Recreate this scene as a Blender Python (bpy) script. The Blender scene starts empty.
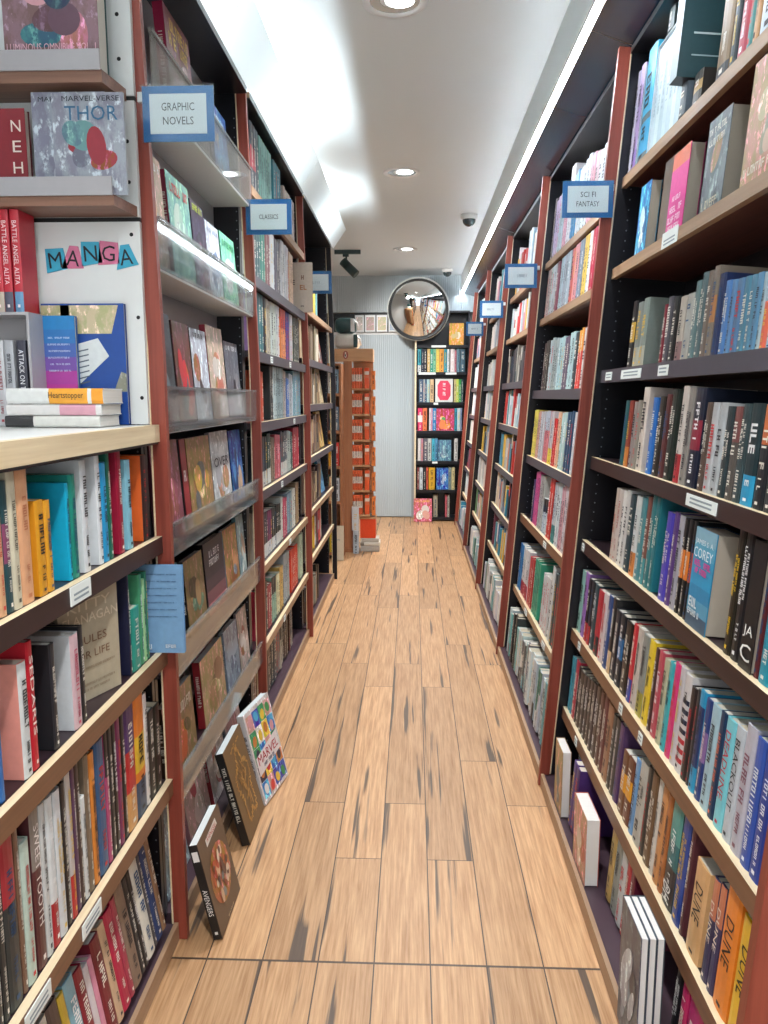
# Bookshop aisle. Metres; aisle along +Y, camera at the origin of XY.
import bpy, math, random
from mathutils import Vector, Matrix
scene = bpy.context.scene
COL = scene.collection
R = math.radians
rnd = random.Random(7)

# ------------------------------------------------------------------ materials
def lin(h):
    if isinstance(h, tuple): return h
    o = []
    for i in (0, 2, 4):
        c = int(h[i:i+2], 16) / 255
        o.append(c / 12.92 if c <= .04045 else ((c + .055) / 1.055) ** 2.4)
    return (o[0], o[1], o[2], 1.0)

def mat(name):
    m = bpy.data.materials.new(name); m.use_nodes = True
    nt = m.node_tree; b = nt.nodes['Principled BSDF']
    return m, nt, b, nt.nodes, nt.links

def simple(name, col, rough=.5, metal=0.0, spec=.5, noise=0.0, nscale=40.0, stretch=(1, 1, 1)):
    m, nt, b, N, K = mat(name)
    b.inputs['Roughness'].default_value = rough
    b.inputs['Metallic'].default_value = metal
    b.inputs['Specular IOR Level'].default_value = spec
    c = lin(col)
    if noise:
        tc = N.new('ShaderNodeTexCoord'); mp = N.new('ShaderNodeMapping'); mp.inputs['Scale'].default_value = stretch
        nz = N.new('ShaderNodeTexNoise'); nz.inputs['Scale'].default_value = nscale; nz.inputs['Detail'].default_value = 4
        K.new(tc.outputs['Object'], mp.inputs['Vector']); K.new(mp.outputs['Vector'], nz.inputs['Vector'])
        mx = N.new('ShaderNodeMix'); mx.data_type = 'RGBA'
        mx.inputs[6].default_value = tuple(x * (1 - noise) for x in c[:3]) + (1,)
        mx.inputs[7].default_value = tuple(min(1, x * (1 + noise)) for x in c[:3]) + (1,)
        K.new(nz.outputs['Fac'], mx.inputs[0]); K.new(mx.outputs[2], b.inputs['Base Color'])
    else:
        b.inputs['Base Color'].default_value = c
    return m

def attr_mat(name, rough=.45, spec=.5, noise=.12, nscale=60.0, art=False, coat=0.0):
    m, nt, b, N, K = mat(name)
    at = N.new('ShaderNodeAttribute'); at.attribute_name = 'Col'
    tc0 = N.new('ShaderNodeTexCoord'); tc = N.new('ShaderNodeMapping'); K.new(tc0.outputs['Object'], tc.inputs['Vector'])
    if art: tc.inputs['Scale'].default_value = (1, 1.25, .7)
    nz = N.new('ShaderNodeTexNoise'); nz.inputs['Scale'].default_value = nscale; nz.inputs['Detail'].default_value = 9 if art else 5; nz.inputs['Roughness'].default_value = .68 if art else .5
    K.new(tc.outputs[0], nz.inputs['Vector'])
    mx = N.new('ShaderNodeMix'); mx.data_type = 'RGBA'
    if art:
        # printed artwork: three inks broken up by noise
        hs = N.new('ShaderNodeHueSaturation'); hs.inputs['Hue'].default_value = .56; hs.inputs['Saturation'].default_value = 1.1; hs.inputs['Value'].default_value = .72
        K.new(at.outputs['Color'], hs.inputs['Color'])
        rp = N.new('ShaderNodeValToRGB'); rp.color_ramp.elements[0].position = .44; rp.color_ramp.elements[1].position = .56
        K.new(nz.outputs['Fac'], rp.inputs['Fac']); K.new(rp.outputs['Color'], mx.inputs[0])
        K.new(at.outputs['Color'], mx.inputs[6]); K.new(hs.outputs['Color'], mx.inputs[7])
        n2 = N.new('ShaderNodeTexNoise'); n2.inputs['Scale'].default_value = nscale * 1.7; n2.inputs['Detail'].default_value = 8; n2.inputs['Roughness'].default_value = .65
        K.new(tc.outputs[0], n2.inputs['Vector'])
        h2 = N.new('ShaderNodeHueSaturation'); h2.inputs['Hue'].default_value = .46; h2.inputs['Saturation'].default_value = .8; h2.inputs['Value'].default_value = 1.9
        K.new(at.outputs['Color'], h2.inputs['Color'])
        r2 = N.new('ShaderNodeValToRGB'); r2.color_ramp.elements[0].position = .55; r2.color_ramp.elements[1].position = .62
        K.new(n2.outputs['Fac'], r2.inputs['Fac'])
        m2 = N.new('ShaderNodeMix'); m2.data_type = 'RGBA'
        K.new(r2.outputs['Color'], m2.inputs[0]); K.new(mx.outputs[2], m2.inputs[6]); K.new(h2.outputs['Color'], m2.inputs[7])
        K.new(m2.outputs[2], b.inputs['Base Color'])
    else:
        hs = N.new('ShaderNodeHueSaturation'); hs.inputs['Value'].default_value = 1 - noise * 2.2
        K.new(at.outputs['Color'], hs.inputs['Color'])
        K.new(nz.outputs['Fac'], mx.inputs[0])
        K.new(at.outputs['Color'], mx.inputs[6]); K.new(hs.outputs['Color'], mx.inputs[7])
        K.new(mx.outputs[2], b.inputs['Base Color'])
    b.inputs['Roughness'].default_value = rough
    b.inputs['Specular IOR Level'].default_value = spec
    if coat: b.inputs['Coat Weight'].default_value = coat
    return m

M_COVER = attr_mat('printed card', .38, .5, .1, 70)
M_ART = attr_mat('printed artwork', .35, .5, art=True, nscale=26)
M_INK = attr_mat('ink lettering', .5, .4, 0.0)
def page_mat():
    m, nt, b, N, K = mat('paper pages')
    at = N.new('ShaderNodeAttribute'); at.attribute_name = 'Col'
    tc = N.new('ShaderNodeTexCoord'); wv = N.new('ShaderNodeTexNoise'); wv.inputs['Scale'].default_value = 1.0
    mp = N.new('ShaderNodeMapping'); mp.inputs['Scale'].default_value = (3, 900, 3)
    K.new(tc.outputs['Object'], mp.inputs['Vector']); K.new(mp.outputs['Vector'], wv.inputs['Vector'])
    hs = N.new('ShaderNodeHueSaturation'); hs.inputs['Value'].default_value = .72
    K.new(at.outputs['Color'], hs.inputs['Color'])
    mx = N.new('ShaderNodeMix'); mx.data_type = 'RGBA'
    K.new(wv.outputs['Fac'], mx.inputs[0]); K.new(at.outputs['Color'], mx.inputs[6]); K.new(hs.outputs['Color'], mx.inputs[7])
    K.new(mx.outputs[2], b.inputs['Base Color']); b.inputs['Roughness'].default_value = .85
    b.inputs['Specular IOR Level'].default_value = .2
    return m
M_PAGE = page_mat()
def wood(name, c0, c1, rough=.45, sc=(60, 2.2, 60), nscale=1.0):
    m, nt, b, N, K = mat(name)
    tc = N.new('ShaderNodeTexCoord'); mp = N.new('ShaderNodeMapping'); mp.inputs['Scale'].default_value = sc
    nz = N.new('ShaderNodeTexNoise'); nz.inputs['Scale'].default_value = nscale; nz.inputs['Detail'].default_value = 6; nz.inputs['Roughness'].default_value = .6
    K.new(tc.outputs['Object'], mp.inputs['Vector']); K.new(mp.outputs['Vector'], nz.inputs['Vector'])
    rp = N.new('ShaderNodeValToRGB'); rp.color_ramp.elements[0].position = .3; rp.color_ramp.elements[1].position = .7
    rp.color_ramp.elements[0].color = lin(c0); rp.color_ramp.elements[1].color = lin(c1)
    K.new(nz.outputs['Fac'], rp.inputs['Fac']); K.new(rp.outputs['Color'], b.inputs['Base Color'])
    b.inputs['Roughness'].default_value = rough
    return m
M_POST = wood('mahogany post', '742f22', '954636', .4, (50, 50, 2.0))
M_DARK = simple('dark laminate', '13131a', .3, noise=.25, nscale=8)
M_SHELF = wood('dark walnut shelf', '241a20', '33252a', .28)
M_PLINTH = simple('plum plinth laminate', '4a3842', .35, noise=.1, nscale=12)
M_RED = wood('red brown shelf', '4a2620', '6b3a2e', .4)
M_EDGE = wood('pale beech edge', 'cdb894', 'e6d6b4', .45)
M_TAN = wood('tan wood edge', '93755a', 'ac8d70', .45)
M_BROWN = wood('brown shelf front', '6a4a34', '80593f', .45)
M_DKBROWN = wood('dark brown shelf front', '2c1c1c', '3a2524', .4)
M_GREYF = simple('grey shelf front', '47434c', .45, noise=.1)
M_WHITEB = simple('white laminate', 'd9dcdb', .35, noise=.03)
M_GREYB = simple('pale grey laminate', 'a8a5a8', .3, noise=.05)
M_LABEL = simple('paper label', 'e4ebe8', .6)
M_LABELI = simple('label print', '8d9aa0', .6)
M_METAL = simple('peg hole sleeve', '8a9098', .35, .8)
M_BLACKHOLE = simple('peg hole', '0c0c0e', .8)
M_PINE = wood('pale pine', 'b98a60', 'd2a478', .5, (2.5, 40, 40))
M_PINEV = wood('warm pine post', '9a6442', 'b57b54', .5, (40, 40, 2.5))
M_BLACK = simple('black plastic', '101214', .4)
M_DGREEN = simple('dark teal metal', '17302f', .4)
M_WPLASTIC = simple('white plastic', 'dcdedd', .35)
M_BLUE = simple('blue card', '1264a2', .4)
M_PAPER = simple('white paper', 'dce4e8', .6)
M_GREYINK = simple('grey ink', '3c444c', .6)
M_FAINT = simple('faded ink', '98a8b4', .6)
M_ORANGE = simple('orange acrylic', 'f0641e', .3)
def glass(name, col=(1, 1, 1, 1), rough=.05, alpha=.28, graze=.6):
    # thin clear acrylic: mostly see-through with a glossy skin
    m, nt, b, N, K = mat(name)
    tr = N.new('ShaderNodeBsdfTransparent'); tr.inputs['Color'].default_value = (.96, .98, .98, 1)
    gl = N.new('ShaderNodeBsdfGlossy'); gl.inputs['Roughness'].default_value = rough
    df = N.new('ShaderNodeBsdfDiffuse'); df.inputs['Color'].default_value = lin('d8dedd')
    a = N.new('ShaderNodeMixShader'); a.inputs[0].default_value = .15
    K.new(gl.outputs[0], a.inputs[1]); K.new(df.outputs[0], a.inputs[2])
    s = N.new('ShaderNodeMixShader'); fr = N.new('ShaderNodeFresnel'); fr.inputs['IOR'].default_value = 1.5
    ma = N.new('ShaderNodeMath'); ma.operation = 'MULTIPLY_ADD'; ma.use_clamp = True; K.new(fr.outputs[0], ma.inputs[0]); ma.inputs[1].default_value = graze; ma.inputs[2].default_value = alpha * .6
    K.new(ma.outputs[0], s.inputs[0])
    K.new(tr.outputs[0], s.inputs[1]); K.new(a.outputs[0], s.inputs[2])
    K.new(s.outputs[0], N['Material Output'].inputs['Surface'])
    return m
M_ACRYL = glass('clear acrylic', alpha=.16)
M_ACRYLE = glass('acrylic edge', alpha=.4)
M_ACRYLT = glass('thin clear sleeve', alpha=.05, graze=.1)
def emit(name, col, s):
    m, nt, b, N, K = mat(name)
    b.inputs['Base Color'].default_value = lin(col); b.inputs['Emission Color'].default_value = lin(col); b.inputs['Emission Strength'].default_value = s
    return m
M_LED = emit('led diffuser', 'eef6ff', 44.0)
M_DOWN = emit('downlight lamp', 'f4f6f6', 9.0)
M_COVE = emit('cove tube', 'e8f6ff', 120.0)

# ------------------------------------------------------------------ mesh builder
class MB:
    def __init__(s): s.v = []; s.f = []; s.c = []; s.m = []; s.mats = []; s.sm = []
    def mi(s, m):
        if m not in s.mats: s.mats.append(m)
        return s.mats.index(m)
    def face(s, pts, m, col='ffffff', smooth=False):
        n = len(s.v); s.v.extend(tuple(p) for p in pts); s.f.append(tuple(range(n, n + len(pts))))
        s.c.append(lin(col)); s.m.append(s.mi(m)); s.sm.append(smooth)
    def hexa(s, P, m, col='ffffff', ms=None):
        # P: 8 corners, index = x + 2y + 4z ; ms: optional dict face->material (x0,x1,y0,y1,z0,z1)
        n = len(s.v); s.v.extend(tuple(p) for p in P)
        F = dict(x0=(0, 4, 6, 2), x1=(1, 3, 7, 5), y0=(0, 1, 5, 4), y1=(2, 6, 7, 3), z0=(0, 2, 3, 1), z1=(4, 5, 7, 6))
        for k, q in F.items():
            mm = (ms or {}).get(k, m); cc = col
            if isinstance(mm, tuple): mm, cc = mm
            s.f.append(tuple(n + i for i in q)); s.c.append(lin(cc)); s.m.append(s.mi(mm)); s.sm.append(False)
    def box(s, x0, x1, y0, y1, z0, z1, m, col='ffffff', ms=None):
        s.hexa([(x, y, z) for z in (z0, z1) for y in (y0, y1) for x in (x0, x1)], m, col, ms)
    def tube(s, path, rad, m, col='ffffff', seg=10, cap=True):
        rings = []
        P = [Vector(p) for p in path]
        rs = rad if isinstance(rad, (list, tuple)) else [rad] * len(P)
        up = Vector((0, 0, 1))
        n0 = len(s.v)
        for i, p in enumerate(P):
            d = (P[min(i + 1, len(P) - 1)] - P[max(i - 1, 0)]).normalized()
            a = d.cross(up)
            if a.length < .01: a = d.cross(Vector((1, 0, 0)))
            a.normalize(); b = d.cross(a)
            for k in range(seg):
                t = 2 * math.pi * k / seg
                s.v.append(tuple(p + rs[i] * (a * math.cos(t) + b * math.sin(t))))
        for i in range(len(P) - 1):
            for k in range(seg):
                a0 = n0 + i * seg + k; a1 = n0 + i * seg + (k + 1) % seg
                s.f.append((a0, a1, a1 + seg, a0 + seg)); s.c.append(lin(col)); s.m.append(s.mi(m)); s.sm.append(True)
        if cap:
            for i, r in ((0, 1), (len(P) - 1, -1)):
                q = [n0 + i * seg + k for k in range(seg)]
                s.f.append(tuple(q[::-1] if r > 0 else q)); s.c.append(lin(col)); s.m.append(s.mi(m)); s.sm.append(False)
    def lathe(s, prof, ctr, m, axis='z', seg=32, col='ffffff', flip=1):
        n0 = len(s.v); c = Vector(ctr)
        for r, h in prof:
            for k in range(seg):
                t = 2 * math.pi * k / seg; a, b = r * math.cos(t), r * math.sin(t)
                s.v.append(tuple(c + Vector((a, b, h) if axis == 'z' else (a, h, b))))
        for i in range(len(prof) - 1):
            for k in range(seg):
                a0 = n0 + i * seg + k; a1 = n0 + i * seg + (k + 1) % seg
                s.f.append((a0, a1, a1 + seg, a0 + seg)); s.c.append(lin(col)); s.m.append(s.mi(m)); s.sm.append(True)
    def add(s, o, M=None):
        n = len(s.v)
        s.v.extend(tuple(M @ Vector(p)) if M else p for p in o.v)
        for f, c, m, k in zip(o.f, o.c, o.m, o.sm):
            s.f.append(tuple(n + i for i in f)); s.c.append(c); s.m.append(s.mi(o.mats[m])); s.sm.append(k)
    def build(s, name, parent=None, M=None):
        me = bpy.data.meshes.new(name); me.from_pydata(s.v, [], s.f)
        for m in s.mats: me.materials.append(m)
        me.polygons.foreach_set('material_index', s.m)
        me.polygons.foreach_set('use_smooth', s.sm)
        a = me.attributes.new('Col', 'FLOAT_COLOR', 'FACE')
        a.data.foreach_set('color', [x for c in s.c for x in c])
        me.update()
        o = bpy.data.objects.new(name, me); COL.objects.link(o)
        if M: o.matrix_world = M
        if parent: o.parent = parent
        return o

def tag(o, label, cat, group=None):
    o['label'] = label; o['category'] = cat
    if group: o['group'] = group
    return o
def empty(name, M, label, cat, group=None):
    o = bpy.data.objects.new(name, None); COL.objects.link(o); o.empty_display_size = .05
    o.matrix_world = M
    return tag(o, label, cat, group)
def thing(name, loc, label, cat, group=None): return empty(name, Matrix.Translation(loc), label, cat, group)
def structure(mb, name):
    o = mb.build(name); o['kind'] = 'structure'; return o
def local(mb, root):
    inv = root.matrix_world.inverted(); mb.v = [tuple(inv @ Vector(p)) for p in mb.v]; return mb
def part(mb, name, root, parent=None):
    # geometry given in world space -> child of root (or of a part of root)
    return local(mb, root).build(name, parent or root)

# ------------------------------------------------------------------ lettering
_tc = {}
def text_faces(s):
    if s in _tc: return _tc[s]
    cu = bpy.data.curves.new('t', 'FONT'); cu.body = s; cu.align_x = 'CENTER'; cu.resolution_u = 2
    o = bpy.data.objects.new('t', cu); COL.objects.link(o); bpy.context.view_layer.update()
    me = bpy.data.meshes.new_from_object(o.evaluated_get(bpy.context.evaluated_depsgraph_get()))
    V = [v.co.copy() for v in me.vertices]; F = [tuple(p.vertices) for p in me.polygons]
    x0 = min(v.x for v in V); x1 = max(v.x for v in V); y0 = min(v.y for v in V); y1 = max(v.y for v in V)
    V = [((v.x - x0) / (x1 - x0) - .5, (v.y - y0) / (y1 - y0) - .5) for v in V]
    bpy.data.objects.remove(o); bpy.data.curves.remove(cu); bpy.data.meshes.remove(me)
    _tc[s] = (V, F); return _tc[s]
def text(mb, s, c, e1, e2, w, h, m, col='ffffff'):
    V, F = text_faces(s); c = Vector(c); e1 = Vector(e1); e2 = Vector(e2)
    n = len(mb.v); mb.v.extend(tuple(c + e1 * (x * w) + e2 * (y * h)) for x, y in V)
    for f in F:
        mb.f.append(tuple(n + i for i in f)); mb.c.append(lin(col)); mb.m.append(mb.mi(m)); mb.sm.append(False)
STROKES = [('l', 't', 'm'), ('l', 'r', 'm'), ('t', 'c'), ('l', 'b'), ('l', 't', 'b', 'r'), ('c',), ('l', 'r', 't'), ('l', 'm', 'b', 't'), ('r', 'l', 'b'), ('l', 't', 'r', 'm')]
def marks(mb, c, e1, e2, L, hgt, m, col, rng, simple_=False):
    # rows of letter-like strokes, too small to read
    c = Vector(c); e1 = Vector(e1); e2 = Vector(e2)
    def q(a0, a1, b0, b1): mb.face([c + e1 * a + e2 * b for a, b in ((a0, b0), (a1, b0), (a1, b1), (a0, b1))], m, col)
    x = -L / 2; lw = hgt * .62; t = hgt * .2
    while x + lw < L / 2:
        if rng.random() < .16: x += lw * .8; continue
        y0, y1 = -hgt / 2, hgt / 2
        if simple_: q(x, x + lw * rng.uniform(.5, 1), y0, y1)
        else:
            for k in rng.choice(STROKES):
                if k == 'l': q(x, x + t, y0, y1)
                elif k == 'r': q(x + lw - t, x + lw, y0, y1)
                elif k == 'c': q(x + lw / 2 - t / 2, x + lw / 2 + t / 2, y0, y1)
                elif k == 't': q(x, x + lw, y1 - t, y1)
                elif k == 'b': q(x, x + lw, y0, y0 + t)
                else: q(x, x + lw, -t / 2, t / 2)
        x += lw * 1.22

# ------------------------------------------------------------------ the two sides of the aisle
LEAN = R(4.19); X0 = .498
ca, sa = math.cos(LEAN), math.sin(LEAN)
def side_matrix(side, dep, Y, h):
    """local frame of a shelf spot: x into the case, z up its front, origin on the shelf"""
    if side == 'R':
        o = Vector((X0 + dep * ca + h * sa, Y, h * ca - dep * sa))
        return Matrix(((ca, 0, sa, o.x), (0, 1, 0, o.y), (-sa, 0, ca, o.z), (0, 0, 0, 1)))
    if side == 'L':
        return Matrix(((-1, 0, 0, -.60 - dep), (0, -1, 0, Y), (0, 0, 1, h), (0, 0, 0, 1)))
    # far case faces the camera: x into the case is +Y, its y is -X
    return Matrix(((0, -1, 0, dep), (1, 0, 0, Y), (0, 0, 1, h), (0, 0, 0, 1)))

# ------------------------------------------------------------------ books
def lum(h): return .3 * int(h[0:2], 16) + .59 * int(h[2:4], 16) + .11 * int(h[4:6], 16)
PAGES = ['d9d2c2', 'cfc8b8', 'e2ddd2', 'c9bfa8', 'dcd8cf']
def cover_mesh(w, h, d, col, k, bands, rng, title=None, tcol=None, detail=True, style=''):
    """spine at x=0, boards running to x=d, thickness along y 0..w"""
    mb = MB(); t = min(.0022, w * .18); bul = min(.003, w * .12)
    sp = [(0, w), (-bul * .8, w * .8), (-bul, w * .5), (-bul * .8, w * .2), (0, 0)]
    out = [(d, 0), (d, t), (t, t), (t, w - t), (d, w - t), (d, w)]
    ring = sp + out
    cuts = sorted({0.0, 1.0, *[b for x in bands for b in x[:2]]})
    if k is None: k = col
    for i in range(len(ring)):
        a, b = ring[i], ring[(i + 1) % len(ring)]
        isp = i < 4
        if isp:
            for z0, z1 in zip(cuts[:-1], cuts[1:]):
                cc = col
                for u0, u1, bc in bands:
                    if u0 - 1e-6 <= z0 and z1 <= u1 + 1e-6: cc = bc
                mb.face([(a[0], a[1], z0 * h), (b[0], b[1], z0 * h), (b[0], b[1], z1 * h), (a[0], a[1], z1 * h)], M_COVER, cc)
        else:
            mb.face([(a[0], a[1], 0), (b[0], b[1], 0), (b[0], b[1], h), (a[0], a[1], h)], M_COVER, k)
    # U-shaped top and bottom rims
    for z, fl in ((0, 1), (h, 0)):
        for q in ([(0, 0), (d, 0), (d, t), (0, t)], [(0, w - t), (d, w - t), (d, w), (0, w)], [(0, t), (t, t), (t, w - t), (0, w - t)], [(0, 0), (0, w), (-bul * .8, w * .8), (-bul, w * .5), (-bul * .8, w * .2)]):
            q = [(x, y, z) for x, y in q]
            mb.face(q[::-1] if fl else q, M_COVER, k)
    if detail:
        x = -bul - .0007
        up = (0, -1, 0); rd = (0, 0, -1)
        if tcol is None: tcol = ('e9e4d8' if lum(col) < 120 else '2a2a30') if rng.random() < .75 else rng.choice(['d8b44a', 'c83a3a', 'f0f0f0', '28507a'])
        if title:
            text(mb, title, (x, w * .5, h * .58), rd, up, h * min(.62, .1 * len(title)), w * .55, M_INK, tcol)
        else:
            hh = w * rng.uniform(.3, .5)
            L1 = h * rng.uniform(.35, .5); L2 = h * rng.uniform(.14, .24)
            z1 = h * rng.uniform(.56, .66)
            if style == 'two':
                marks(mb, (x, w * .67, z1), rd, up, L1, w * .26, M_INK, tcol, rng); marks(mb, (x, w * .32, z1), rd, up, L1 * .8, w * .22, M_INK, tcol, rng)
            else:
                marks(mb, (x, w * .5, z1), rd, up, L1, hh, M_INK, tcol, rng)
            marks(mb, (x, w * .5, h * .22), rd, up, L2, hh * .7, M_INK, tcol, rng)
        mb.face([(x, w * .36, h * .045), (x, w * .36, h * .075), (x, w * .64, h * .075), (x, w * .64, h * .045)], M_INK, tcol)
        if lum(k) > 0 and k != col:
            # a paragraph of small print and a barcode on the near board
            for i in range(7):
                z = h * (.78 - .07 * i); mb.face([(d * .22, -.0006, z), (d * rng.uniform(.6, .85), -.0006, z), (d * .7, -.0006, z + h * .012), (d * .22, -.0006, z + h * .012)], M_INK, '2c2c30' if lum(k) > 110 else 'd8d0c8')
            mb.face([(d * .18, -.0006, h * .06), (d * .42, -.0006, h * .06), (d * .42, -.0006, h * .17), (d * .18, -.0006, h * .17)], M_INK, 'e8e8e4')
    return mb
def page_mesh(w, h, d, col, hard):
    t = min(.0022, w * .18) + .0002; e = .003 if hard else .0008
    mb = MB(); mb.box(t, d - (.004 if hard else .0012), t, w - t, e, h - e, M_PAGE, col)
    return mb

NAMED = dict(black='141416', charcoal='333438', grey='77787a', silver='b0b4b8', white='e0e4e4', cream='d8cdb4', tan='b8a07c', brown='6a4a38', chestnut='8a5a3a', maroon='6a2430', crimson='a82038', red='c8302c', coral='d8705a', orange='e08a38', amber='d89c30', yellow='e4c840', olive='8a8850', green='3a8a58', teal='258088', aqua='8cc4c0', cyan='30b0d0', azure='4aa0d0', blue='3a68a8', navy='1e3458', slate='4a5c6c', lilac='a890b8', purple='5a3a70', plum='7a2a58', pink='d898a8', magenta='c83a78', rose='b85a68')
def cname(h):
    a = [int(h[i:i+2], 16) for i in (0, 2, 4)]
    return min(NAMED, key=lambda n: sum((x - int(NAMED[n][i:i+2], 16)) ** 2 for x, i in zip(a, (0, 2, 4))))
ORD = lambda n: str(n) + ('th' if 10 < n % 100 < 14 else {1: 'st', 2: 'nd', 3: 'rd'}.get(n % 10, 'th'))
CASENAME = dict(near_right='nearest right bookcase', second_right='second right bookcase', near_left='nearest left bookcase', classics='classics bookcase')
SHELF = {('near_left', 'first'): 'first shelf under counter', ('near_left', 'second'): 'second shelf under counter', ('near_left', 'third'): 'third shelf under counter'}
def shelfname(case, n):
    if (case, n) in SHELF: return SHELF[(case, n)]
    return n + ' shelf' if n in ('top', 'floor') else n + ' shelf down'
# ------------------------------------------------------------------ the setting
def floor_mat():
    m, nt, b, N, K = mat('bamboo floor planks')
    tc = N.new('ShaderNodeTexCoord'); sx = N.new('ShaderNodeSeparateXYZ'); K.new(tc.outputs['Object'], sx.inputs[0])
    def M(op, a, bb=None, c=None):
        n = N.new('ShaderNodeMath'); n.operation = op
        for i, v in enumerate((a, bb, c)):
            if v is None: continue
            if isinstance(v, (int, float)): n.inputs[i].default_value = v
            else: K.new(v, n.inputs[i])
        return n.outputs[0]
    X, Y = sx.outputs[0], sx.outputs[1]
    W = .1405
    xs = M('ADD', X, .0895)
    far = M('GREATER_THAN', Y, 1.735)
    u = M('DIVIDE', M('ADD', xs, M('MULTIPLY', far, 0.0)), W); iu = M('FLOOR', u); fu = M('FRACT', u)
    wn = N.new('ShaderNodeTexWhiteNoise'); wn.noise_dimensions = '1D'; K.new(M('ADD', iu, M('MULTIPLY', far, 31)), wn.inputs['W'])
    L = 1.42
    v = M('ADD', M('DIVIDE', M('SUBTRACT', Y, 1.735), L), M('MULTIPLY', M('ROUND', M('MULTIPLY', wn.outputs['Value'], 4)), .23)); iv = M('FLOOR', v); fv = M('FRACT', v)
    cb = N.new('ShaderNodeCombineXYZ'); K.new(iu, cb.inputs[0]); K.new(iv, cb.inputs[1]); K.new(far, cb.inputs[2])
    w2 = N.new('ShaderNodeTexWhiteNoise'); w2.noise_dimensions = '3D'; K.new(cb.outputs[0], w2.inputs['Vector'])
    def near(fr, width, size):
        d = M('MINIMUM', fr, M('SUBTRACT', 1.0, fr)); return M('LESS_THAN', M('MULTIPLY', d, size), width)
    seam = M('MAXIMUM', near(fu, .0017, W), near(fv, .0016, L))
    cross = M('LESS_THAN', M('ABSOLUTE', M('SUBTRACT', Y, 1.735)), .0035)
    seam = M('MAXIMUM', seam, cross)
    # fine grain
    off = N.new('ShaderNodeVectorMath'); off.operation = 'MULTIPLY_ADD'; K.new(w2.outputs['Color'], off.inputs[0]); off.inputs[1].default_value = (7, 7, 7); K.new(tc.outputs['Object'], off.inputs[2])
    mp = N.new('ShaderNodeMapping'); mp.inputs['Scale'].default_value = (130, 5, 1); K.new(off.outputs[0], mp.inputs['Vector'])
    g = N.new('ShaderNodeTexNoise'); g.inputs['Scale'].default_value = 1; g.inputs['Detail'].default_value = 6; g.inputs['Roughness'].default_value = .65; K.new(mp.outputs[0], g.inputs['Vector'])
    rp = N.new('ShaderNodeValToRGB'); e = rp.color_ramp.elements
    e[0].position = .32; e[0].color = lin('a1764e'); e[1].position = .66; e[1].color = lin('cba278'); K.new(g.outputs['Fac'], rp.inputs['Fac'])
    # dark flame streaks
    mp2 = N.new('ShaderNodeMapping'); mp2.inputs['Scale'].default_value = (30, 1.05, 1); K.new(off.outputs[0], mp2.inputs['Vector'])
    s = N.new('ShaderNodeTexNoise'); s.inputs['Scale'].default_value = 1; s.inputs['Detail'].default_value = 3; s.inputs['Roughness'].default_value = .42; s.inputs['Distortion'].default_value = .25; K.new(mp2.outputs[0], s.inputs['Vector'])
    r2 = N.new('ShaderNodeValToRGB'); r2.color_ramp.elements[0].position = .615; r2.color_ramp.elements[1].position = .655; K.new(s.outputs['Fac'], r2.inputs['Fac'])
    hs = N.new('ShaderNodeHueSaturation'); K.new(rp.outputs['Color'], hs.inputs['Color']); K.new(M('ADD', M('MULTIPLY', w2.outputs['Value'], .3), .85), hs.inputs['Value'])
    m1 = N.new('ShaderNodeMix'); m1.data_type = 'RGBA'; K.new(M('MULTIPLY', r2.outputs['Color'], .86), m1.inputs[0]); K.new(hs.outputs['Color'], m1.inputs[6]); m1.inputs[7].default_value = lin('3c3430')
    m2 = N.new('ShaderNodeMix'); m2.data_type = 'RGBA'; K.new(M('MULTIPLY', seam, .92), m2.inputs[0]); K.new(m1.outputs[2], m2.inputs[6]); m2.inputs[7].default_value = lin('352a24')
    K.new(m2.outputs[2], b.inputs['Base Color'])
    b.inputs['Roughness'].default_value = .42
    bp = N.new('ShaderNodeBump'); bp.inputs['Strength'].default_value = .12; bp.inputs['Distance'].default_value = .002; K.new(g.outputs['Fac'], bp.inputs['Height']); K.new(bp.outputs[0], b.inputs['Normal'])
    return m
mb = MB(); mb.box(-1.3, 1.3, -1.5, 9.1, -.06, 0, floor_mat()); structure(mb, 'floor')
M_CEIL = simple('ceiling paint', 'd6dcdc', .55, noise=.015, nscale=2)
ZC = 2.74
mb = MB(); mb.box(-1.3, 1.3, -1.5, 9.1, ZC, ZC + .06, M_CEIL); structure(mb, 'ceiling')
M_WALL = simple('painted wall', 'b4b2ae', .6)
mb = MB(); mb.box(-1.3, -1.15, -1.5, 9.1, 0, ZC, M_WALL); structure(mb, 'wall_left')
mb = MB(); mb.box(1.15, 1.3, -1.5, 9.1, 0, ZC, M_WALL); structure(mb, 'wall_right')
M_FLUTE = simple('grey ribbed sheet', 'bcc8cd', .38, noise=.03, nscale=3)
def ribbed(mb, x0, x1, y, z0, z1, pitch=.024, amp=.0035, m=M_FLUTE):
    n = max(1, int((x1 - x0) / pitch))
    for i in range(n):
        a = x0 + (x1 - x0) * i / n; w = (x1 - x0) / n
        p = [(a, y), (a + w * .25, y - amp), (a + w * .6, y - amp), (a + w * .8, y), (a + w, y)]
        for q, r in zip(p[:-1], p[1:]): mb.face([(q[0], q[1], z0), (r[0], r[1], z0), (r[0], r[1], z1), (q[0], q[1], z1)], m)
YW = 8.97
mb = MB(); mb.box(-1.15, 1.15, YW + .01, YW + .13, 0, ZC, M_WALL)
ribbed(mb, -1.15, .98, YW - .08, 2.342, ZC)                      # boxed-out ribbed bulkhead
mb.box(-1.15, .98, YW - .078, YW + .01, 2.342, ZC - .001, M_FLUTE)
mb.box(-1.15, .03, YW - .02, YW + .01, 2.10, 2.128, M_WPLASTIC)  # ledge of the niche
mb.box(-1.15, .03, YW - .001, YW + .01, 2.128, 2.342, M_BLACK)
structure(mb, 'wall_back')
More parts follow.
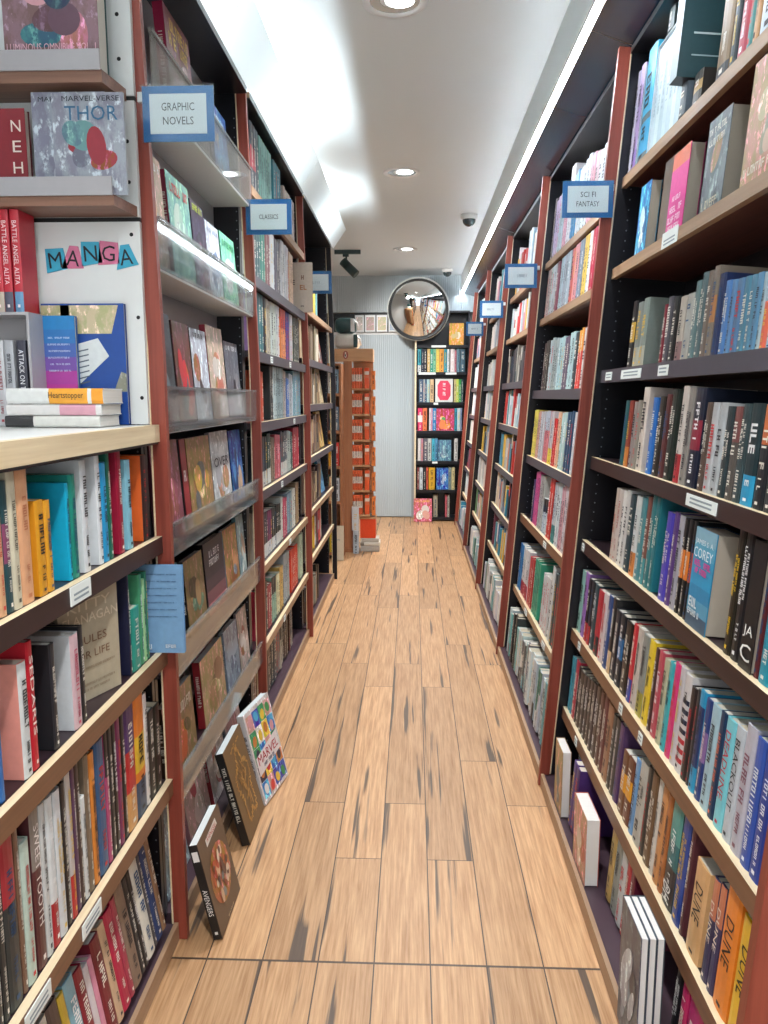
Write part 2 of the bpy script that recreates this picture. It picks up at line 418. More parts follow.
mb = MB(); ribbed(mb, -.98, -.012, YW - .012, .012, 2.10, .022); mb.box(-.98, -.012, YW - .011, YW + .009, .012, 2.10, M_FLUTE)
structure(mb, 'door_1')
mb = MB(); mb.box(-.010, .028, YW - .03, YW + .009, 0, 2.10, simple('grey door frame', '9aa2a6', .4)); structure(mb, 'trim_1')
# boxed figures in the niche above the door
for i, (x0, x1, c) in enumerate([(-.66, -.56, 'c8b8b0'), (-.545, -.43, 'a87870'), (-.415, -.295, 'b8a070'), (-.28, -.17, '8aa0b0')]):
    t = thing('boxed_figure', ((x0 + x1) / 2, YW - .08, 2.128), ['white framed collectible box behind the bag on the pine stand', 'white framed collectible box with reddish print, above the grey door', 'white framed collectible box with yellowish print beside the mirror', 'white framed collectible box half hidden behind the round mirror'][i], 'box')
    b = MB(); b.box(x0, x1, YW - .075, YW - .012, 2.129, 2.312, M_WPLASTIC); part(b, 'carton', t)
    b = MB(); b.box(x0 + .014, x1 - .014, YW - .077, YW - .0755, 2.145, 2.29, M_ART, c); part(b, 'printed_window', t)

# LED bulkhead over the right bookcases (dark, glossy underside)
M_SOFFIT = simple('glossy slate soffit', '2a4860', .2, spec=.6, noise=.2, nscale=1.2)
mb = MB()
YE = 8.885
P0, P1, P2, P3 = (.548, 2.552), (.69, 2.503), (1.149, 2.50), (.548, 2.739)
for ya, yb in ((-1.5, .98), (.983, 2.66), (2.663, 5.5), (5.503, YE)):
    q = [(P0, P1, M_SOFFIT), (P1, P2, M_SOFFIT)]
    for a, b2, m in q: mb.face([(a[0], ya, a[1]), (b2[0], ya, b2[1]), (b2[0], yb, b2[1]), (a[0], yb, a[1])], m)
mb.face([(.530, -1.5, 2.56), (.530, YE, 2.56), (.53, YE, ZC), (.53, -1.5, ZC)], M_CEIL)
mb.face([(.530, -1.5, 2.56), (.548, -1.5, 2.552), (.548, YE, 2.552), (.530, YE, 2.56)], M_CEIL)
mb.face([(.53, YE, 2.56), P0[:1] + (YE,) + P0[1:], (.69, YE, 2.503), (1.149, YE, 2.5), (1.149, YE, ZC), (.53, YE, ZC)], M_CEIL)
structure(mb, 'trim_2')
t = thing('led_strip_light', (.54, 3.5, 2.55), 'long white LED strip running along the ceiling edge above the right bookcases', 'light')
b = MB(); b.box(.527, .553, -1.2, 8.06, 2.543, 2.5505, M_LED); b.box(.527, .553, 8.12, 8.87, 2.543, 2.5505, M_LED); part(b, 'diffuser', t)
b = MB(); b.box(.523, .527, -1.2, 8.87, 2.542, 2.559, M_WPLASTIC); b.box(.553, .556, -1.2, 8.87, 2.541, 2.549, M_WPLASTIC); part(b, 'channel', t)

# backlit white fascia over the left bookcases
m, nt, bs, N, K = mat('frosted acrylic fascia')
trl = N.new('ShaderNodeBsdfTranslucent'); trl.inputs['Color'].default_value = (.93, .96, .97, 1)
dif = N.new('ShaderNodeBsdfDiffuse'); dif.inputs['Color'].default_value = (.9, .92, .92, 1)
ms = N.new('ShaderNodeMixShader'); ms.inputs[0].default_value = .45
K.new(trl.outputs[0], ms.inputs[1]); K.new(dif.outputs[0], ms.inputs[2]); K.new(ms.outputs[0], N['Material Output'].inputs['Surface'])
M_FASC = m
mb = MB(); a, c = (-.605, 2.504), (-.508, 2.640); ex = (-.004, .003)
for ya, yb in ((-1.2, 2.55), (2.553, 4.3), (4.303, 6.0)):
    mb.hexa([(a[0], ya, a[1]), (c[0], ya, c[1]), (a[0], yb, a[1]), (c[0], yb, c[1]), (a[0] + ex[0], ya, a[1] + ex[1]), (c[0] + ex[0], ya, c[1] + ex[1]), (a[0] + ex[0], yb, a[1] + ex[1]), (c[0] + ex[0], yb, c[1] + ex[1])], M_FASC)
t = thing('light_fascia', (-.605, 3, 2.5), 'sloping white backlit panel along the top of the left bookcases', 'light panel')
part(mb, 'panel', t)
b = MB()
for y in (-1.1, .7, 2.55, 4.3, 5.9): b.box(-.66, -.607, y - .004, y + .004, 2.4965, 2.503, M_WPLASTIC)
part(b, 'bracket', t)
for i, (y0, y1) in enumerate(((-.6, .3), (1.85, 2.6), (3.05, 4.15), (5.0, 5.6))):
    t = thing('cove_lamp', (-.74, (y0 + y1) / 2, 2.48), ['tube lamp glowing behind the white fascia over the nearest left bookcase', 'tube lamp glowing behind the white fascia over the graphic novels', 'tube lamp glowing behind the white fascia over the classics', 'tube lamp glowing behind the far end of the white fascia'][i], 'lamp')
    b = MB(); b.tube([(-.74, y0, 2.55), (-.74, y1, 2.55)], .014, M_COVE, seg=10); part(b, 'tube', t)
    b = MB(); b.box(-.765, -.715, y0 - .02, y1 + .02, 2.497, 2.53, M_WPLASTIC); part(b, 'batten', t)

# ceiling downlights; the last one is out of view, added as general fill
for i, (x, y, lab) in enumerate([(-.075, 4.89, 'larger round ceiling downlight between camera dome and white fascia'), (-.08, 7.33, 'small far round ceiling downlight near the round mirror'), (-.07, 2.86, 'nearest round ceiling downlight, cut by the top of the picture'), (-.07, .4, 'unseen round ceiling downlight near the viewer, added for fill')]):
    t = thing('ceiling_downlight', (x, y, ZC), lab, 'downlight')
    b = MB(); b.lathe([(.112, -.001), (.112, -.007), (.092, -.009), (.086, -.001)], (x, y, ZC), M_WPLASTIC); part(b, 'trim_ring', t)
    b = MB(); b.lathe([(.086, -.002), (.05, -.0012)], (x, y, ZC), simple('reflector', 'c4d2d6', .25, .6)); part(b, 'reflector', t)
    b = MB(); b.lathe([(.05, -.0016), (.0001, -.0016)], (x + .018, y, ZC), M_DOWN); part(b, 'lamp', t)
# security cameras
def dome(x, y, r, lab):
    t = thing('security_camera', (x, y, ZC), lab, 'security camera')
    b = MB(); b.lathe([(.0001, -.0005), (r, -.0005), (r, -.028), (r * .92, -.036), (r * .8, -.037)], (x, y, ZC), M_WPLASTIC); part(b, 'housing', t)
    b = MB(); b.lathe([(r * .8 * math.cos(R(a)), -.037 - r * .8 * math.sin(R(a))) for a in range(0, 91, 10)], (x, y, ZC), simple('smoked dome', '20343a', .08, spec=.9)); part(b, 'lens_dome', t)
dome(.409, 6.0, .062, 'white dome security camera with dark lens beside the LED strip')
dome(.355, 8.45, .056, 'small far dome security camera above the round mirror')
# track spotlight
t = thing('track_spotlight', (-.56, 7.36, ZC), 'dark track spotlight angled down near the end of the left bookcases', 'spotlight')
b = MB(); b.box(-.73, -.49, 7.34, 7.375, ZC - .036, ZC - .001, M_DGREEN); part(b, 'track', t)
b = MB(); b.box(-.655, -.60, 7.345, 7.37, ZC - .06, ZC - .036, M_DGREEN); b.tube([(-.622, 7.357, ZC - .06), (-.622, 7.357, ZC - .10)], .008, M_DGREEN); part(b, 'arm', t)
b = MB(); b.tube([(-.655, 7.357, ZC - .10), (-.53, 7.33, ZC - .225)], .04, M_DGREEN, seg=20); part(b, 'lamp_head', t)

# convex mirror on the back wall
mx, my, mz, mr = .052, 8.55, 2.335, .314
t = thing('convex_mirror', (mx, my, mz), 'round convex mirror with a black rim hung above the grey door', 'mirror')
mm = simple('mirror glass', 'eef2f2', .01, 1.0)
b = MB(); RS = .62; n = 14
prof = [(mr * .97 * i / n + .0001, -(math.sqrt(RS ** 2 - (mr * .97 * i / n) ** 2) - math.sqrt(RS ** 2 - (mr * .97) ** 2))) for i in range(n + 1)]
b.lathe(prof, (mx, my, mz), mm, 'y', 48); face_mb = b
MT = Matrix.Translation((mx, my, mz)) @ Matrix.Rotation(R(15), 4, 'X') @ Matrix.Translation((-mx, -my, -mz))
def tilt(mb): mb.v = [tuple(MT @ Vector(p)) for p in mb.v]; return mb
b = MB(); b.lathe([(mr * .95, -.003), (mr, -.022), (mr * 1.035, -.02), (mr * 1.03, .02), (mr * .9, .03), (.001, .032)], (mx, my, mz), simple('rubber rim', '1c2022', .5), 'y', 48); part(tilt(b), 'rim', t); part(tilt(face_mb), 'mirror_face', t)
b = MB(); b.lathe([(mr * 1.036, -.012), (mr * 1.075, -.006), (mr * 1.075, .012), (mr * 1.036, .016)], (mx, my, mz), simple('pale rim', 'c8ccc8', .4), 'y', 48); part(tilt(b), 'outer_rim', t)
b = MB(); b.tube([(mx, my + .04, mz + .12), (mx, YW - .085, mz + .22)], .018, M_BLACK); part(b, 'bracket', t)

# ------------------------------------------------------------------ bookcases
def W(side, dep, Y, h):
    if side == 'R': return (X0 + dep * ca + h * sa, Y, h * ca - dep * sa)
    return (-.60 - dep, Y, h)
def cbox(mb, side, d0, d1, y0, y1, h0, h1, m, ms=None):
    mb.hexa([W(side, d, y, h) for h in (h0, h1) for y in (y0, y1) for d in (d0, d1)], m, 'ffffff', ms)
D = .262
def bookcase(side, y0, y1, shelves, label, shallow=None, post=(-.036, 0), top=2.496, back=M_DARK, end=M_DARK, near=True, hole=True, plinth=True, low=None, rp=None):
    """y0..y1: clear bay; the far upright and its post stand at y1"""  # the first beam is fill from the added, unseen downlight
    s = thing('bookcase', W(side, 0, (y0 + y1) / 2, 0), label, 'bookcase')
    H = low or top
    b = MB()
    if shallow: cbox(b, side, D, D + .014, y0 - .0175, y1 + .0175, .05, 1.302, M_DARK); cbox(b, side, shallow, shallow + .012, y0, y1, 1.302, H - .02, back)
    else: cbox(b, side, D, D + .014, y0 - .0175, y1 + .0175, .05, H, back)
    part(b, 'back_panel', s)
    b = MB(); cbox(b, side, .006 if side == 'R' else .042, D, y1, y1 + .0175, .05, top, M_DARK)
    if hole:
        hh = .12
        while hh < top - .1:
            for dd in (.05,):
                cy = W(side, dd, y1 - .0008, hh); rr = .0026
                p = [W(side, dd + rr * math.cos(a * math.pi / 3), y1 - .0008, hh + rr * math.sin(a * math.pi / 3)) for a in range(6)]
                b.face(p, M_METAL)
            hh += .032
    part(b, 'side_panel', s)
    if near:
        b = MB(); cbox(b, side, .006 if side == 'R' else .042, D, y0 - .0175, y0, .05, H, M_DARK); part(b, 'side_panel', s)
    b = MB(); pd0, pd1 = post
    if side == 'R':
        cbox(b, side, pd0, pd1, y1, y1 + .0205, .003, top, rp or M_POST); cbox(b, side, pd1, pd1 + .004, y1 - .0012, y1 + .0205, .05, top, M_EDGE)
    else:
        for ha, hb in ((.003, 1.5), (1.5, top)):
            la, lb = (max(0, z - 1.5) * .027 for z in (ha, hb))
            for e0_, e1_, m_ in ((pd0, pd1, rp or M_POST), (pd1, pd1 + .004, M_EDGE)):
                b.hexa([W(side, d + (la if z == ha else lb), y, z) for z in (ha, hb) for y in (y1 - (.0012 if m_ is M_EDGE else 0), y1 + .0205) for d in (e0_, e1_)], m_)
    part(b, 'front_post', s)
    e0 = .02 if side == 'R' else 0.0
    for h, fm, tm in shelves:
        b = MB(); dd = shallow if shallow and h > 1.31 else D; cbox(b, side, e0 + .016, dd, y0, y1, h - (.012 if shallow else .024), h, fm if shallow and h > 1.3 else M_SHELF, dict(z0=M_RED) if h > 1.4 and not shallow else None); sh = part(b, 'shelf', s)
        b = MB(); cbox(b, side, e0, e0 + .016, y0, y1, h - (.015 if shallow else .032 if fm is M_TAN else .04), h + .0006, fm, dict(z1=tm)); part(b, 'front_edge', s, sh)
    b = MB(); cbox(b, side, 0, D, y0, y1, H - .02, H, M_TAN if side == 'L' else M_DARK, dict(z0=M_DARK, x0=M_DARK)); part(b, 'top_board', s)
    if plinth:
        b = MB()
        xa, xb, xc = (.482, .86, .470) if side == 'R' else (-.59, -.87, -.602)
        if side == 'L': xa, xc = -.612, -.601
        lo, hi = sorted((xa, xb)); b.box(lo, hi, y0 + .0005, y1 - .0005, 0.0005, .046, M_PLINTH)
        pl = part(b, 'plinth', s)
        b = MB(); lo, hi = sorted((xa, xc)); b.box(lo, hi, y0 + .0005, y1 - .0005, .0005, .05, M_TAN, 'ffffff', dict(x0=M_TAN)); part(b, 'kick_trim', s, pl)
    return s
def price(s, side, Y, h, w=.06, hh=.026, e=None):
    e0 = (.02 if side == 'R' else 0.0) - .0015
    b = MB(); cbox(b, side, e0 - .001, e0 + .001, Y - w / 2, Y + w / 2, h - .034, h - .034 + hh, M_LABEL)
    for i in range(2):
        cbox(b, side, e0 - .0014, e0 - .001, Y - w * .36, Y + w * .36, h - .027 + i * .009, h - .023 + i * .009, M_LABELI)
    part(b, 'price_label', s)
DK, BR, GR, TN, ED = M_DKBROWN, M_BROWN, M_GREYF, M_TAN, M_EDGE
cR = bookcase('R', 1.065, 2.64, [(2.105, TN, TN), (1.82, TN, TN), (1.492, GR, ED), (1.204, DK, ED), (.919, DK, ED), (.60, BR, ED), (.31, BR, ED)], 'tall dark bookcase with red-brown posts, nearest on the right of the aisle')
b = MB(); cbox(b, 'R', -.036, 0, 1.041, 1.0615, .003, 2.496, M_POST); cbox(b, 'R', 0, .004, 1.0398, 1.0615, .05, 2.496, M_EDGE); part(b, 'front_post', cR)
for Y, h in ((2.52, 1.492), (1.98, 1.492)): price(cR, 'R', Y, h, .075)
price(cR, 'R', 2.27, 1.492, .2); price(cR, 'R', 1.62, 1.204, .17); price(cR, 'R', 2.06, 1.82, .12, .04)
for Y, h in ((2.60, .919), (2.50, .60), (1.98, .60), (1.80, .60), (2.40, .31)): price(cR, 'R', Y, h, .03, .026)
c2 = bookcase('R', 2.68, 4.08, [(2.075, TN, TN), (1.797, TN, TN), (1.437, GR, ED), (1.104, GR, ED), (.792, BR, ED), (.404, TN, ED)], 'second tall dark bookcase on the right, just beyond the sci-fi fantasy sign')
for Y, h in ((3.3, .792), (3.6, .404), (3.1, .404)): price(c2, 'R', Y, h, .07)
far_sh = [(2.075, TN, TN), (1.796, TN, TN), (1.497, GR, ED), (1.223, GR, ED), (.939, GR, ED), (.661, GR, ED), (.378, TN, ED)]
bookcase('R', 4.12, 5.52, far_sh, 'third tall dark bookcase on the right of the aisle')
bookcase('R', 5.56, 6.98, far_sh, 'fourth tall dark bookcase on the right of the aisle')
bookcase('R', 7.02, 8.40, far_sh, 'last tall dark bookcase on the right, ending near the back wall')
lp = (-.02, .014)
cL = bookcase('L', .45, 1.80, [(1.069, DK, ED), (.79, BR, ED), (.447, BR, ED)], 'counter-height bookcase nearest on the left with a pale wood top', post=lp, low=1.31, near=True)
b = MB(); cbox(b, 'L', -.004, .016, .43, 1.80, 1.296, 1.3355, M_EDGE); cbox(b, 'L', .016, .50, .43, 1.80, 1.311, 1.335, M_WHITEB); part(b, 'counter_top', cL)
# white end panel with peg holes and the dark joints where its boards meet
b = MB()
for z0, z1 in ((1.337, 1.79), (1.80, 2.045), (2.055, 2.47)): b.box(-1.14, -.6165, 1.786, 1.7995, z0, z1, M_WHITEB)
for z0, z1 in ((1.79, 1.80), (2.045, 2.055)): b.box(-1.14, -.6165, 1.79, 1.7995, z0, z1, M_BLACK)
for z in (1.398, 1.58, 1.762, 1.874, 1.96, 2.13, 2.22, 2.33):
    x = -.6458 if z > 2.05 else (-.636 if z > 1.7 else -.629)
    b.face([(x + .0045 * math.cos(a * math.pi / 5), 1.7855, z + .0045 * math.sin(a * math.pi / 5)) for a in range(10)], M_BLACKHOLE)
part(b, 'end_panel', cL)
price(cL, 'L', 1.335, 1.069, .085, .034)
for Y, h in ((1.30, .447), (1.09, .447)): price(cL, 'L', Y, h, .085, .03)
bookcase('L', 1.84, 2.93, [(2.10, M_WHITEB, M_WHITEB), (1.71, M_WHITEB, M_WHITEB), (1.326, M_GREYB, M_GREYB), (1.018, DK, DK), (.704, DK, DK), (.37, DK, DK)], 'graphic novels bookcase on the left with clear lipped shelves', shallow=.135, post=lp, back=M_GREYB)
bs_classics = bookcase('L', 2.97, 4.36, [(2.175, TN, TN), (1.857, GR, TN), (1.576, GR, ED), (1.30, GR, ED), (1.026, GR, ED), (.718, TN, ED), (.39, TN, ED)], 'tall dark bookcase on the left behind the classics sign', post=lp)
bookcase('L', 4.40, 5.81, [(1.90, TN, TN), (1.618, GR, ED), (1.356, GR, ED), (1.047, GR, ED), (.725, TN, ED), (.436, TN, ED)], 'last tall dark bookcase on the left, ending before the pine stand', post=lp, rp=M_DARK)
for Y, h in ((3.3, 1.576), (3.8, 1.576), (3.9, 1.30), (3.5, 1.026), (3.7, .718), (3.5, .39)): price(bs_classics, 'L', Y, h, .05)
# acrylic lips of the graphic novel shelves: one thing each, standing on its shelf edge
for i, (h, z1, d) in enumerate(((2.10, 2.212, 0), (1.71, 1.807, 0), (1.326, 1.418, 0), (1.018, 1.082, 0), (.704, .778, 0), (.37, .436, 0))):
    nm = ['top', 'second', 'third', 'fourth', 'fifth', 'sixth'][i]
    t = thing('acrylic_shelf_lip', (-.592, 2.385, h), 'clear acrylic lip along the %s shelf of the graphic novels bookcase' % nm, 'shelf lip')
    b = MB(); b.box(-.5955, -.592, 1.845, 2.925, h - .012, z1, M_ACRYL); part(b, 'panel', t)
    b = MB(); b.box(-.5985, -.589, 1.845, 2.925, z1, z1 + .008, M_ACRYLE); part(b, 'top_bead', t)
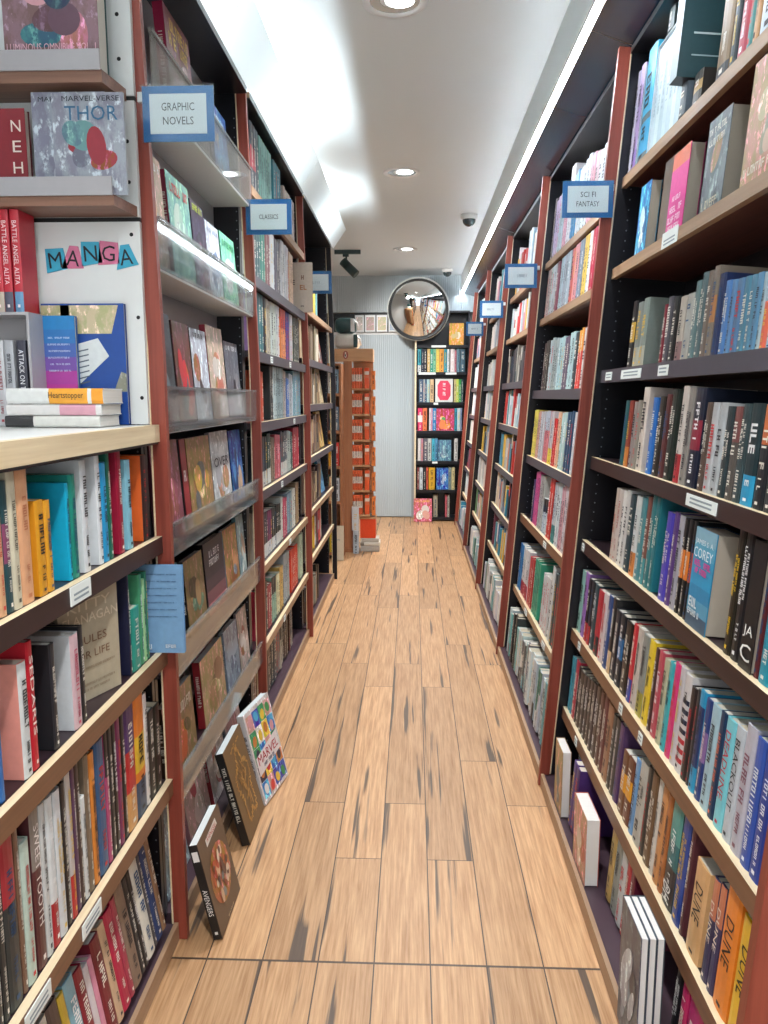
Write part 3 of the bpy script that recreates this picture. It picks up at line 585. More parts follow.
# ------------------------------------------------------------------ rows of books
TITLES = ['DEADLINE', 'BLACKOUT', 'DUNE', 'SEDARIS', 'SWEET TOOTH']
BOOKS = """
@near_right third 1.492
0 1.3265 0.0258 0.121 0.035 0.120 2763828
0 1.3544 0.0269 0.125 0.035 0.120 13154456
0 1.3835 0.0204 0.129 0.035 0.120 5595242
0 1.4063 0.0211 0.133 0.035 0.120 3824256
0 1.4298 0.0285 0.083 0.035 0.120 10469588
1 1.4607 0.0246 0.087 0.035 0.120 14182223 6 1
1 1.4879 0.0157 0.142 0.035 0.120 10466237
1 1.5063 0.0253 0.145 0.035 0.120 5932968
1 1.5343 0.0234 0.145 0.035 0.120 5537687
1 1.5606 0.0272 0.146 0.035 0.120 4947347
1 1.5907 0.0324 0.147 0.035 0.120 5404572
1 1.6262 0.0242 0.149 0.035 0.120 6128814 6 1
1 1.6537 0.0295 0.152 0.035 0.120 4880560 6 1
1 1.6877 0.0355 0.172 0.035 0.120 1845845
1 1.7278 0.0309 0.193 0.035 0.132 8023650 3 11565128
1 1.7595 0.0317 0.188 0.035 0.132 7233622
1 1.7950 0.0310 0.190 0.035 0.127 5400170 6 1
1 1.8313 0.0309 0.177 0.035 0.120 6257276 6 1
1 1.8677 0.0423 0.154 0.035 0.120 11118754
1 1.9158 0.0445 0.154 0.035 0.120 12169380 1 9071210
1 1.9664 0.0438 0.159 0.035 0.120 1184276
1 2.0166 0.0361 0.165 0.035 0.120 5591642
1 2.0560 0.0220 0.150 0.035 0.120 8068912
1 2.2189 0.0536 0.188 0.035 0.125 8227460 1 11053210
1 2.2733 0.0544 0.183 0.035 0.125 8094335 1 11053210
1 2.3364 0.0465 0.193 0.035 0.126 1776158 3 13148224
@near_right fourth 1.204
0 1.2781 0.0266 0.189 0.035 0.123 3820122
0 1.3069 0.0278 0.189 0.035 0.120 9079432
1 1.3370 0.0380 0.189 0.035 0.131 2895667 6 1
1 1.3782 0.0404 0.188 0.035 0.120 2303531 2 13134394
1 1.4220 0.0523 0.190 0.035 0.128 1913656 1 2923206
1 1.4771 0.0345 0.189 0.035 0.120 3557194 6 1
1 1.5146 0.0332 0.183 0.035 0.120 5722701 2 8014408
1 1.5519 0.0338 0.183 0.035 0.120 2832958 6 1
1 1.5890 0.0355 0.190 0.035 0.120 11712442
1 1.6279 0.0372 0.190 0.035 0.120 12172479
1 1.6687 0.0292 0.190 0.035 0.126 5917250 6 1
1 1.7129 0.0600 0.221 0.035 0.138 1712694 3 9052728
1 1.7783 0.0360 0.224 0.035 0.148 9407108 6 1
1 1.8199 0.0377 0.227 0.035 0.154 13616830 1 11546680
1 1.8847 0.0452 0.220 0.035 0.141 1976868 6 1
1 1.9347 0.0360 0.208 0.035 0.131 5909548 6 1
1 1.9774 0.0446 0.203 0.035 0.141 2762272 6 1
1 2.0360 0.0399 0.200 0.035 0.133 2846656
1 2.1173 0.0512 0.228 0.035 0.149 14208192
1 2.1766 0.0338 0.192 0.035 0.129 9407104
1 2.2111 0.0346 0.188 0.035 0.129 9997449
1 2.2565 0.0400 0.191 0.035 0.120 9189934 1 13138490
1 2.3010 0.0345 0.191 0.035 0.120 1923680
@near_right fifth 0.919
0 1.1629 0.0334 0.235 0.035 0.150 11033146
0 1.1985 0.0354 0.227 0.035 0.148 3816004
0 1.2362 0.0221 0.213 0.035 0.134 13683908
1 1.2616 0.0383 0.205 0.035 0.138 2068390 2 9058858
1 1.3033 0.0157 0.225 0.035 0.143 5906214
1 1.3835 0.0356 0.243 0.035 0.168 1579036 6 1 5 15790320
1 1.4232 0.0291 0.243 0.035 0.155 2499098 6 1 5 15253552
1 1.6572 0.0222 0.220 0.035 0.144 1316378 3 13126192
1 1.6836 0.0243 0.218 0.035 0.145 1447963 3 14187056
1 1.7123 0.0237 0.216 0.035 0.137 1382170 3 14187056
1 1.7405 0.0306 0.219 0.035 0.149 11052720
1 1.7758 0.0303 0.221 0.035 0.139 5913722
1 1.8109 0.0450 0.214 0.035 0.135 4865968 6 1
1 1.9085 0.0347 0.238 0.035 0.153 2060152 6 1
1 1.9440 0.0355 0.238 0.035 0.153 3045758 6 1
1 1.9834 0.0316 0.230 0.035 0.145 8014400 1 4889248
1 2.0210 0.0432 0.224 0.035 0.152 4950674
1 2.0705 0.0453 0.220 0.035 0.153 13619920 1 13664320
1 2.1224 0.0499 0.216 0.035 0.140 2572874
1 2.1793 0.0329 0.224 0.035 0.141 13815755
1 2.2130 0.0337 0.219 0.035 0.141 14934492
1 2.2541 0.0339 0.217 0.035 0.139 13221044 5 10500660
1 2.2888 0.0347 0.217 0.035 0.139 12825511 5 10500660
@near_right sixth 0.600
1 1.1923 0.0385 0.237 0.035 0.160 1916826 5 15791352
1 1.2347 0.0327 0.232 0.035 0.149 3824304 5 15265524
1 1.2716 0.0381 0.238 0.035 0.164 12763340 5 9067114
1 1.3132 0.0348 0.218 0.035 0.137 12897492 11 1 5 2106412
1 1.3517 0.0387 0.215 0.035 0.136 8377568 11 0 5 12593224
1 1.3945 0.0244 0.214 0.035 0.140 1849946 5 14711386
1 1.4219 0.0383 0.213 0.035 0.143 11061460
1 1.4635 0.0278 0.211 0.035 0.145 2768762 3 9071264
1 1.4947 0.0302 0.215 0.035 0.149 2792136 8 1
1 1.5284 0.0120 0.209 0.035 0.133 3815996
1 1.5440 0.0283 0.204 0.035 0.142 2761766 5 12595264
1 1.5748 0.0372 0.219 0.035 0.149 13947087 7 1
1 1.6146 0.0294 0.222 0.035 0.141 13223112
1 1.6475 0.0313 0.219 0.035 0.140 14170744
1 1.6824 0.0289 0.209 0.035 0.143 4174008
1 1.7156 0.0317 0.204 0.035 0.141 12171418
1 1.7509 0.0367 0.210 0.035 0.133 12077658
1 1.7913 0.0215 0.207 0.035 0.131 4862000
1 1.8205 0.0422 0.213 0.035 0.147 15255602
1 1.8681 0.0471 0.211 0.035 0.141 9409680 1 11051072
1 1.9209 0.0409 0.214 0.035 0.141 13221556
1 1.9677 0.0335 0.211 0.035 0.147 13120060 1 3820192
1 2.0074 0.0607 0.202 0.035 0.132 1316376 6 1
1 2.0747 0.0503 0.203 0.035 0.132 1450542 3 2779808
1 2.1258 0.0511 0.202 0.035 0.132 1910326
1 2.1824 0.0370 0.224 0.035 0.149 2828844 1 13676682
1 2.2250 0.0424 0.219 0.035 0.140 3100554
1 2.2733 0.0523 0.212 0.035 0.141 14207176
1 2.3339 0.0552 0.206 0.035 0.129 12068922 1 2762288
1 2.3955 0.0444 0.212 0.035 0.133 3099218 6 1
1 2.4467 0.0390 0.211 0.035 0.136 2763824 1 12071994
1 2.4865 0.0398 0.209 0.035 0.136 1777190 1 12071994
1 2.5335 0.0444 0.218 0.035 0.141 10121144
1 2.5806 0.0514 0.214 0.035 0.146 9420984
@near_right seventh 0.310
1 1.1594 0.0622 0.223 0.035 0.120 15777824 11 2 5 2760728
1 1.2303 0.0573 0.232 0.035 0.120 15764010 11 2 5 3811360
1 1.2929 0.0245 0.215 0.035 0.110 4012128 11 2 5 15259848 2 13138522
1 1.3213 0.0260 0.208 0.035 0.110 3814744 11 2 5 15259848 2 13138522
1 1.3657 0.0637 0.194 0.035 0.110 14725242 11 2 5 2760728
1 1.4520 0.0183 0.246 0.035 0.165 5910584
1 1.4765 0.0398 0.248 0.035 0.170 2902682 6 1
1 1.5212 0.0595 0.242 0.035 0.152 1919578 9 1
1 1.5878 0.0252 0.230 0.035 0.144 11561530
1 1.6167 0.0337 0.230 0.035 0.146 13668442
1 1.6542 0.0233 0.231 0.035 0.154 14210252
1 1.6834 0.0425 0.226 0.035 0.152 6967352 6 1
1 1.7300 0.0253 0.223 0.035 0.150 3815992
1 1.7596 0.0552 0.213 0.035 0.149 12105904 6 1
1 1.8193 0.0302 0.197 0.035 0.136 7315664
1 1.8566 0.0490 0.175 0.035 0.120 6961704 3 15246364
1 1.9063 0.0498 0.169 0.035 0.120 7094826 3 15246364
1 1.9742 0.0352 0.220 0.035 0.139 5914474
1 2.0131 0.0326 0.220 0.035 0.146 4867652 5 14210256
1 2.0465 0.0334 0.215 0.035 0.146 3816507 5 14210256
1 2.0857 0.0530 0.226 0.035 0.147 10515802 6 1
1 2.1429 0.0391 0.234 0.035 0.149 6961722 6 1
1 2.1861 0.0428 0.228 0.035 0.144 5913140 6 1
1 2.2332 0.0446 0.225 0.035 0.148 5259834 6 1
1 2.2823 0.0369 0.216 0.035 0.139 4339770 6 1
1 2.3241 0.0357 0.211 0.035 0.131 4866106 6 1
1 2.3648 0.0369 0.203 0.035 0.129 4537400 6 1
1 2.4069 0.0409 0.198 0.035 0.137 4143158 6 1
1 2.4527 0.0451 0.191 0.035 0.123 5195328 6 1
0 2.4986 0.0246 0.194 0.035 0.130 2894382
1 2.5240 0.0452 0.202 0.035 0.139 12597840
1 2.5699 0.0302 0.199 0.035 0.132 4889264
0 2.6010 0.0310 0.192 0.035 0.132 5284793
@near_right top 2.105
0 1.0940 0.0293 0.238 0.030 0.146 2632510
0 1.1245 0.0290 0.239 0.039 0.136 2963265 2 2906762
0 1.1546 0.0395 0.201 0.033 0.148 6262877
0 1.1953 0.0339 0.197 0.032 0.127 6196059
0 1.2304 0.0511 0.201 0.040 0.150 5605461 2 2906762
0 1.2827 0.0427 0.227 0.039 0.158 12399674
0 1.3267 0.0397 0.217 0.039 0.154 8363439
0 1.3676 0.0494 0.218 0.033 0.134 8559033
0 1.4182 0.0307 0.205 0.031 0.124 14407626 1 11580596
0 1.4500 0.0529 0.206 0.032 0.120 14208198
0 1.5041 0.0331 0.229 0.040 0.156 5670482 1 8034992
0 1.5384 0.0392 0.228 0.037 0.155 6328928 1 5933658
@second_right top 2.075
1 2.8140 0.0452 0.216 0.035 0.139 5925488
1 2.8663 0.0518 0.242 0.035 0.160 14477034
1 2.9189 0.0526 0.239 0.035 0.160 14805995
1 2.9773 0.0552 0.247 0.035 0.158 13951208
1 3.0334 0.0560 0.241 0.035 0.158 15068148
1 3.0978 0.0597 0.255 0.035 0.162 14730444
1 3.1662 0.0396 0.271 0.035 0.186 14721204
1 3.2067 0.0404 0.271 0.035 0.186 14788280
1 3.2564 0.0495 0.291 0.035 0.190 14213352
1 3.3067 0.0503 0.286 0.035 0.190 14018283
1 3.3669 0.0466 0.277 0.035 0.190 13161692
1 3.4143 0.0474 0.277 0.035 0.190 13359586
1 3.4748 0.0484 0.292 0.035 0.190 3836608
1 3.5241 0.0492 0.283 0.035 0.190 2983097
1 3.5846 0.0398 0.347 0.035 0.190 14999780
1 3.6251 0.0406 0.346 0.035 0.190 14802148
1 3.6776 0.0389 0.285 0.035 0.190 14195376
1 3.7173 0.0397 0.278 0.035 0.190 15248318
1 3.7696 0.0381 0.297 0.035 0.190 12112088
1 3.8085 0.0381 0.291 0.035 0.190 11124677
1 3.8474 0.0389 0.288 0.035 0.190 11518410
1 3.8952 0.0512 0.287 0.035 0.184 12626120
1 3.9472 0.0520 0.279 0.035 0.184 12430285
1 4.0000 0.0450 0.301 0.035 0.190 7367280
@second_right second 1.797
1 2.8529 0.0422 0.232 0.035 0.152 14673126
1 2.9005 0.0344 0.236 0.035 0.165 3836570
1 2.9404 0.0430 0.236 0.035 0.154 14541540
1 2.9948 0.0325 0.236 0.035 0.155 12070992 6 1
1 3.0281 0.0333 0.234 0.035 0.155 12268361 6 1
1 3.0694 0.0491 0.236 0.035 0.175 14673126
1 3.1268 0.0345 0.236 0.035 0.171 15255648
1 3.1621 0.0353 0.236 0.035 0.171 15057248
1 3.2084 0.0399 0.236 0.035 0.169 8425632
1 3.2491 0.0407 0.236 0.035 0.169 8754089
1 3.2991 0.0399 0.236 0.035 0.175 14719648
1 3.3397 0.0407 0.236 0.035 0.175 15179943
1 3.3903 0.0552 0.232 0.035 0.161 14184554
1 3.4660 0.0444 0.236 0.035 0.165 11846864
0 3.5111 0.0444 0.236 0.035 0.165 10991298
0 3.5563 0.0444 0.236 0.035 0.165 11384002
0 3.6015 0.0444 0.236 0.035 0.165 12242651
0 3.6466 0.0452 0.236 0.035 0.165 11651023
0 3.7334 0.0611 0.236 0.035 0.178 10115690
0 3.8039 0.0456 0.236 0.035 0.166 13424346
0 3.8504 0.0456 0.236 0.035 0.166 14147816
0 3.8968 0.0464 0.236 0.035 0.166 13162709
0 3.9441 0.0497 0.236 0.035 0.170 13678776
0 3.9945 0.0505 0.236 0.035 0.170 13154741
@second_right third 1.437
1 2.9718 0.0554 0.228 0.035 0.148 14209228
1 3.0366 0.0380 0.233 0.035 0.147 14172216 2 15245376
1 3.0755 0.0388 0.225 0.035 0.147 14303536 2 15245376
1 3.1283 0.0573 0.223 0.035 0.151 2767428
1 3.1939 0.0489 0.231 0.035 0.151 11587284
1 3.2436 0.0497 0.230 0.035 0.151 11982297
0 3.3023 0.0465 0.222 0.035 0.151 6969968 6 1
0 3.3495 0.0473 0.219 0.035 0.151 6905462 6 1
0 3.4087 0.0405 0.229 0.035 0.155 11061452
0 3.4500 0.0405 0.226 0.035 0.155 11325912
0 3.4912 0.0413 0.226 0.035 0.155 11522263
0 3.5428 0.0510 0.231 0.035 0.156 10530996
0 3.5946 0.0518 0.224 0.035 0.156 10332583
0 3.6547 0.0544 0.240 0.035 0.164 11057340
0 3.7100 0.0552 0.233 0.035 0.164 11979213
0 3.7799 0.0450 0.238 0.035 0.163 3814450 6 1
0 3.8256 0.0450 0.237 0.035 0.163 3816760 6 1
0 3.8714 0.0458 0.230 0.035 0.163 4469816 6 1
@second_right fourth 1.104
1 2.9781 0.0601 0.243 0.035 0.161 13159632
1 3.0463 0.0427 0.247 0.035 0.162 1722992
1 3.0898 0.0427 0.242 0.035 0.162 1526378
1 3.1333 0.0435 0.241 0.035 0.162 2182515
1 3.1858 0.0525 0.239 0.035 0.165 12113104
1 3.2391 0.0533 0.235 0.035 0.165 12311515
0 3.3021 0.0336 0.237 0.035 0.149 15251600
0 3.3365 0.0344 0.236 0.035 0.149 15907997
0 3.3785 0.0366 0.208 0.035 0.139 14166056
0 3.4158 0.0374 0.208 0.035 0.139 13245726
0 3.4664 0.0413 0.238 0.035 0.157 13157576 1 15257664
0 3.5085 0.0421 0.236 0.035 0.157 12497853 1 15257664
0 3.5646 0.0368 0.238 0.035 0.152 14188680 2 12109012
0 3.6022 0.0368 0.238 0.035 0.152 13989244 2 12109012
0 3.6398 0.0376 0.234 0.035 0.152 13334659 2 12109012
0 3.6924 0.0407 0.234 0.035 0.154 12633292
0 3.7338 0.0407 0.228 0.035 0.154 12303300
0 3.7753 0.0415 0.231 0.035 0.154 13159382
0 3.8264 0.0354 0.232 0.035 0.147 14198936
0 3.8626 0.0362 0.225 0.035 0.147 13672853
0 3.9089 0.0373 0.238 0.035 0.164 14733408
0 3.9470 0.0373 0.237 0.035 0.164 15654763
0 3.9851 0.0381 0.234 0.035 0.164 15588711
@second_right fifth 0.792
1 2.9796 0.0307 0.266 0.035 0.169 14208208
1 3.0111 0.0315 0.261 0.035 0.169 14208467
1 3.0501 0.0322 0.263 0.035 0.166 14198960
1 3.0831 0.0330 0.254 0.035 0.166 13736359
1 3.1239 0.0352 0.264 0.035 0.180 13688032
1 3.1599 0.0360 0.263 0.035 0.180 13884895
1 3.2040 0.0356 0.259 0.035 0.178 12897488 1 3836554
1 3.2404 0.0364 0.255 0.035 0.178 11976392 1 3836554
1 3.2883 0.0527 0.264 0.035 0.182 13119528
1 3.3418 0.0535 0.260 0.035 0.182 13646899
0 3.4014 0.0532 0.162 0.035 0.120 12899544 2 1842208
0 3.4554 0.0540 0.158 0.035 0.120 12240851 2 1842208
0 3.5225 0.0401 0.254 0.035 0.163 11580592
0 3.5634 0.0401 0.251 0.035 0.163 11447468
0 3.6043 0.0409 0.251 0.035 0.163 11579571
0 3.6594 0.0370 0.261 0.035 0.176 13652112
0 3.6972 0.0370 0.257 0.035 0.176 14046096
0 3.7351 0.0378 0.252 0.035 0.176 13193359
0 3.7842 0.0461 0.209 0.035 0.140 3816042
@second_right sixth 0.404
1 2.9790 0.0455 0.303 0.035 0.190 2771540
1 3.0253 0.0463 0.296 0.035 0.190 2048333
1 3.0841 0.0509 0.313 0.035 0.190 14212316
1 3.1523 0.0404 0.246 0.035 0.150 13684944 5 12591152
0 3.1935 0.0404 0.246 0.035 0.150 14080474 5 12591152
0 3.2347 0.0404 0.240 0.035 0.150 13290959 5 12591152
0 3.2758 0.0412 0.241 0.035 0.150 13159890 5 12591152
0 3.3956 0.0386 0.256 0.035 0.130 3842176
0 3.4350 0.0386 0.251 0.035 0.130 3577977
0 3.4744 0.0386 0.255 0.035 0.130 3907968
0 3.5138 0.0394 0.255 0.035 0.130 3185022
0 3.5752 0.0413 0.238 0.035 0.154 12068912
0 3.6173 0.0413 0.231 0.035 0.154 11413548
0 3.6594 0.0421 0.234 0.035 0.154 12988219
0 3.7254 0.0481 0.244 0.035 0.164 13159632 1 11544648
0 3.7744 0.0481 0.242 0.035 0.164 14079705 1 11544648
0 3.8233 0.0481 0.237 0.035 0.164 14079703 1 11544648
0 3.8723 0.0489 0.240 0.035 0.164 13291731 1 11544648
0 3.9412 0.0502 0.238 0.035 0.161 2785472
0 3.9922 0.0502 0.237 0.035 0.161 2849214
@second_right floor 0.062
0 2.6840 0.0315 0.233 0.005 0.156 15066085
0 2.7167 0.0443 0.225 0.008 0.151 14014172
0 2.7622 0.0261 0.231 0.010 0.151 14280932 3 6974064
1 2.7895 0.0568 0.248 0.002 0.126 7777978
0 2.8475 0.0291 0.247 0.001 0.143 7449265
0 2.8778 0.0543 0.235 0.006 0.158 12570321
0 2.9333 0.0250 0.236 0.009 0.138 11977676
0 2.9595 0.0423 0.247 0.001 0.132 12568016 2 3832426
0 3.0030 0.0270 0.247 0.000 0.135 4291950 1 14212576
0 3.0312 0.0449 0.235 0.010 0.128 3832946
0 3.0772 0.0380 0.244 0.002 0.149 12043986 1 2763824
0 3.1164 0.0414 0.242 0.002 0.124 12765648 3 12898002
0 3.1591 0.0313 0.234 0.005 0.151 14213084 1 12898002
0 3.1916 0.0479 0.244 0.011 0.145 14608101 3 8040632
0 3.2407 0.0601 0.242 0.000 0.133 14082529
0 3.3020 0.0282 0.250 0.002 0.151 7038574
0 3.3314 0.0466 0.246 0.012 0.148 7037554 2 6974064
0 3.3792 0.0483 0.225 0.011 0.134 8890282 3 12898002
0 3.4287 0.0330 0.207 0.007 0.125 6515050 1 8040632
0 3.4629 0.0331 0.206 0.010 0.138 6778733 2 6974064
0 3.4972 0.0355 0.205 0.008 0.151 6580078 3 15262944
0 3.5339 0.0255 0.220 0.007 0.133 12834771 1 2763824
0 3.5606 0.0390 0.217 0.011 0.143 12832980 3 15262944
0 3.6008 0.0549 0.221 0.007 0.156 13030359
0 3.6569 0.0401 0.217 0.005 0.133 8370874
0 3.6981 0.0332 0.257 0.001 0.156 2831155
0 3.7325 0.0586 0.257 0.010 0.135 2961967
0 3.7923 0.0324 0.251 0.001 0.152 2632493
0 3.8259 0.0243 0.212 0.010 0.136 12371401
0 3.8514 0.0355 0.213 0.009 0.155 7776435
0 3.8881 0.0358 0.223 0.002 0.145 7516849 1 6974064
0 3.9251 0.0355 0.235 0.011 0.138 11649481
0 3.9617 0.0287 0.237 0.006 0.132 12045264
@third_right top 2.075
0 4.1540 0.0423 0.293 0.036 0.159 14468552
0 4.1975 0.0534 0.280 0.037 0.160 13291732
0 4.2522 0.0474 0.287 0.035 0.138 14278105 1 5937828
0 4.3007 0.0542 0.286 0.041 0.121 15065557 3 14195368
0 4.3561 0.0561 0.293 0.038 0.138 15062713 1 12174536
0 4.4135 0.0388 0.269 0.044 0.143 13357016
0 4.4534 0.0222 0.276 0.038 0.152 13029079
0 4.4769 0.0441 0.281 0.036 0.137 13950944
0 4.5221 0.0490 0.295 0.037 0.148 10797519 3 12111056
0 4.5723 0.0360 0.237 0.037 0.150 11913680
0 4.6095 0.0360 0.283 0.047 0.147 13488598
0 4.6467 0.0305 0.279 0.046 0.135 13093836
0 4.6784 0.0272 0.292 0.046 0.127 14081761
0 4.7068 0.0490 0.283 0.045 0.139 14082530 2 14734004
0 4.7571 0.0483 0.315 0.036 0.131 10599629 3 12898002
0 4.8065 0.0280 0.332 0.036 0.149 12568524 2 15262944
0 4.8357 0.0470 0.318 0.040 0.154 12174283 3 12174536
0 4.8839 0.0451 0.330 0.037 0.141 11583171
0 4.9302 0.0360 0.280 0.043 0.126 14857289 2 10470348
0 4.9674 0.0358 0.242 0.037 0.154 13386047 3 12111056
0 5.0044 0.0220 0.248 0.036 0.154 12861748
0 5.0276 0.0551 0.227 0.041 0.157 12110284 3 14212576
0 5.0840 0.0272 0.228 0.044 0.141 12440274 1 14195368
0 5.1123 0.0384 0.261 0.036 0.156 12662071
0 5.1519 0.0390 0.254 0.036 0.121 12664116 3 14207172
0 5.1921 0.0308 0.250 0.042 0.158 12336435
0 5.2241 0.0487 0.265 0.041 0.138 13292509 2 12728886
0 5.2740 0.0394 0.264 0.037 0.128 13359315
0 5.3146 0.0298 0.267 0.042 0.154 14211298 3 12111056
0 5.3456 0.0505 0.243 0.044 0.148 15185483 1 3837880
0 5.3973 0.0272 0.249 0.039 0.131 15776849
0 5.4257 0.0299 0.331 0.047 0.153 15525351
@third_right second 1.796
0 4.2213 0.0361 0.199 0.038 0.145 15524828
0 4.2586 0.0333 0.200 0.042 0.137 15396324
0 4.2931 0.0497 0.211 0.041 0.148 12372429 2 14212576
0 4.3440 0.0363 0.213 0.047 0.122 12240075
0 4.3815 0.0316 0.221 0.046 0.153 12043717 1 15262944
0 4.4144 0.0325 0.186 0.047 0.136 12927546 3 14999250
0 4.4480 0.0497 0.180 0.046 0.155 12465974 1 5937828
0 4.4989 0.0526 0.186 0.041 0.135 13684691 3 12898002
0 4.5528 0.0239 0.167 0.037 0.155 13945541 1 3837880
0 4.5778 0.0499 0.208 0.038 0.158 14147288
0 4.6691 0.0258 0.218 0.035 0.128 14870238
0 4.6960 0.0500 0.200 0.044 0.159 14921798
0 4.7473 0.0304 0.190 0.038 0.136 15251528
0 4.7789 0.0501 0.190 0.039 0.124 13997733
0 4.8301 0.0232 0.191 0.036 0.126 13933218 2 15262944
0 4.8546 0.0219 0.191 0.037 0.155 11847619
0 4.8777 0.0419 0.206 0.045 0.123 10469580
0 4.9946 0.0449 0.209 0.044 0.137 14146789
0 5.0407 0.0369 0.202 0.036 0.157 13188666
0 5.1121 0.0330 0.201 0.039 0.149 12924725 2 13620952
0 5.1463 0.0480 0.186 0.037 0.125 12765388
0 5.1955 0.0239 0.189 0.041 0.155 15052876
0 5.2206 0.0300 0.185 0.046 0.123 14858311
0 5.2517 0.0496 0.170 0.038 0.132 15067361 3 12728886
0 5.3025 0.0227 0.178 0.039 0.158 10470858 2 14195368
0 5.3264 0.0349 0.175 0.046 0.146 10141126
0 5.3625 0.0276 0.185 0.039 0.128 13752538 3 13620952
0 5.3913 0.0486 0.202 0.037 0.125 12569806 3 10470348
@third_right third 1.497
0 4.1540 0.0419 0.215 0.040 0.150 5984072
0 4.1971 0.0239 0.204 0.035 0.144 5588023 2 9071184
0 4.2222 0.0424 0.198 0.045 0.154 5853256 2 3816000
0 4.2658 0.0251 0.194 0.035 0.144 6244938 3 9078400
0 4.2921 0.0438 0.198 0.042 0.159 8749432
0 4.3371 0.0444 0.240 0.046 0.141 2830643
0 4.3827 0.0507 0.173 0.044 0.156 4209221
0 4.5163 0.0548 0.193 0.036 0.152 2829866
0 4.5722 0.0240 0.201 0.038 0.137 4742758 3 2106924
0 4.5974 0.0276 0.224 0.041 0.136 4798510 1 1710620
0 4.6262 0.0296 0.179 0.041 0.156 4273987 1 3816000
0 4.6570 0.0362 0.177 0.039 0.140 4275016 1 2373706
0 4.6944 0.0561 0.209 0.038 0.123 4342086
0 4.7517 0.0444 0.207 0.036 0.141 3947840 2 12104876
0 4.7972 0.0453 0.199 0.041 0.149 2764587
0 4.8437 0.0218 0.199 0.043 0.154 2829608 3 1710620
0 4.8668 0.0327 0.168 0.045 0.158 12368300 2 5917248
0 4.9006 0.0316 0.168 0.045 0.133 11841706
0 5.0093 0.0233 0.235 0.044 0.143 11841446 1 5267562
0 5.0338 0.0455 0.222 0.040 0.138 3554368
0 5.0804 0.0531 0.215 0.040 0.148 4274754 1 3816000
0 5.1347 0.0250 0.210 0.037 0.131 3488577
0 5.1609 0.0286 0.202 0.041 0.142 6956586
0 5.1907 0.0221 0.200 0.043 0.138 7286071 3 12104876
0 5.2141 0.0268 0.174 0.039 0.136 1912387
0 5.2420 0.0349 0.174 0.042 0.159 2636622
0 5.2781 0.0257 0.215 0.039 0.126 1776922 1 9071184
0 5.3050 0.0373 0.178 0.045 0.150 8749693 2 2106924
0 5.3435 0.0420 0.180 0.039 0.158 9342852
0 5.3868 0.0255 0.232 0.037 0.139 4403501 2 12104876
@third_right fourth 1.223
0 4.1540 0.0269 0.229 0.044 0.141 13255481
0 4.1821 0.0324 0.231 0.042 0.139 12992056
0 4.2157 0.0547 0.228 0.036 0.142 13252920 3 12111056
0 4.2716 0.0533 0.180 0.036 0.147 13094100 3 14999250
0 4.3261 0.0416 0.205 0.036 0.148 14523303
0 4.3689 0.0362 0.201 0.042 0.159 14064041
0 4.4064 0.0306 0.203 0.046 0.157 13868714 1 14734004
0 4.4381 0.0495 0.228 0.041 0.158 12963025 1 3837880
0 4.4889 0.0521 0.224 0.037 0.144 14144982 1 12728886
0 4.5422 0.0346 0.227 0.040 0.133 13619413 3 12111056
0 4.5780 0.0308 0.203 0.046 0.137 14339504
0 4.6100 0.0374 0.210 0.043 0.130 15127482 2 14195368
0 4.6486 0.0524 0.187 0.043 0.152 11979479
0 4.7022 0.0484 0.203 0.036 0.123 11914709 3 15262944
0 4.7518 0.0491 0.192 0.044 0.139 3115949
0 4.8021 0.0350 0.175 0.047 0.157 5674656
0 4.8382 0.0498 0.187 0.044 0.158 14278365 2 12728886
0 4.8892 0.0540 0.232 0.036 0.133 12663868
0 4.9445 0.0399 0.182 0.035 0.157 11193551
0 4.9856 0.0272 0.187 0.046 0.144 10667213 2 3837880
0 5.0140 0.0230 0.186 0.040 0.143 10273995
0 5.0382 0.0232 0.228 0.047 0.144 12529710
0 5.0626 0.0336 0.188 0.038 0.150 13948640 3 10470348
0 5.0974 0.0420 0.187 0.039 0.157 14343906
0 5.1406 0.0273 0.227 0.042 0.126 5807775 2 14734004
0 5.2279 0.0255 0.225 0.043 0.147 5872808
0 5.2546 0.0513 0.192 0.047 0.131 13949664 1 14999250
0 5.3071 0.0497 0.220 0.041 0.137 12531770
0 5.3580 0.0518 0.221 0.041 0.157 12861497
@third_right fifth 0.939
0 4.1540 0.0538 0.229 0.041 0.149 13484455 1 8034992
0 4.2090 0.0336 0.226 0.046 0.146 14204063
0 4.2438 0.0307 0.187 0.038 0.148 2974601
0 4.2757 0.0369 0.185 0.035 0.131 3300745
0 4.3139 0.0351 0.209 0.044 0.148 14144204 2 13662794
0 4.3502 0.0312 0.222 0.036 0.121 11975349 3 14737628
0 4.3825 0.0554 0.214 0.047 0.123 11446961 2 5933658
0 4.4391 0.0482 0.231 0.040 0.134 14596676
0 4.4885 0.0403 0.229 0.040 0.147 15460839 1 2906762
0 4.5299 0.0541 0.212 0.037 0.151 14593847
0 4.5852 0.0410 0.209 0.039 0.151 14661446
0 4.6273 0.0237 0.211 0.046 0.122 14070333 2 14727232
0 4.6523 0.0460 0.206 0.043 0.147 12990521 2 8034992
0 4.6994 0.0465 0.197 0.035 0.123 12860982
0 4.7472 0.0289 0.242 0.043 0.133 1317664
0 4.7773 0.0360 0.242 0.036 0.131 1646624 2 14206120
0 4.8145 0.0288 0.174 0.036 0.149 4625841
0 4.8445 0.0348 0.175 0.040 0.147 4363179
0 4.8805 0.0470 0.172 0.040 0.146 4229288
0 4.9287 0.0422 0.169 0.038 0.145 13530693
0 4.9721 0.0478 0.169 0.045 0.136 13860177 1 4165544
0 5.0211 0.0384 0.192 0.044 0.133 12104888 1 14206120
0 5.0607 0.0482 0.202 0.043 0.156 11974585 3 14737628
0 5.1101 0.0453 0.191 0.042 0.138 11120303
0 5.1566 0.0482 0.219 0.040 0.131 14924354
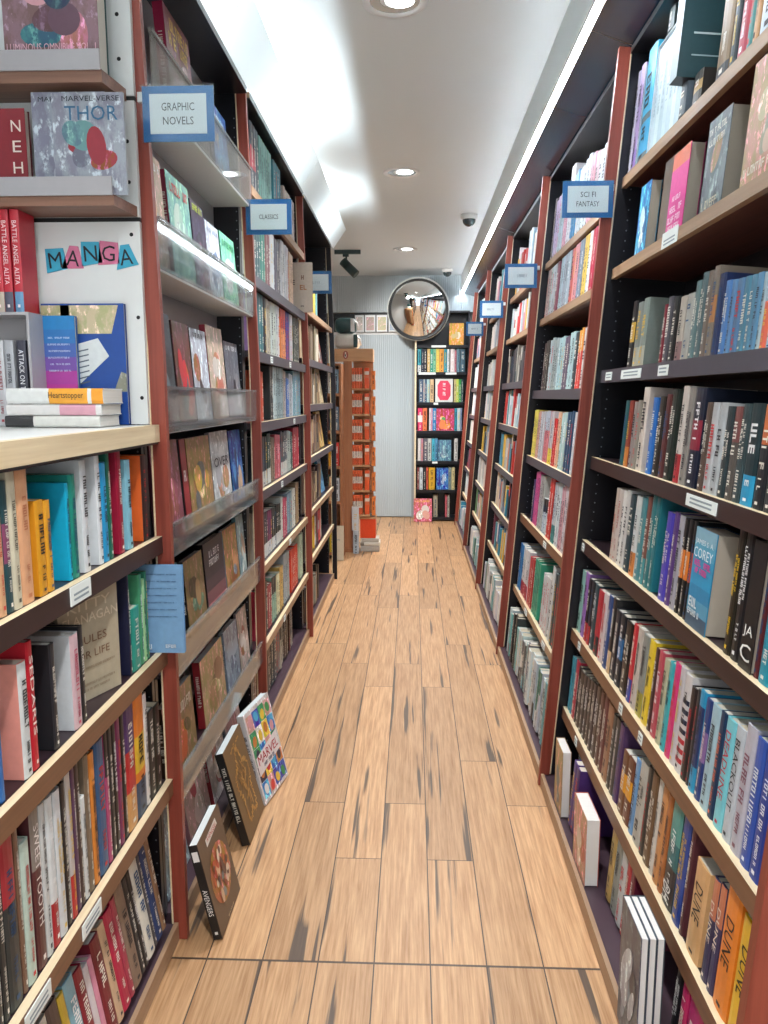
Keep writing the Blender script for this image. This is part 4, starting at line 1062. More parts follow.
0 5.2060 0.0224 0.218 0.043 0.153 14793024 1 14727232
0 5.2297 0.0225 0.218 0.038 0.140 15317066 1 4165544
0 5.2534 0.0503 0.220 0.046 0.154 4493231 3 14737628
0 5.3049 0.0538 0.214 0.039 0.142 4625064
0 5.3599 0.0443 0.221 0.037 0.127 4689837
0 5.4054 0.0341 0.225 0.041 0.147 4233648 3 4165544
@third_right sixth 0.661
0 4.1540 0.0225 0.221 0.040 0.152 13336135
0 4.3386 0.0217 0.218 0.039 0.144 13333573 1 9063002
0 4.3615 0.0513 0.194 0.042 0.146 6458720
0 4.4140 0.0503 0.200 0.045 0.154 14267709
0 4.4655 0.0353 0.194 0.041 0.135 15187010
0 4.5020 0.0477 0.211 0.046 0.153 2315144
0 4.5509 0.0557 0.207 0.038 0.134 2773376 2 8034992
0 4.6078 0.0520 0.209 0.040 0.160 3169678
0 4.6610 0.0236 0.216 0.046 0.146 2767429
0 4.7591 0.0541 0.216 0.046 0.142 2369588 2 12728890
0 4.8143 0.0282 0.167 0.037 0.128 3574695
0 4.8437 0.0552 0.186 0.036 0.143 15054657 1 11580596
0 4.9002 0.0467 0.182 0.043 0.123 13227477
0 4.9481 0.0544 0.231 0.041 0.135 2436408 1 2906762
0 5.0037 0.0226 0.231 0.046 0.146 2371904 3 12728890
0 5.0275 0.0220 0.211 0.036 0.142 10988719
0 5.0507 0.0380 0.213 0.044 0.149 11184811
0 5.0899 0.0313 0.217 0.040 0.123 10989234 2 11580596
0 5.1224 0.0563 0.181 0.040 0.123 13596745
0 5.1799 0.0506 0.197 0.041 0.122 2775949 1 13947080
0 5.2317 0.0544 0.224 0.037 0.135 14534066 2 11580596
0 5.2874 0.0230 0.224 0.044 0.148 14273965
0 5.3116 0.0520 0.224 0.036 0.137 14470320
0 5.3648 0.0454 0.227 0.043 0.158 14409178 2 13621466
0 5.4113 0.0414 0.234 0.042 0.128 15000030 1 11580596
@third_right seventh 0.378
0 4.1540 0.0517 0.196 0.038 0.135 14923327 2 8034992
0 4.2566 0.0313 0.175 0.037 0.139 11974324 2 13621466
0 4.2890 0.0328 0.207 0.043 0.158 9062995
0 4.3230 0.0457 0.210 0.037 0.147 9323609
0 4.4274 0.0505 0.226 0.043 0.139 5278034 1 11580596
0 4.4792 0.0515 0.226 0.045 0.134 5605978 1 1842722
0 4.5319 0.0472 0.180 0.039 0.138 6130010
0 4.5803 0.0290 0.189 0.046 0.126 5475157
0 4.6105 0.0342 0.180 0.044 0.123 6327900
0 4.6459 0.0354 0.220 0.036 0.136 13619415 1 2371642
0 4.6825 0.0268 0.217 0.040 0.132 13620692
0 4.7106 0.0217 0.175 0.044 0.143 12334648
0 4.7335 0.0280 0.187 0.036 0.121 14990917
0 4.7627 0.0532 0.227 0.039 0.137 4886959
0 4.8171 0.0540 0.193 0.045 0.122 13662543
0 4.8723 0.0397 0.180 0.042 0.131 14531134
0 4.9132 0.0521 0.173 0.045 0.140 4559786 2 4165544
0 4.9665 0.0345 0.178 0.037 0.148 4560559
0 5.0023 0.0494 0.190 0.044 0.125 2775688
0 5.0529 0.0413 0.187 0.040 0.146 2840716 1 14727232
0 5.0954 0.0251 0.211 0.047 0.141 14739423
0 5.1217 0.0489 0.204 0.041 0.128 14671321 1 1842722
0 5.2401 0.0498 0.172 0.042 0.121 4363435
0 5.3464 0.0340 0.237 0.037 0.152 8538202
0 5.3816 0.0250 0.231 0.042 0.156 8866384 1 9063002
0 5.4078 0.0382 0.235 0.045 0.152 9655137 1 5933658
@third_right floor 0.062
0 4.1936 0.0553 0.201 0.004 0.154 14671592 2 15262944
0 4.2501 0.0408 0.194 0.009 0.127 2895917
0 4.3257 0.0380 0.208 0.012 0.129 15592929
0 4.3648 0.0383 0.222 0.007 0.146 13950429
0 4.4043 0.0536 0.232 0.008 0.149 15068142 1 12175567
0 4.4591 0.0226 0.231 0.011 0.155 14673124
0 4.4829 0.0401 0.173 0.010 0.121 14476257
0 4.5241 0.0325 0.175 0.005 0.127 14342883
0 4.5579 0.0485 0.176 0.001 0.128 14737380
0 4.6075 0.0231 0.180 0.001 0.132 13027790
0 4.6319 0.0515 0.180 0.004 0.138 13423059 2 14212576
0 4.6846 0.0247 0.170 0.005 0.123 6712174 2 3832426
0 4.7104 0.0358 0.206 0.007 0.136 14606307 2 12175567
0 4.7474 0.0222 0.201 0.000 0.150 7514799 2 14673126
0 4.7708 0.0498 0.205 0.005 0.141 7710387 1 14673126
0 4.8218 0.0492 0.202 0.006 0.152 8174268 3 12175567
0 4.8722 0.0378 0.210 0.010 0.153 15657437
0 4.9112 0.0426 0.198 0.011 0.131 15787755
0 4.9550 0.0324 0.198 0.011 0.151 14869472 2 3832426
0 4.9886 0.0473 0.170 0.007 0.135 6778222 3 12898002
0 5.0371 0.0312 0.190 0.005 0.144 12699338
0 5.0695 0.0286 0.219 0.002 0.157 14215139 2 14673126
0 5.0992 0.0251 0.212 0.007 0.138 14343643
0 5.1255 0.0478 0.217 0.007 0.148 14868450 2 6974064
0 5.1745 0.0306 0.215 0.010 0.153 9610154 1 3832426
0 5.2064 0.0231 0.237 0.008 0.147 14607072
0 5.2307 0.0440 0.197 0.008 0.142 3305574
0 5.2759 0.0539 0.196 0.010 0.144 3895659
0 5.3310 0.0521 0.176 0.004 0.160 12634072
0 5.3843 0.0380 0.176 0.010 0.138 12243673
@fourth_right top 2.075
0 5.5940 0.0276 0.227 0.047 0.144 15129820 3 10470348
0 5.6228 0.0532 0.228 0.046 0.122 15525858
0 5.6772 0.0239 0.311 0.040 0.152 13818581 1 14734004
0 5.7022 0.0418 0.303 0.040 0.148 13687003
0 5.7453 0.0309 0.256 0.044 0.148 12898518
0 5.7774 0.0235 0.263 0.047 0.151 12895954
0 5.8021 0.0370 0.275 0.040 0.123 12109768
0 5.8403 0.0293 0.280 0.047 0.142 11911617 2 14195368
0 5.8708 0.0427 0.282 0.041 0.120 10667220 2 15119434
0 5.9147 0.0517 0.223 0.043 0.125 10602961
0 5.9675 0.0469 0.217 0.045 0.155 10733773
0 6.0156 0.0487 0.224 0.044 0.140 11978965
0 6.0655 0.0333 0.241 0.037 0.143 14207940 1 14212576
0 6.1000 0.0324 0.244 0.039 0.145 14010563
0 6.1336 0.0298 0.242 0.046 0.157 12990264
0 6.1645 0.0515 0.290 0.045 0.155 14473674
0 6.2172 0.0432 0.292 0.036 0.138 15328980
0 6.2616 0.0302 0.219 0.044 0.158 4297403
0 6.2930 0.0260 0.215 0.041 0.134 3638701
0 6.3201 0.0544 0.329 0.046 0.128 5411232 1 10470348
0 6.3758 0.0245 0.337 0.036 0.146 5608347
0 6.4015 0.0424 0.231 0.041 0.145 3903670 1 10470348
0 6.4451 0.0527 0.234 0.045 0.133 3313335
0 6.4991 0.0382 0.231 0.045 0.159 4101309
0 6.5385 0.0432 0.272 0.036 0.138 13932449
0 6.5829 0.0476 0.277 0.036 0.152 14655144
0 6.6317 0.0455 0.272 0.043 0.124 13605279
0 6.6783 0.0520 0.329 0.042 0.142 14473421
0 6.7316 0.0250 0.319 0.036 0.142 15195348 1 14999250
0 6.7577 0.0288 0.321 0.039 0.134 14211039 1 14212576
0 6.7877 0.0314 0.304 0.043 0.156 13945543
0 6.8203 0.0225 0.299 0.044 0.143 13877693
0 6.8441 0.0283 0.248 0.045 0.153 5937822
@fourth_right second 1.796
0 5.5940 0.0420 0.205 0.045 0.149 13023163
0 5.6372 0.0345 0.212 0.041 0.144 12699327
0 5.6729 0.0412 0.204 0.039 0.124 12435903 1 14279392
0 5.7153 0.0398 0.171 0.035 0.146 15062479 2 13879753
0 5.7563 0.0442 0.176 0.042 0.132 15392974
0 5.8016 0.0313 0.179 0.042 0.151 14932686 2 12175567
0 5.8341 0.0389 0.237 0.047 0.145 15259851
0 5.8742 0.0222 0.237 0.044 0.137 15590873
0 5.8976 0.0452 0.229 0.047 0.139 11978703 1 14279392
0 5.9440 0.0342 0.220 0.038 0.132 15522774
0 5.9794 0.0559 0.212 0.039 0.131 14413033 1 15722978
0 6.0365 0.0561 0.208 0.042 0.131 15002339
0 6.0938 0.0539 0.208 0.040 0.128 14541287
0 6.1489 0.0528 0.212 0.046 0.127 15198953
0 6.2029 0.0343 0.212 0.038 0.155 13025730
0 6.2383 0.0419 0.216 0.046 0.150 12564150
0 6.2814 0.0401 0.229 0.035 0.127 12107210 1 14279392
0 6.3227 0.0327 0.171 0.041 0.134 13946831
0 6.3565 0.0385 0.176 0.038 0.144 13812415
0 6.3963 0.0282 0.178 0.044 0.160 13683402 2 12175567
0 6.4257 0.0285 0.226 0.036 0.122 11649485
0 6.4553 0.0373 0.214 0.040 0.141 13222079
0 6.4938 0.0394 0.219 0.040 0.153 14273736 2 15722978
0 6.5344 0.0389 0.219 0.039 0.141 13489113
0 6.5745 0.0218 0.214 0.046 0.121 13687002 1 12175567
0 6.5975 0.0467 0.218 0.044 0.137 16050405
0 6.6454 0.0271 0.213 0.044 0.125 15789023 2 15129807
0 6.6737 0.0484 0.213 0.041 0.138 15524318
0 6.7233 0.0394 0.201 0.038 0.152 15326933
0 6.7640 0.0439 0.204 0.045 0.135 14671055
0 6.8091 0.0303 0.206 0.042 0.144 14997966 2 15129807
@fourth_right third 1.497
0 5.5940 0.0394 0.227 0.040 0.138 14870760
0 5.6346 0.0507 0.225 0.039 0.120 14869735
0 5.6865 0.0550 0.230 0.044 0.131 14605276
0 5.7427 0.0547 0.234 0.045 0.132 15196882 2 15722978
0 5.7986 0.0485 0.232 0.042 0.139 14868691
0 5.8483 0.0523 0.228 0.042 0.158 15522771
0 5.9018 0.0380 0.203 0.041 0.134 15391953
0 5.9410 0.0283 0.208 0.043 0.153 15128784
0 5.9705 0.0331 0.213 0.044 0.128 15457740
0 6.0047 0.0247 0.191 0.037 0.136 11781065 2 13879753
0 6.0307 0.0466 0.199 0.043 0.154 12306892
0 6.0785 0.0424 0.192 0.036 0.137 15462367 1 14279392
0 6.1221 0.0268 0.188 0.040 0.158 15657446
0 6.1501 0.0325 0.189 0.045 0.145 16119012 2 13489882
0 6.1837 0.0434 0.184 0.039 0.147 13093570
0 6.2284 0.0540 0.185 0.037 0.137 13223105
0 6.3628 0.0353 0.210 0.040 0.154 13424597
0 6.3993 0.0473 0.205 0.040 0.147 12767192 1 14279392
0 6.4478 0.0256 0.191 0.038 0.136 13883349
0 6.4745 0.0351 0.186 0.036 0.152 14212831
0 6.5109 0.0436 0.210 0.040 0.141 15198169
0 6.5557 0.0558 0.217 0.040 0.150 15461600 3 12894144
0 6.6128 0.0311 0.206 0.046 0.145 15130827 1 14673126
0 6.6451 0.0361 0.198 0.045 0.146 13746626
0 6.6823 0.0519 0.200 0.041 0.155 13487555
0 6.7354 0.0450 0.174 0.047 0.148 13222341
0 6.7816 0.0473 0.179 0.037 0.152 12896191 1 12175567
0 6.8301 0.0563 0.190 0.043 0.130 13949665
@fourth_right fourth 1.223
0 5.5940 0.0219 0.218 0.038 0.123 14867423 2 10470348
0 5.6171 0.0502 0.229 0.047 0.138 14989899
0 5.6686 0.0422 0.223 0.046 0.134 14660166
0 5.7120 0.0434 0.227 0.044 0.127 15513165
0 5.7565 0.0557 0.179 0.043 0.157 13683135
0 5.8721 0.0518 0.173 0.038 0.146 14667466
0 5.9251 0.0564 0.173 0.038 0.126 14207431 1 14999250
0 5.9826 0.0421 0.207 0.037 0.144 14602956
0 6.0260 0.0431 0.190 0.037 0.127 14207168
0 6.0703 0.0483 0.197 0.039 0.160 13747905
0 6.2086 0.0349 0.184 0.047 0.124 10406859 2 5937828
0 6.2447 0.0474 0.191 0.044 0.145 15001042 1 12898002
0 6.2934 0.0422 0.192 0.042 0.136 14407113
0 6.3367 0.0382 0.190 0.038 0.126 15198168
0 6.3761 0.0220 0.176 0.042 0.128 14987342 1 13620952
0 6.3994 0.0341 0.218 0.044 0.136 11911876
0 6.4347 0.0266 0.223 0.046 0.129 11913674 1 14195368
0 6.4625 0.0280 0.217 0.038 0.145 12239567
0 6.4917 0.0283 0.232 0.038 0.132 15129018
0 6.5213 0.0436 0.180 0.041 0.146 11781582 1 13620952
0 6.5660 0.0555 0.179 0.037 0.151 12043464 3 15262944
0 6.6227 0.0373 0.230 0.039 0.150 12243667
0 6.6613 0.0476 0.225 0.039 0.121 12306645 3 12898002
0 6.7101 0.0400 0.222 0.042 0.146 15526370
0 6.7513 0.0546 0.216 0.039 0.149 15655908
0 6.8071 0.0289 0.215 0.040 0.133 12568782 1 15119434
0 6.8372 0.0507 0.217 0.045 0.137 12567754 2 15119434
@fourth_right fifth 0.939
0 5.5940 0.0348 0.215 0.042 0.156 14206119 1 4165544
0 5.6300 0.0318 0.186 0.044 0.159 14204578
0 5.6631 0.0552 0.186 0.038 0.147 14403496 1 12728890
0 5.7194 0.0237 0.177 0.039 0.141 13752803
0 5.7443 0.0488 0.208 0.045 0.158 8995928 1 2371642
0 5.7943 0.0229 0.169 0.044 0.124 14070584
0 5.8184 0.0362 0.168 0.036 0.153 14728775 1 11580596
0 5.8558 0.0461 0.175 0.045 0.126 14793286
0 5.9031 0.0290 0.215 0.042 0.125 4165280 1 14737628
0 5.9333 0.0254 0.191 0.036 0.156 2700353
0 5.9600 0.0515 0.199 0.038 0.151 1844530
0 6.0127 0.0339 0.198 0.038 0.129 2306103
0 6.0477 0.0246 0.187 0.040 0.129 14922555 2 13662794
0 6.0735 0.0457 0.179 0.045 0.153 12070960
0 6.1204 0.0544 0.192 0.038 0.133 9061970 1 13662794
0 6.1760 0.0322 0.171 0.039 0.159 14730670 2 14206120
0 6.2094 0.0233 0.235 0.038 0.159 13555419
0 6.2339 0.0447 0.231 0.035 0.157 13490650 2 11580596
0 6.2798 0.0387 0.200 0.044 0.149 15199197 1 9063002
0 6.3197 0.0470 0.183 0.045 0.156 14272684
0 6.3679 0.0260 0.178 0.040 0.160 14270117
0 6.3952 0.0407 0.224 0.047 0.134 8561850
0 6.4371 0.0352 0.234 0.046 0.123 8035505
0 6.4735 0.0270 0.227 0.039 0.138 8166583 2 14206120
0 6.5017 0.0464 0.225 0.043 0.148 9522013 3 14727232
0 6.5493 0.0473 0.175 0.037 0.124 1715763
0 6.5979 0.0334 0.174 0.037 0.122 2701633
0 6.6325 0.0279 0.169 0.039 0.133 14662460
0 6.7463 0.0453 0.174 0.038 0.127 14989893
0 6.7928 0.0229 0.176 0.042 0.159 14135103 2 4165544
0 6.8169 0.0458 0.214 0.042 0.123 14990656
@fourth_right sixth 0.661
0 5.5940 0.0336 0.186 0.043 0.156 15065567
0 5.6288 0.0251 0.227 0.038 0.135 14213604
0 5.6551 0.0228 0.236 0.041 0.145 12109774
0 5.6791 0.0538 0.235 0.046 0.140 12833747
0 5.7341 0.0476 0.236 0.045 0.138 11781317 1 14673126
0 5.7829 0.0293 0.236 0.037 0.128 12964057
0 5.8134 0.0444 0.225 0.047 0.150 16116457
0 5.8590 0.0481 0.168 0.044 0.132 14410204
0 5.9082 0.0371 0.167 0.039 0.132 14410970 1 13489882
0 5.9465 0.0495 0.175 0.045 0.142 14672872 1 12175567
0 5.9972 0.0402 0.174 0.045 0.128 13883869
0 6.0387 0.0565 0.184 0.047 0.140 13424351
0 6.0964 0.0462 0.217 0.036 0.145 13358296
0 6.1438 0.0318 0.207 0.046 0.142 13686742 3 12894144
0 6.1768 0.0378 0.165 0.042 0.125 14345699 3 12894144
0 6.2158 0.0359 0.200 0.042 0.148 13686997
0 6.2529 0.0455 0.192 0.047 0.148 14867665 3 14279392
0 6.2996 0.0475 0.183 0.046 0.151 14670539
0 6.3483 0.0308 0.187 0.041 0.125 15194064 2 15129807
0 6.3803 0.0356 0.182 0.041 0.127 15195598
0 6.4171 0.0528 0.216 0.041 0.154 12762817 1 14279392
0 6.4711 0.0476 0.215 0.037 0.135 12763582 1 14279392
0 6.5200 0.0519 0.221 0.041 0.142 12959678 1 14279392
0 6.5731 0.0546 0.221 0.039 0.137 15725288 2 13879753
0 6.6289 0.0430 0.217 0.039 0.133 15722211 1 14279392
0 6.6731 0.0416 0.224 0.044 0.155 15789538
0 6.7159 0.0364 0.230 0.036 0.140 12829370 3 13489882
0 6.7535 0.0275 0.227 0.043 0.146 13092551 2 15722978
0 6.7822 0.0366 0.226 0.036 0.157 13487050
0 6.8200 0.0370 0.220 0.037 0.139 13885410
0 6.8582 0.0381 0.218 0.036 0.123 14146531 1 14279392
@fourth_right seventh 0.378
0 5.5940 0.0380 0.187 0.041 0.153 13122882 3 9063002
0 5.6332 0.0232 0.183 0.042 0.122 12531001
0 5.6576 0.0439 0.201 0.038 0.135 8231601 2 9063002
0 5.7028 0.0221 0.188 0.037 0.125 13488319
0 5.7260 0.0350 0.182 0.047 0.122 14212566
0 5.7622 0.0263 0.183 0.046 0.125 14477020
0 5.7897 0.0347 0.223 0.037 0.121 13949921 3 1842722
0 5.8256 0.0261 0.232 0.045 0.156 13293778 3 13621466
0 5.8529 0.0310 0.193 0.037 0.150 5737303
0 5.8851 0.0470 0.195 0.047 0.130 5868371 1 5933658
0 5.9334 0.0541 0.195 0.037 0.134 13555419
0 5.9887 0.0346 0.195 0.039 0.124 14015202
0 6.0245 0.0324 0.202 0.042 0.128 13752034
0 6.0581 0.0332 0.180 0.036 0.121 14794306
0 6.0925 0.0394 0.213 0.046 0.151 13990728
0 6.1331 0.0321 0.211 0.047 0.120 13596234 1 5933658
0 6.1664 0.0385 0.230 0.040 0.158 15121221
0 6.2062 0.0377 0.229 0.038 0.147 15449922 2 2371642
0 6.2450 0.0424 0.216 0.039 0.157 7507879 2 13947080
0 6.2886 0.0458 0.215 0.036 0.141 8296363 3 5933658
0 6.3356 0.0306 0.229 0.046 0.136 13991246
0 6.3674 0.0498 0.201 0.040 0.120 14339753 1 13947080
0 6.4184 0.0482 0.202 0.046 0.143 14863016 3 14206120
0 6.4678 0.0527 0.201 0.035 0.136 14072222 3 13621466
0 6.5217 0.0217 0.217 0.036 0.130 14794309
0 6.5446 0.0360 0.196 0.047 0.139 11841719 3 8034992
0 6.5818 0.0435 0.188 0.042 0.130 11644336
0 6.6265 0.0449 0.192 0.037 0.155 11842999 2 12728890
0 6.6725 0.0409 0.202 0.038 0.155 11647154 2 2906762
0 6.7146 0.0502 0.193 0.045 0.138 11516088
0 6.7660 0.0302 0.196 0.045 0.140 11581370 1 12728890
0 6.7974 0.0486 0.239 0.037 0.131 6393442
0 6.8472 0.0392 0.232 0.037 0.140 6066014
@fourth_right floor 0.062
0 5.5940 0.0231 0.217 0.009 0.139 3176550 2 14673126
0 5.6183 0.0480 0.216 0.000 0.155 3767661
0 5.6676 0.0417 0.228 0.008 0.157 8625573 1 12898002
0 5.7719 0.0357 0.224 0.001 0.146 9545653 2 12898002
0 5.8658 0.0512 0.192 0.010 0.121 15395048 2 8040632
0 5.9182 0.0505 0.172 0.002 0.147 7711671 2 12175567
0 6.0485 0.0313 0.168 0.007 0.150 8630716
0 6.0810 0.0405 0.169 0.001 0.147 7844019 2 14212576
0 6.1226 0.0343 0.206 0.008 0.125 12438998 3 6974064
0 6.1582 0.0328 0.204 0.010 0.154 11782094
0 6.1921 0.0358 0.208 0.009 0.143 11846601
0 6.2291 0.0332 0.193 0.000 0.147 3635819 1 9086124
0 6.2635 0.0438 0.188 0.003 0.130 3768167
0 6.3084 0.0399 0.173 0.008 0.122 8042176
0 6.3496 0.0351 0.170 0.004 0.129 8105137
0 6.3858 0.0558 0.170 0.004 0.126 8106171 1 12175567
0 6.4428 0.0241 0.212 0.010 0.135 15721957
0 6.4681 0.0483 0.205 0.005 0.145 15724002
0 6.5177 0.0284 0.213 0.000 0.150 14868449
0 6.5473 0.0539 0.222 0.008 0.149 11848396
0 6.6024 0.0274 0.227 0.011 0.136 12373715 1 3832426
0 6.6311 0.0560 0.223 0.005 0.139 12306641 1 12175567
0 6.6882 0.0230 0.188 0.007 0.125 12240330
0 6.7124 0.0306 0.194 0.010 0.141 11780805 3 3832426
0 6.7441 0.0438 0.194 0.009 0.122 12568782 1 6974064
@fifth_right top 2.075
0 7.0340 0.0440 0.323 0.044 0.128 12242381 2 5937828
0 7.0792 0.0320 0.322 0.047 0.128 13357778 2 12174536
0 7.1124 0.0413 0.284 0.047 0.150 3837368 1 3837880
0 7.1549 0.0476 0.274 0.044 0.131 15790058 1 5937828
0 7.2037 0.0228 0.267 0.041 0.145 14934751 2 12728886
0 7.2277 0.0350 0.263 0.035 0.128 13671335
0 7.2639 0.0414 0.277 0.036 0.141 13997220
0 7.3066 0.0446 0.337 0.038 0.158 12113106
0 7.3524 0.0255 0.247 0.036 0.158 14147808 1 12111056
0 7.3791 0.0403 0.244 0.038 0.149 14014426 1 15262944
0 7.4206 0.0332 0.238 0.041 0.137 14279145 2 15119434
0 7.4550 0.0321 0.334 0.042 0.120 12400946 1 12728886
0 7.4882 0.0383 0.296 0.043 0.121 13291223 2 10470348
0 7.5277 0.0449 0.227 0.042 0.147 13490129 2 15262944
0 7.5739 0.0562 0.219 0.040 0.125 12898519
0 7.6313 0.0463 0.311 0.040 0.128 12305612 3 12111056
0 7.6788 0.0306 0.299 0.041 0.133 13123134 1 14212576
0 7.7106 0.0498 0.222 0.047 0.130 14261933
0 7.7615 0.0264 0.221 0.039 0.148 14064549
0 7.7891 0.0312 0.245 0.042 0.129 13620700 1 14999250
0 7.8215 0.0464 0.319 0.035 0.129 15118662
0 7.8691 0.0496 0.315 0.043 0.149 15316303 2 14207172
0 7.9199 0.0278 0.303 0.037 0.155 15657954
0 7.9489 0.0279 0.309 0.035 0.120 15657188 1 10470348
0 7.9781 0.0410 0.240 0.041 0.126 12727349
0 8.0203 0.0315 0.275 0.036 0.126 13681850
0 8.0529 0.0353 0.277 0.040 0.148 14337990 3 15262944
0 8.0894 0.0277 0.324 0.041 0.146 12373198
0 8.1183 0.0472 0.320 0.040 0.152 11850447
0 8.1667 0.0453 0.272 0.046 0.141 14669000 3 14734004
0 8.2132 0.0255 0.329 0.039 0.154 12372682
0 8.2399 0.0238 0.326 0.037 0.153 13422553
0 8.2649 0.0253 0.314 0.042 0.126 12702675
0 8.2914 0.0244 0.299 0.043 0.120 12242383
@fifth_right second 1.796
0 7.0340 0.0527 0.183 0.046 0.134 14341854 2 14207172
0 7.0879 0.0226 0.225 0.046 0.156 10402241 1 12728886
0 7.1117 0.0392 0.222 0.039 0.127 10602961 1 5937828
0 7.1521 0.0260 0.191 0.042 0.136 14865335
0 7.1793 0.0545 0.192 0.036 0.120 14208193 1 14734004
0 7.2351 0.0414 0.230 0.035 0.125 15183688
0 7.2777 0.0269 0.237 0.041 0.142 15187282
0 7.3058 0.0243 0.207 0.044 0.155 12111314 2 15262944
0 7.3313 0.0485 0.202 0.043 0.127 12439513
0 7.3810 0.0224 0.191 0.042 0.147 12242388
0 7.4046 0.0352 0.197 0.040 0.124 12373204 2 12174536
0 7.4410 0.0408 0.224 0.044 0.148 11583427
0 7.4831 0.0287 0.223 0.043 0.142 12373194 3 12728886
0 7.5130 0.0228 0.200 0.045 0.152 14602957
0 7.5370 0.0334 0.166 0.037 0.132 15259860
0 7.5716 0.0465 0.165 0.037 0.131 15130069 1 12898002
0 7.6193 0.0261 0.173 0.040 0.141 15065302
0 7.6465 0.0318 0.185 0.046 0.121 14534850
0 7.6795 0.0469 0.237 0.040 0.146 14211553 2 10470348
0 7.7276 0.0528 0.212 0.040 0.125 14931404
0 7.7816 0.0532 0.217 0.041 0.155 12990779 2 14999250
0 7.8360 0.0396 0.186 0.036 0.134 11388111
0 7.8768 0.0402 0.185 0.038 0.131 11650251 1 14195368
0 7.9182 0.0405 0.197 0.039 0.155 13550781 2 15119434
0 7.9598 0.0386 0.196 0.035 0.120 14337991
0 7.9997 0.0307 0.199 0.042 0.148 14207177
0 8.0315 0.0555 0.218 0.046 0.137 4166330 1 14734004
0 8.0882 0.0264 0.231 0.042 0.142 3705783 2 14212576
0 8.1158 0.0306 0.218 0.038 0.146 3706291 2 12111056
0 8.1475 0.0555 0.204 0.039 0.148 14325927
0 8.2371 0.0500 0.212 0.036 0.127 14393520 1 5937828
0 8.2883 0.0493 0.206 0.045 0.155 13866657 3 15119434
@fifth_right third 1.497
0 7.0340 0.0299 0.221 0.041 0.136 13747912
0 7.0651 0.0382 0.226 0.038 0.145 14275016
0 7.1046 0.0242 0.220 0.046 0.151 14010051
0 7.1299 0.0452 0.199 0.046 0.149 13615296 2 14279392
0 7.1764 0.0420 0.203 0.044 0.159 15003631 1 13879753
0 7.2196 0.0406 0.231 0.046 0.152 14147544 1 13879753
0 7.3436 0.0559 0.238 0.044 0.134 14870763 3 12894144
0 7.4006 0.0390 0.197 0.040 0.153 12500674 3 13489882
0 7.4408 0.0452 0.198 0.040 0.157 13419718
0 7.4872 0.0557 0.204 0.042 0.154 12435897
0 7.5441 0.0434 0.208 0.036 0.138 14541026 2 14279392
0 7.6888 0.0565 0.202 0.044 0.121 14279651
0 7.7465 0.0314 0.187 0.040 0.131 13813191 3 12175567
0 7.7791 0.0307 0.220 0.047 0.132 13293014 1 15722978
0 7.8109 0.0242 0.228 0.037 0.139 13620181 2 13489882
0 7.8363 0.0407 0.179 0.041 0.146 14672098
0 7.8782 0.0359 0.177 0.039 0.128 11781581
0 7.9153 0.0472 0.175 0.044 0.127 12240586 2 15722978
0 7.9637 0.0237 0.218 0.042 0.126 14083037
0 7.9886 0.0464 0.219 0.042 0.121 14674407 2 14673126
0 8.0362 0.0558 0.238 0.041 0.141 11977934
0 8.0932 0.0367 0.206 0.036 0.155 16116706 2 12175567
0 8.1310 0.0415 0.213 0.038 0.138 15720417
0 8.1738 0.0517 0.182 0.040 0.123 12308430 1 12894144
0 8.2267 0.0397 0.214 0.036 0.126 14673892
0 8.2676 0.0476 0.209 0.047 0.159 14279902
@fifth_right fourth 1.223
0 7.0340 0.0342 0.224 0.035 0.139 12432827
0 7.0694 0.0333 0.227 0.044 0.124 13024452
0 7.1039 0.0490 0.222 0.041 0.134 12763578 3 14279392
0 7.1541 0.0531 0.225 0.040 0.131 12961477 2 12894144
0 7.2084 0.0274 0.220 0.041 0.157 12238522 1 14279392
0 7.2370 0.0312 0.226 0.040 0.133 13686234 1 15129807
0 7.3317 0.0402 0.215 0.043 0.142 13359067
0 7.3731 0.0469 0.217 0.042 0.135 13950181
0 7.4212 0.0216 0.172 0.037 0.154 13353929 2 14673126
0 7.4441 0.0318 0.181 0.038 0.159 12630720
0 7.4771 0.0249 0.207 0.043 0.156 12762560 1 12175567
0 7.5032 0.0271 0.211 0.046 0.131 13091009
0 7.5314 0.0476 0.192 0.037 0.143 12571092
0 7.6619 0.0406 0.174 0.043 0.156 14140877
0 7.8505 0.0239 0.180 0.038 0.158 14010575
0 7.8756 0.0475 0.205 0.040 0.129 12240586
0 7.9243 0.0261 0.199 0.043 0.138 12504788
0 7.9515 0.0565 0.201 0.043 0.132 11583950 3 14279392
0 8.0092 0.0564 0.169 0.046 0.145 12762818
0 8.0669 0.0487 0.169 0.044 0.130 12959170
0 8.1168 0.0237 0.203 0.044 0.142 14277856 3 15129807
0 8.1417 0.0231 0.197 0.036 0.132 14147815 3 14673126
0 8.1660 0.0285 0.201 0.047 0.128 14081250
0 8.1957 0.0392 0.224 0.044 0.126 11977672
0 8.2362 0.0341 0.232 0.040 0.123 16117484
0 8.2714 0.0419 0.226 0.041 0.147 15459298
@fifth_right fifth 0.939
0 7.0340 0.0284 0.190 0.039 0.134 13946574 3 15129807
0 7.0636 0.0432 0.185 0.037 0.133 13551812 3 15129807
0 7.1080 0.0485 0.230 0.039 0.126 13554902 2 15129807
0 7.1578 0.0252 0.201 0.042 0.134 15261904 1 15722978
0 7.2686 0.0343 0.211 0.047 0.158 14932693 2 15129807
0 7.3041 0.0223 0.205 0.043 0.126 14799819
0 7.3276 0.0567 0.220 0.044 0.153 12111055
0 7.3855 0.0234 0.212 0.044 0.134 12045520 1 12894144
0 7.4101 0.0560 0.205 0.044 0.150 12435898
0 7.4673 0.0478 0.203 0.043 0.130 13092550 1 12894144
0 7.5163 0.0419 0.214 0.037 0.121 15457751
0 7.5593 0.0527 0.230 0.039 0.154 15067369
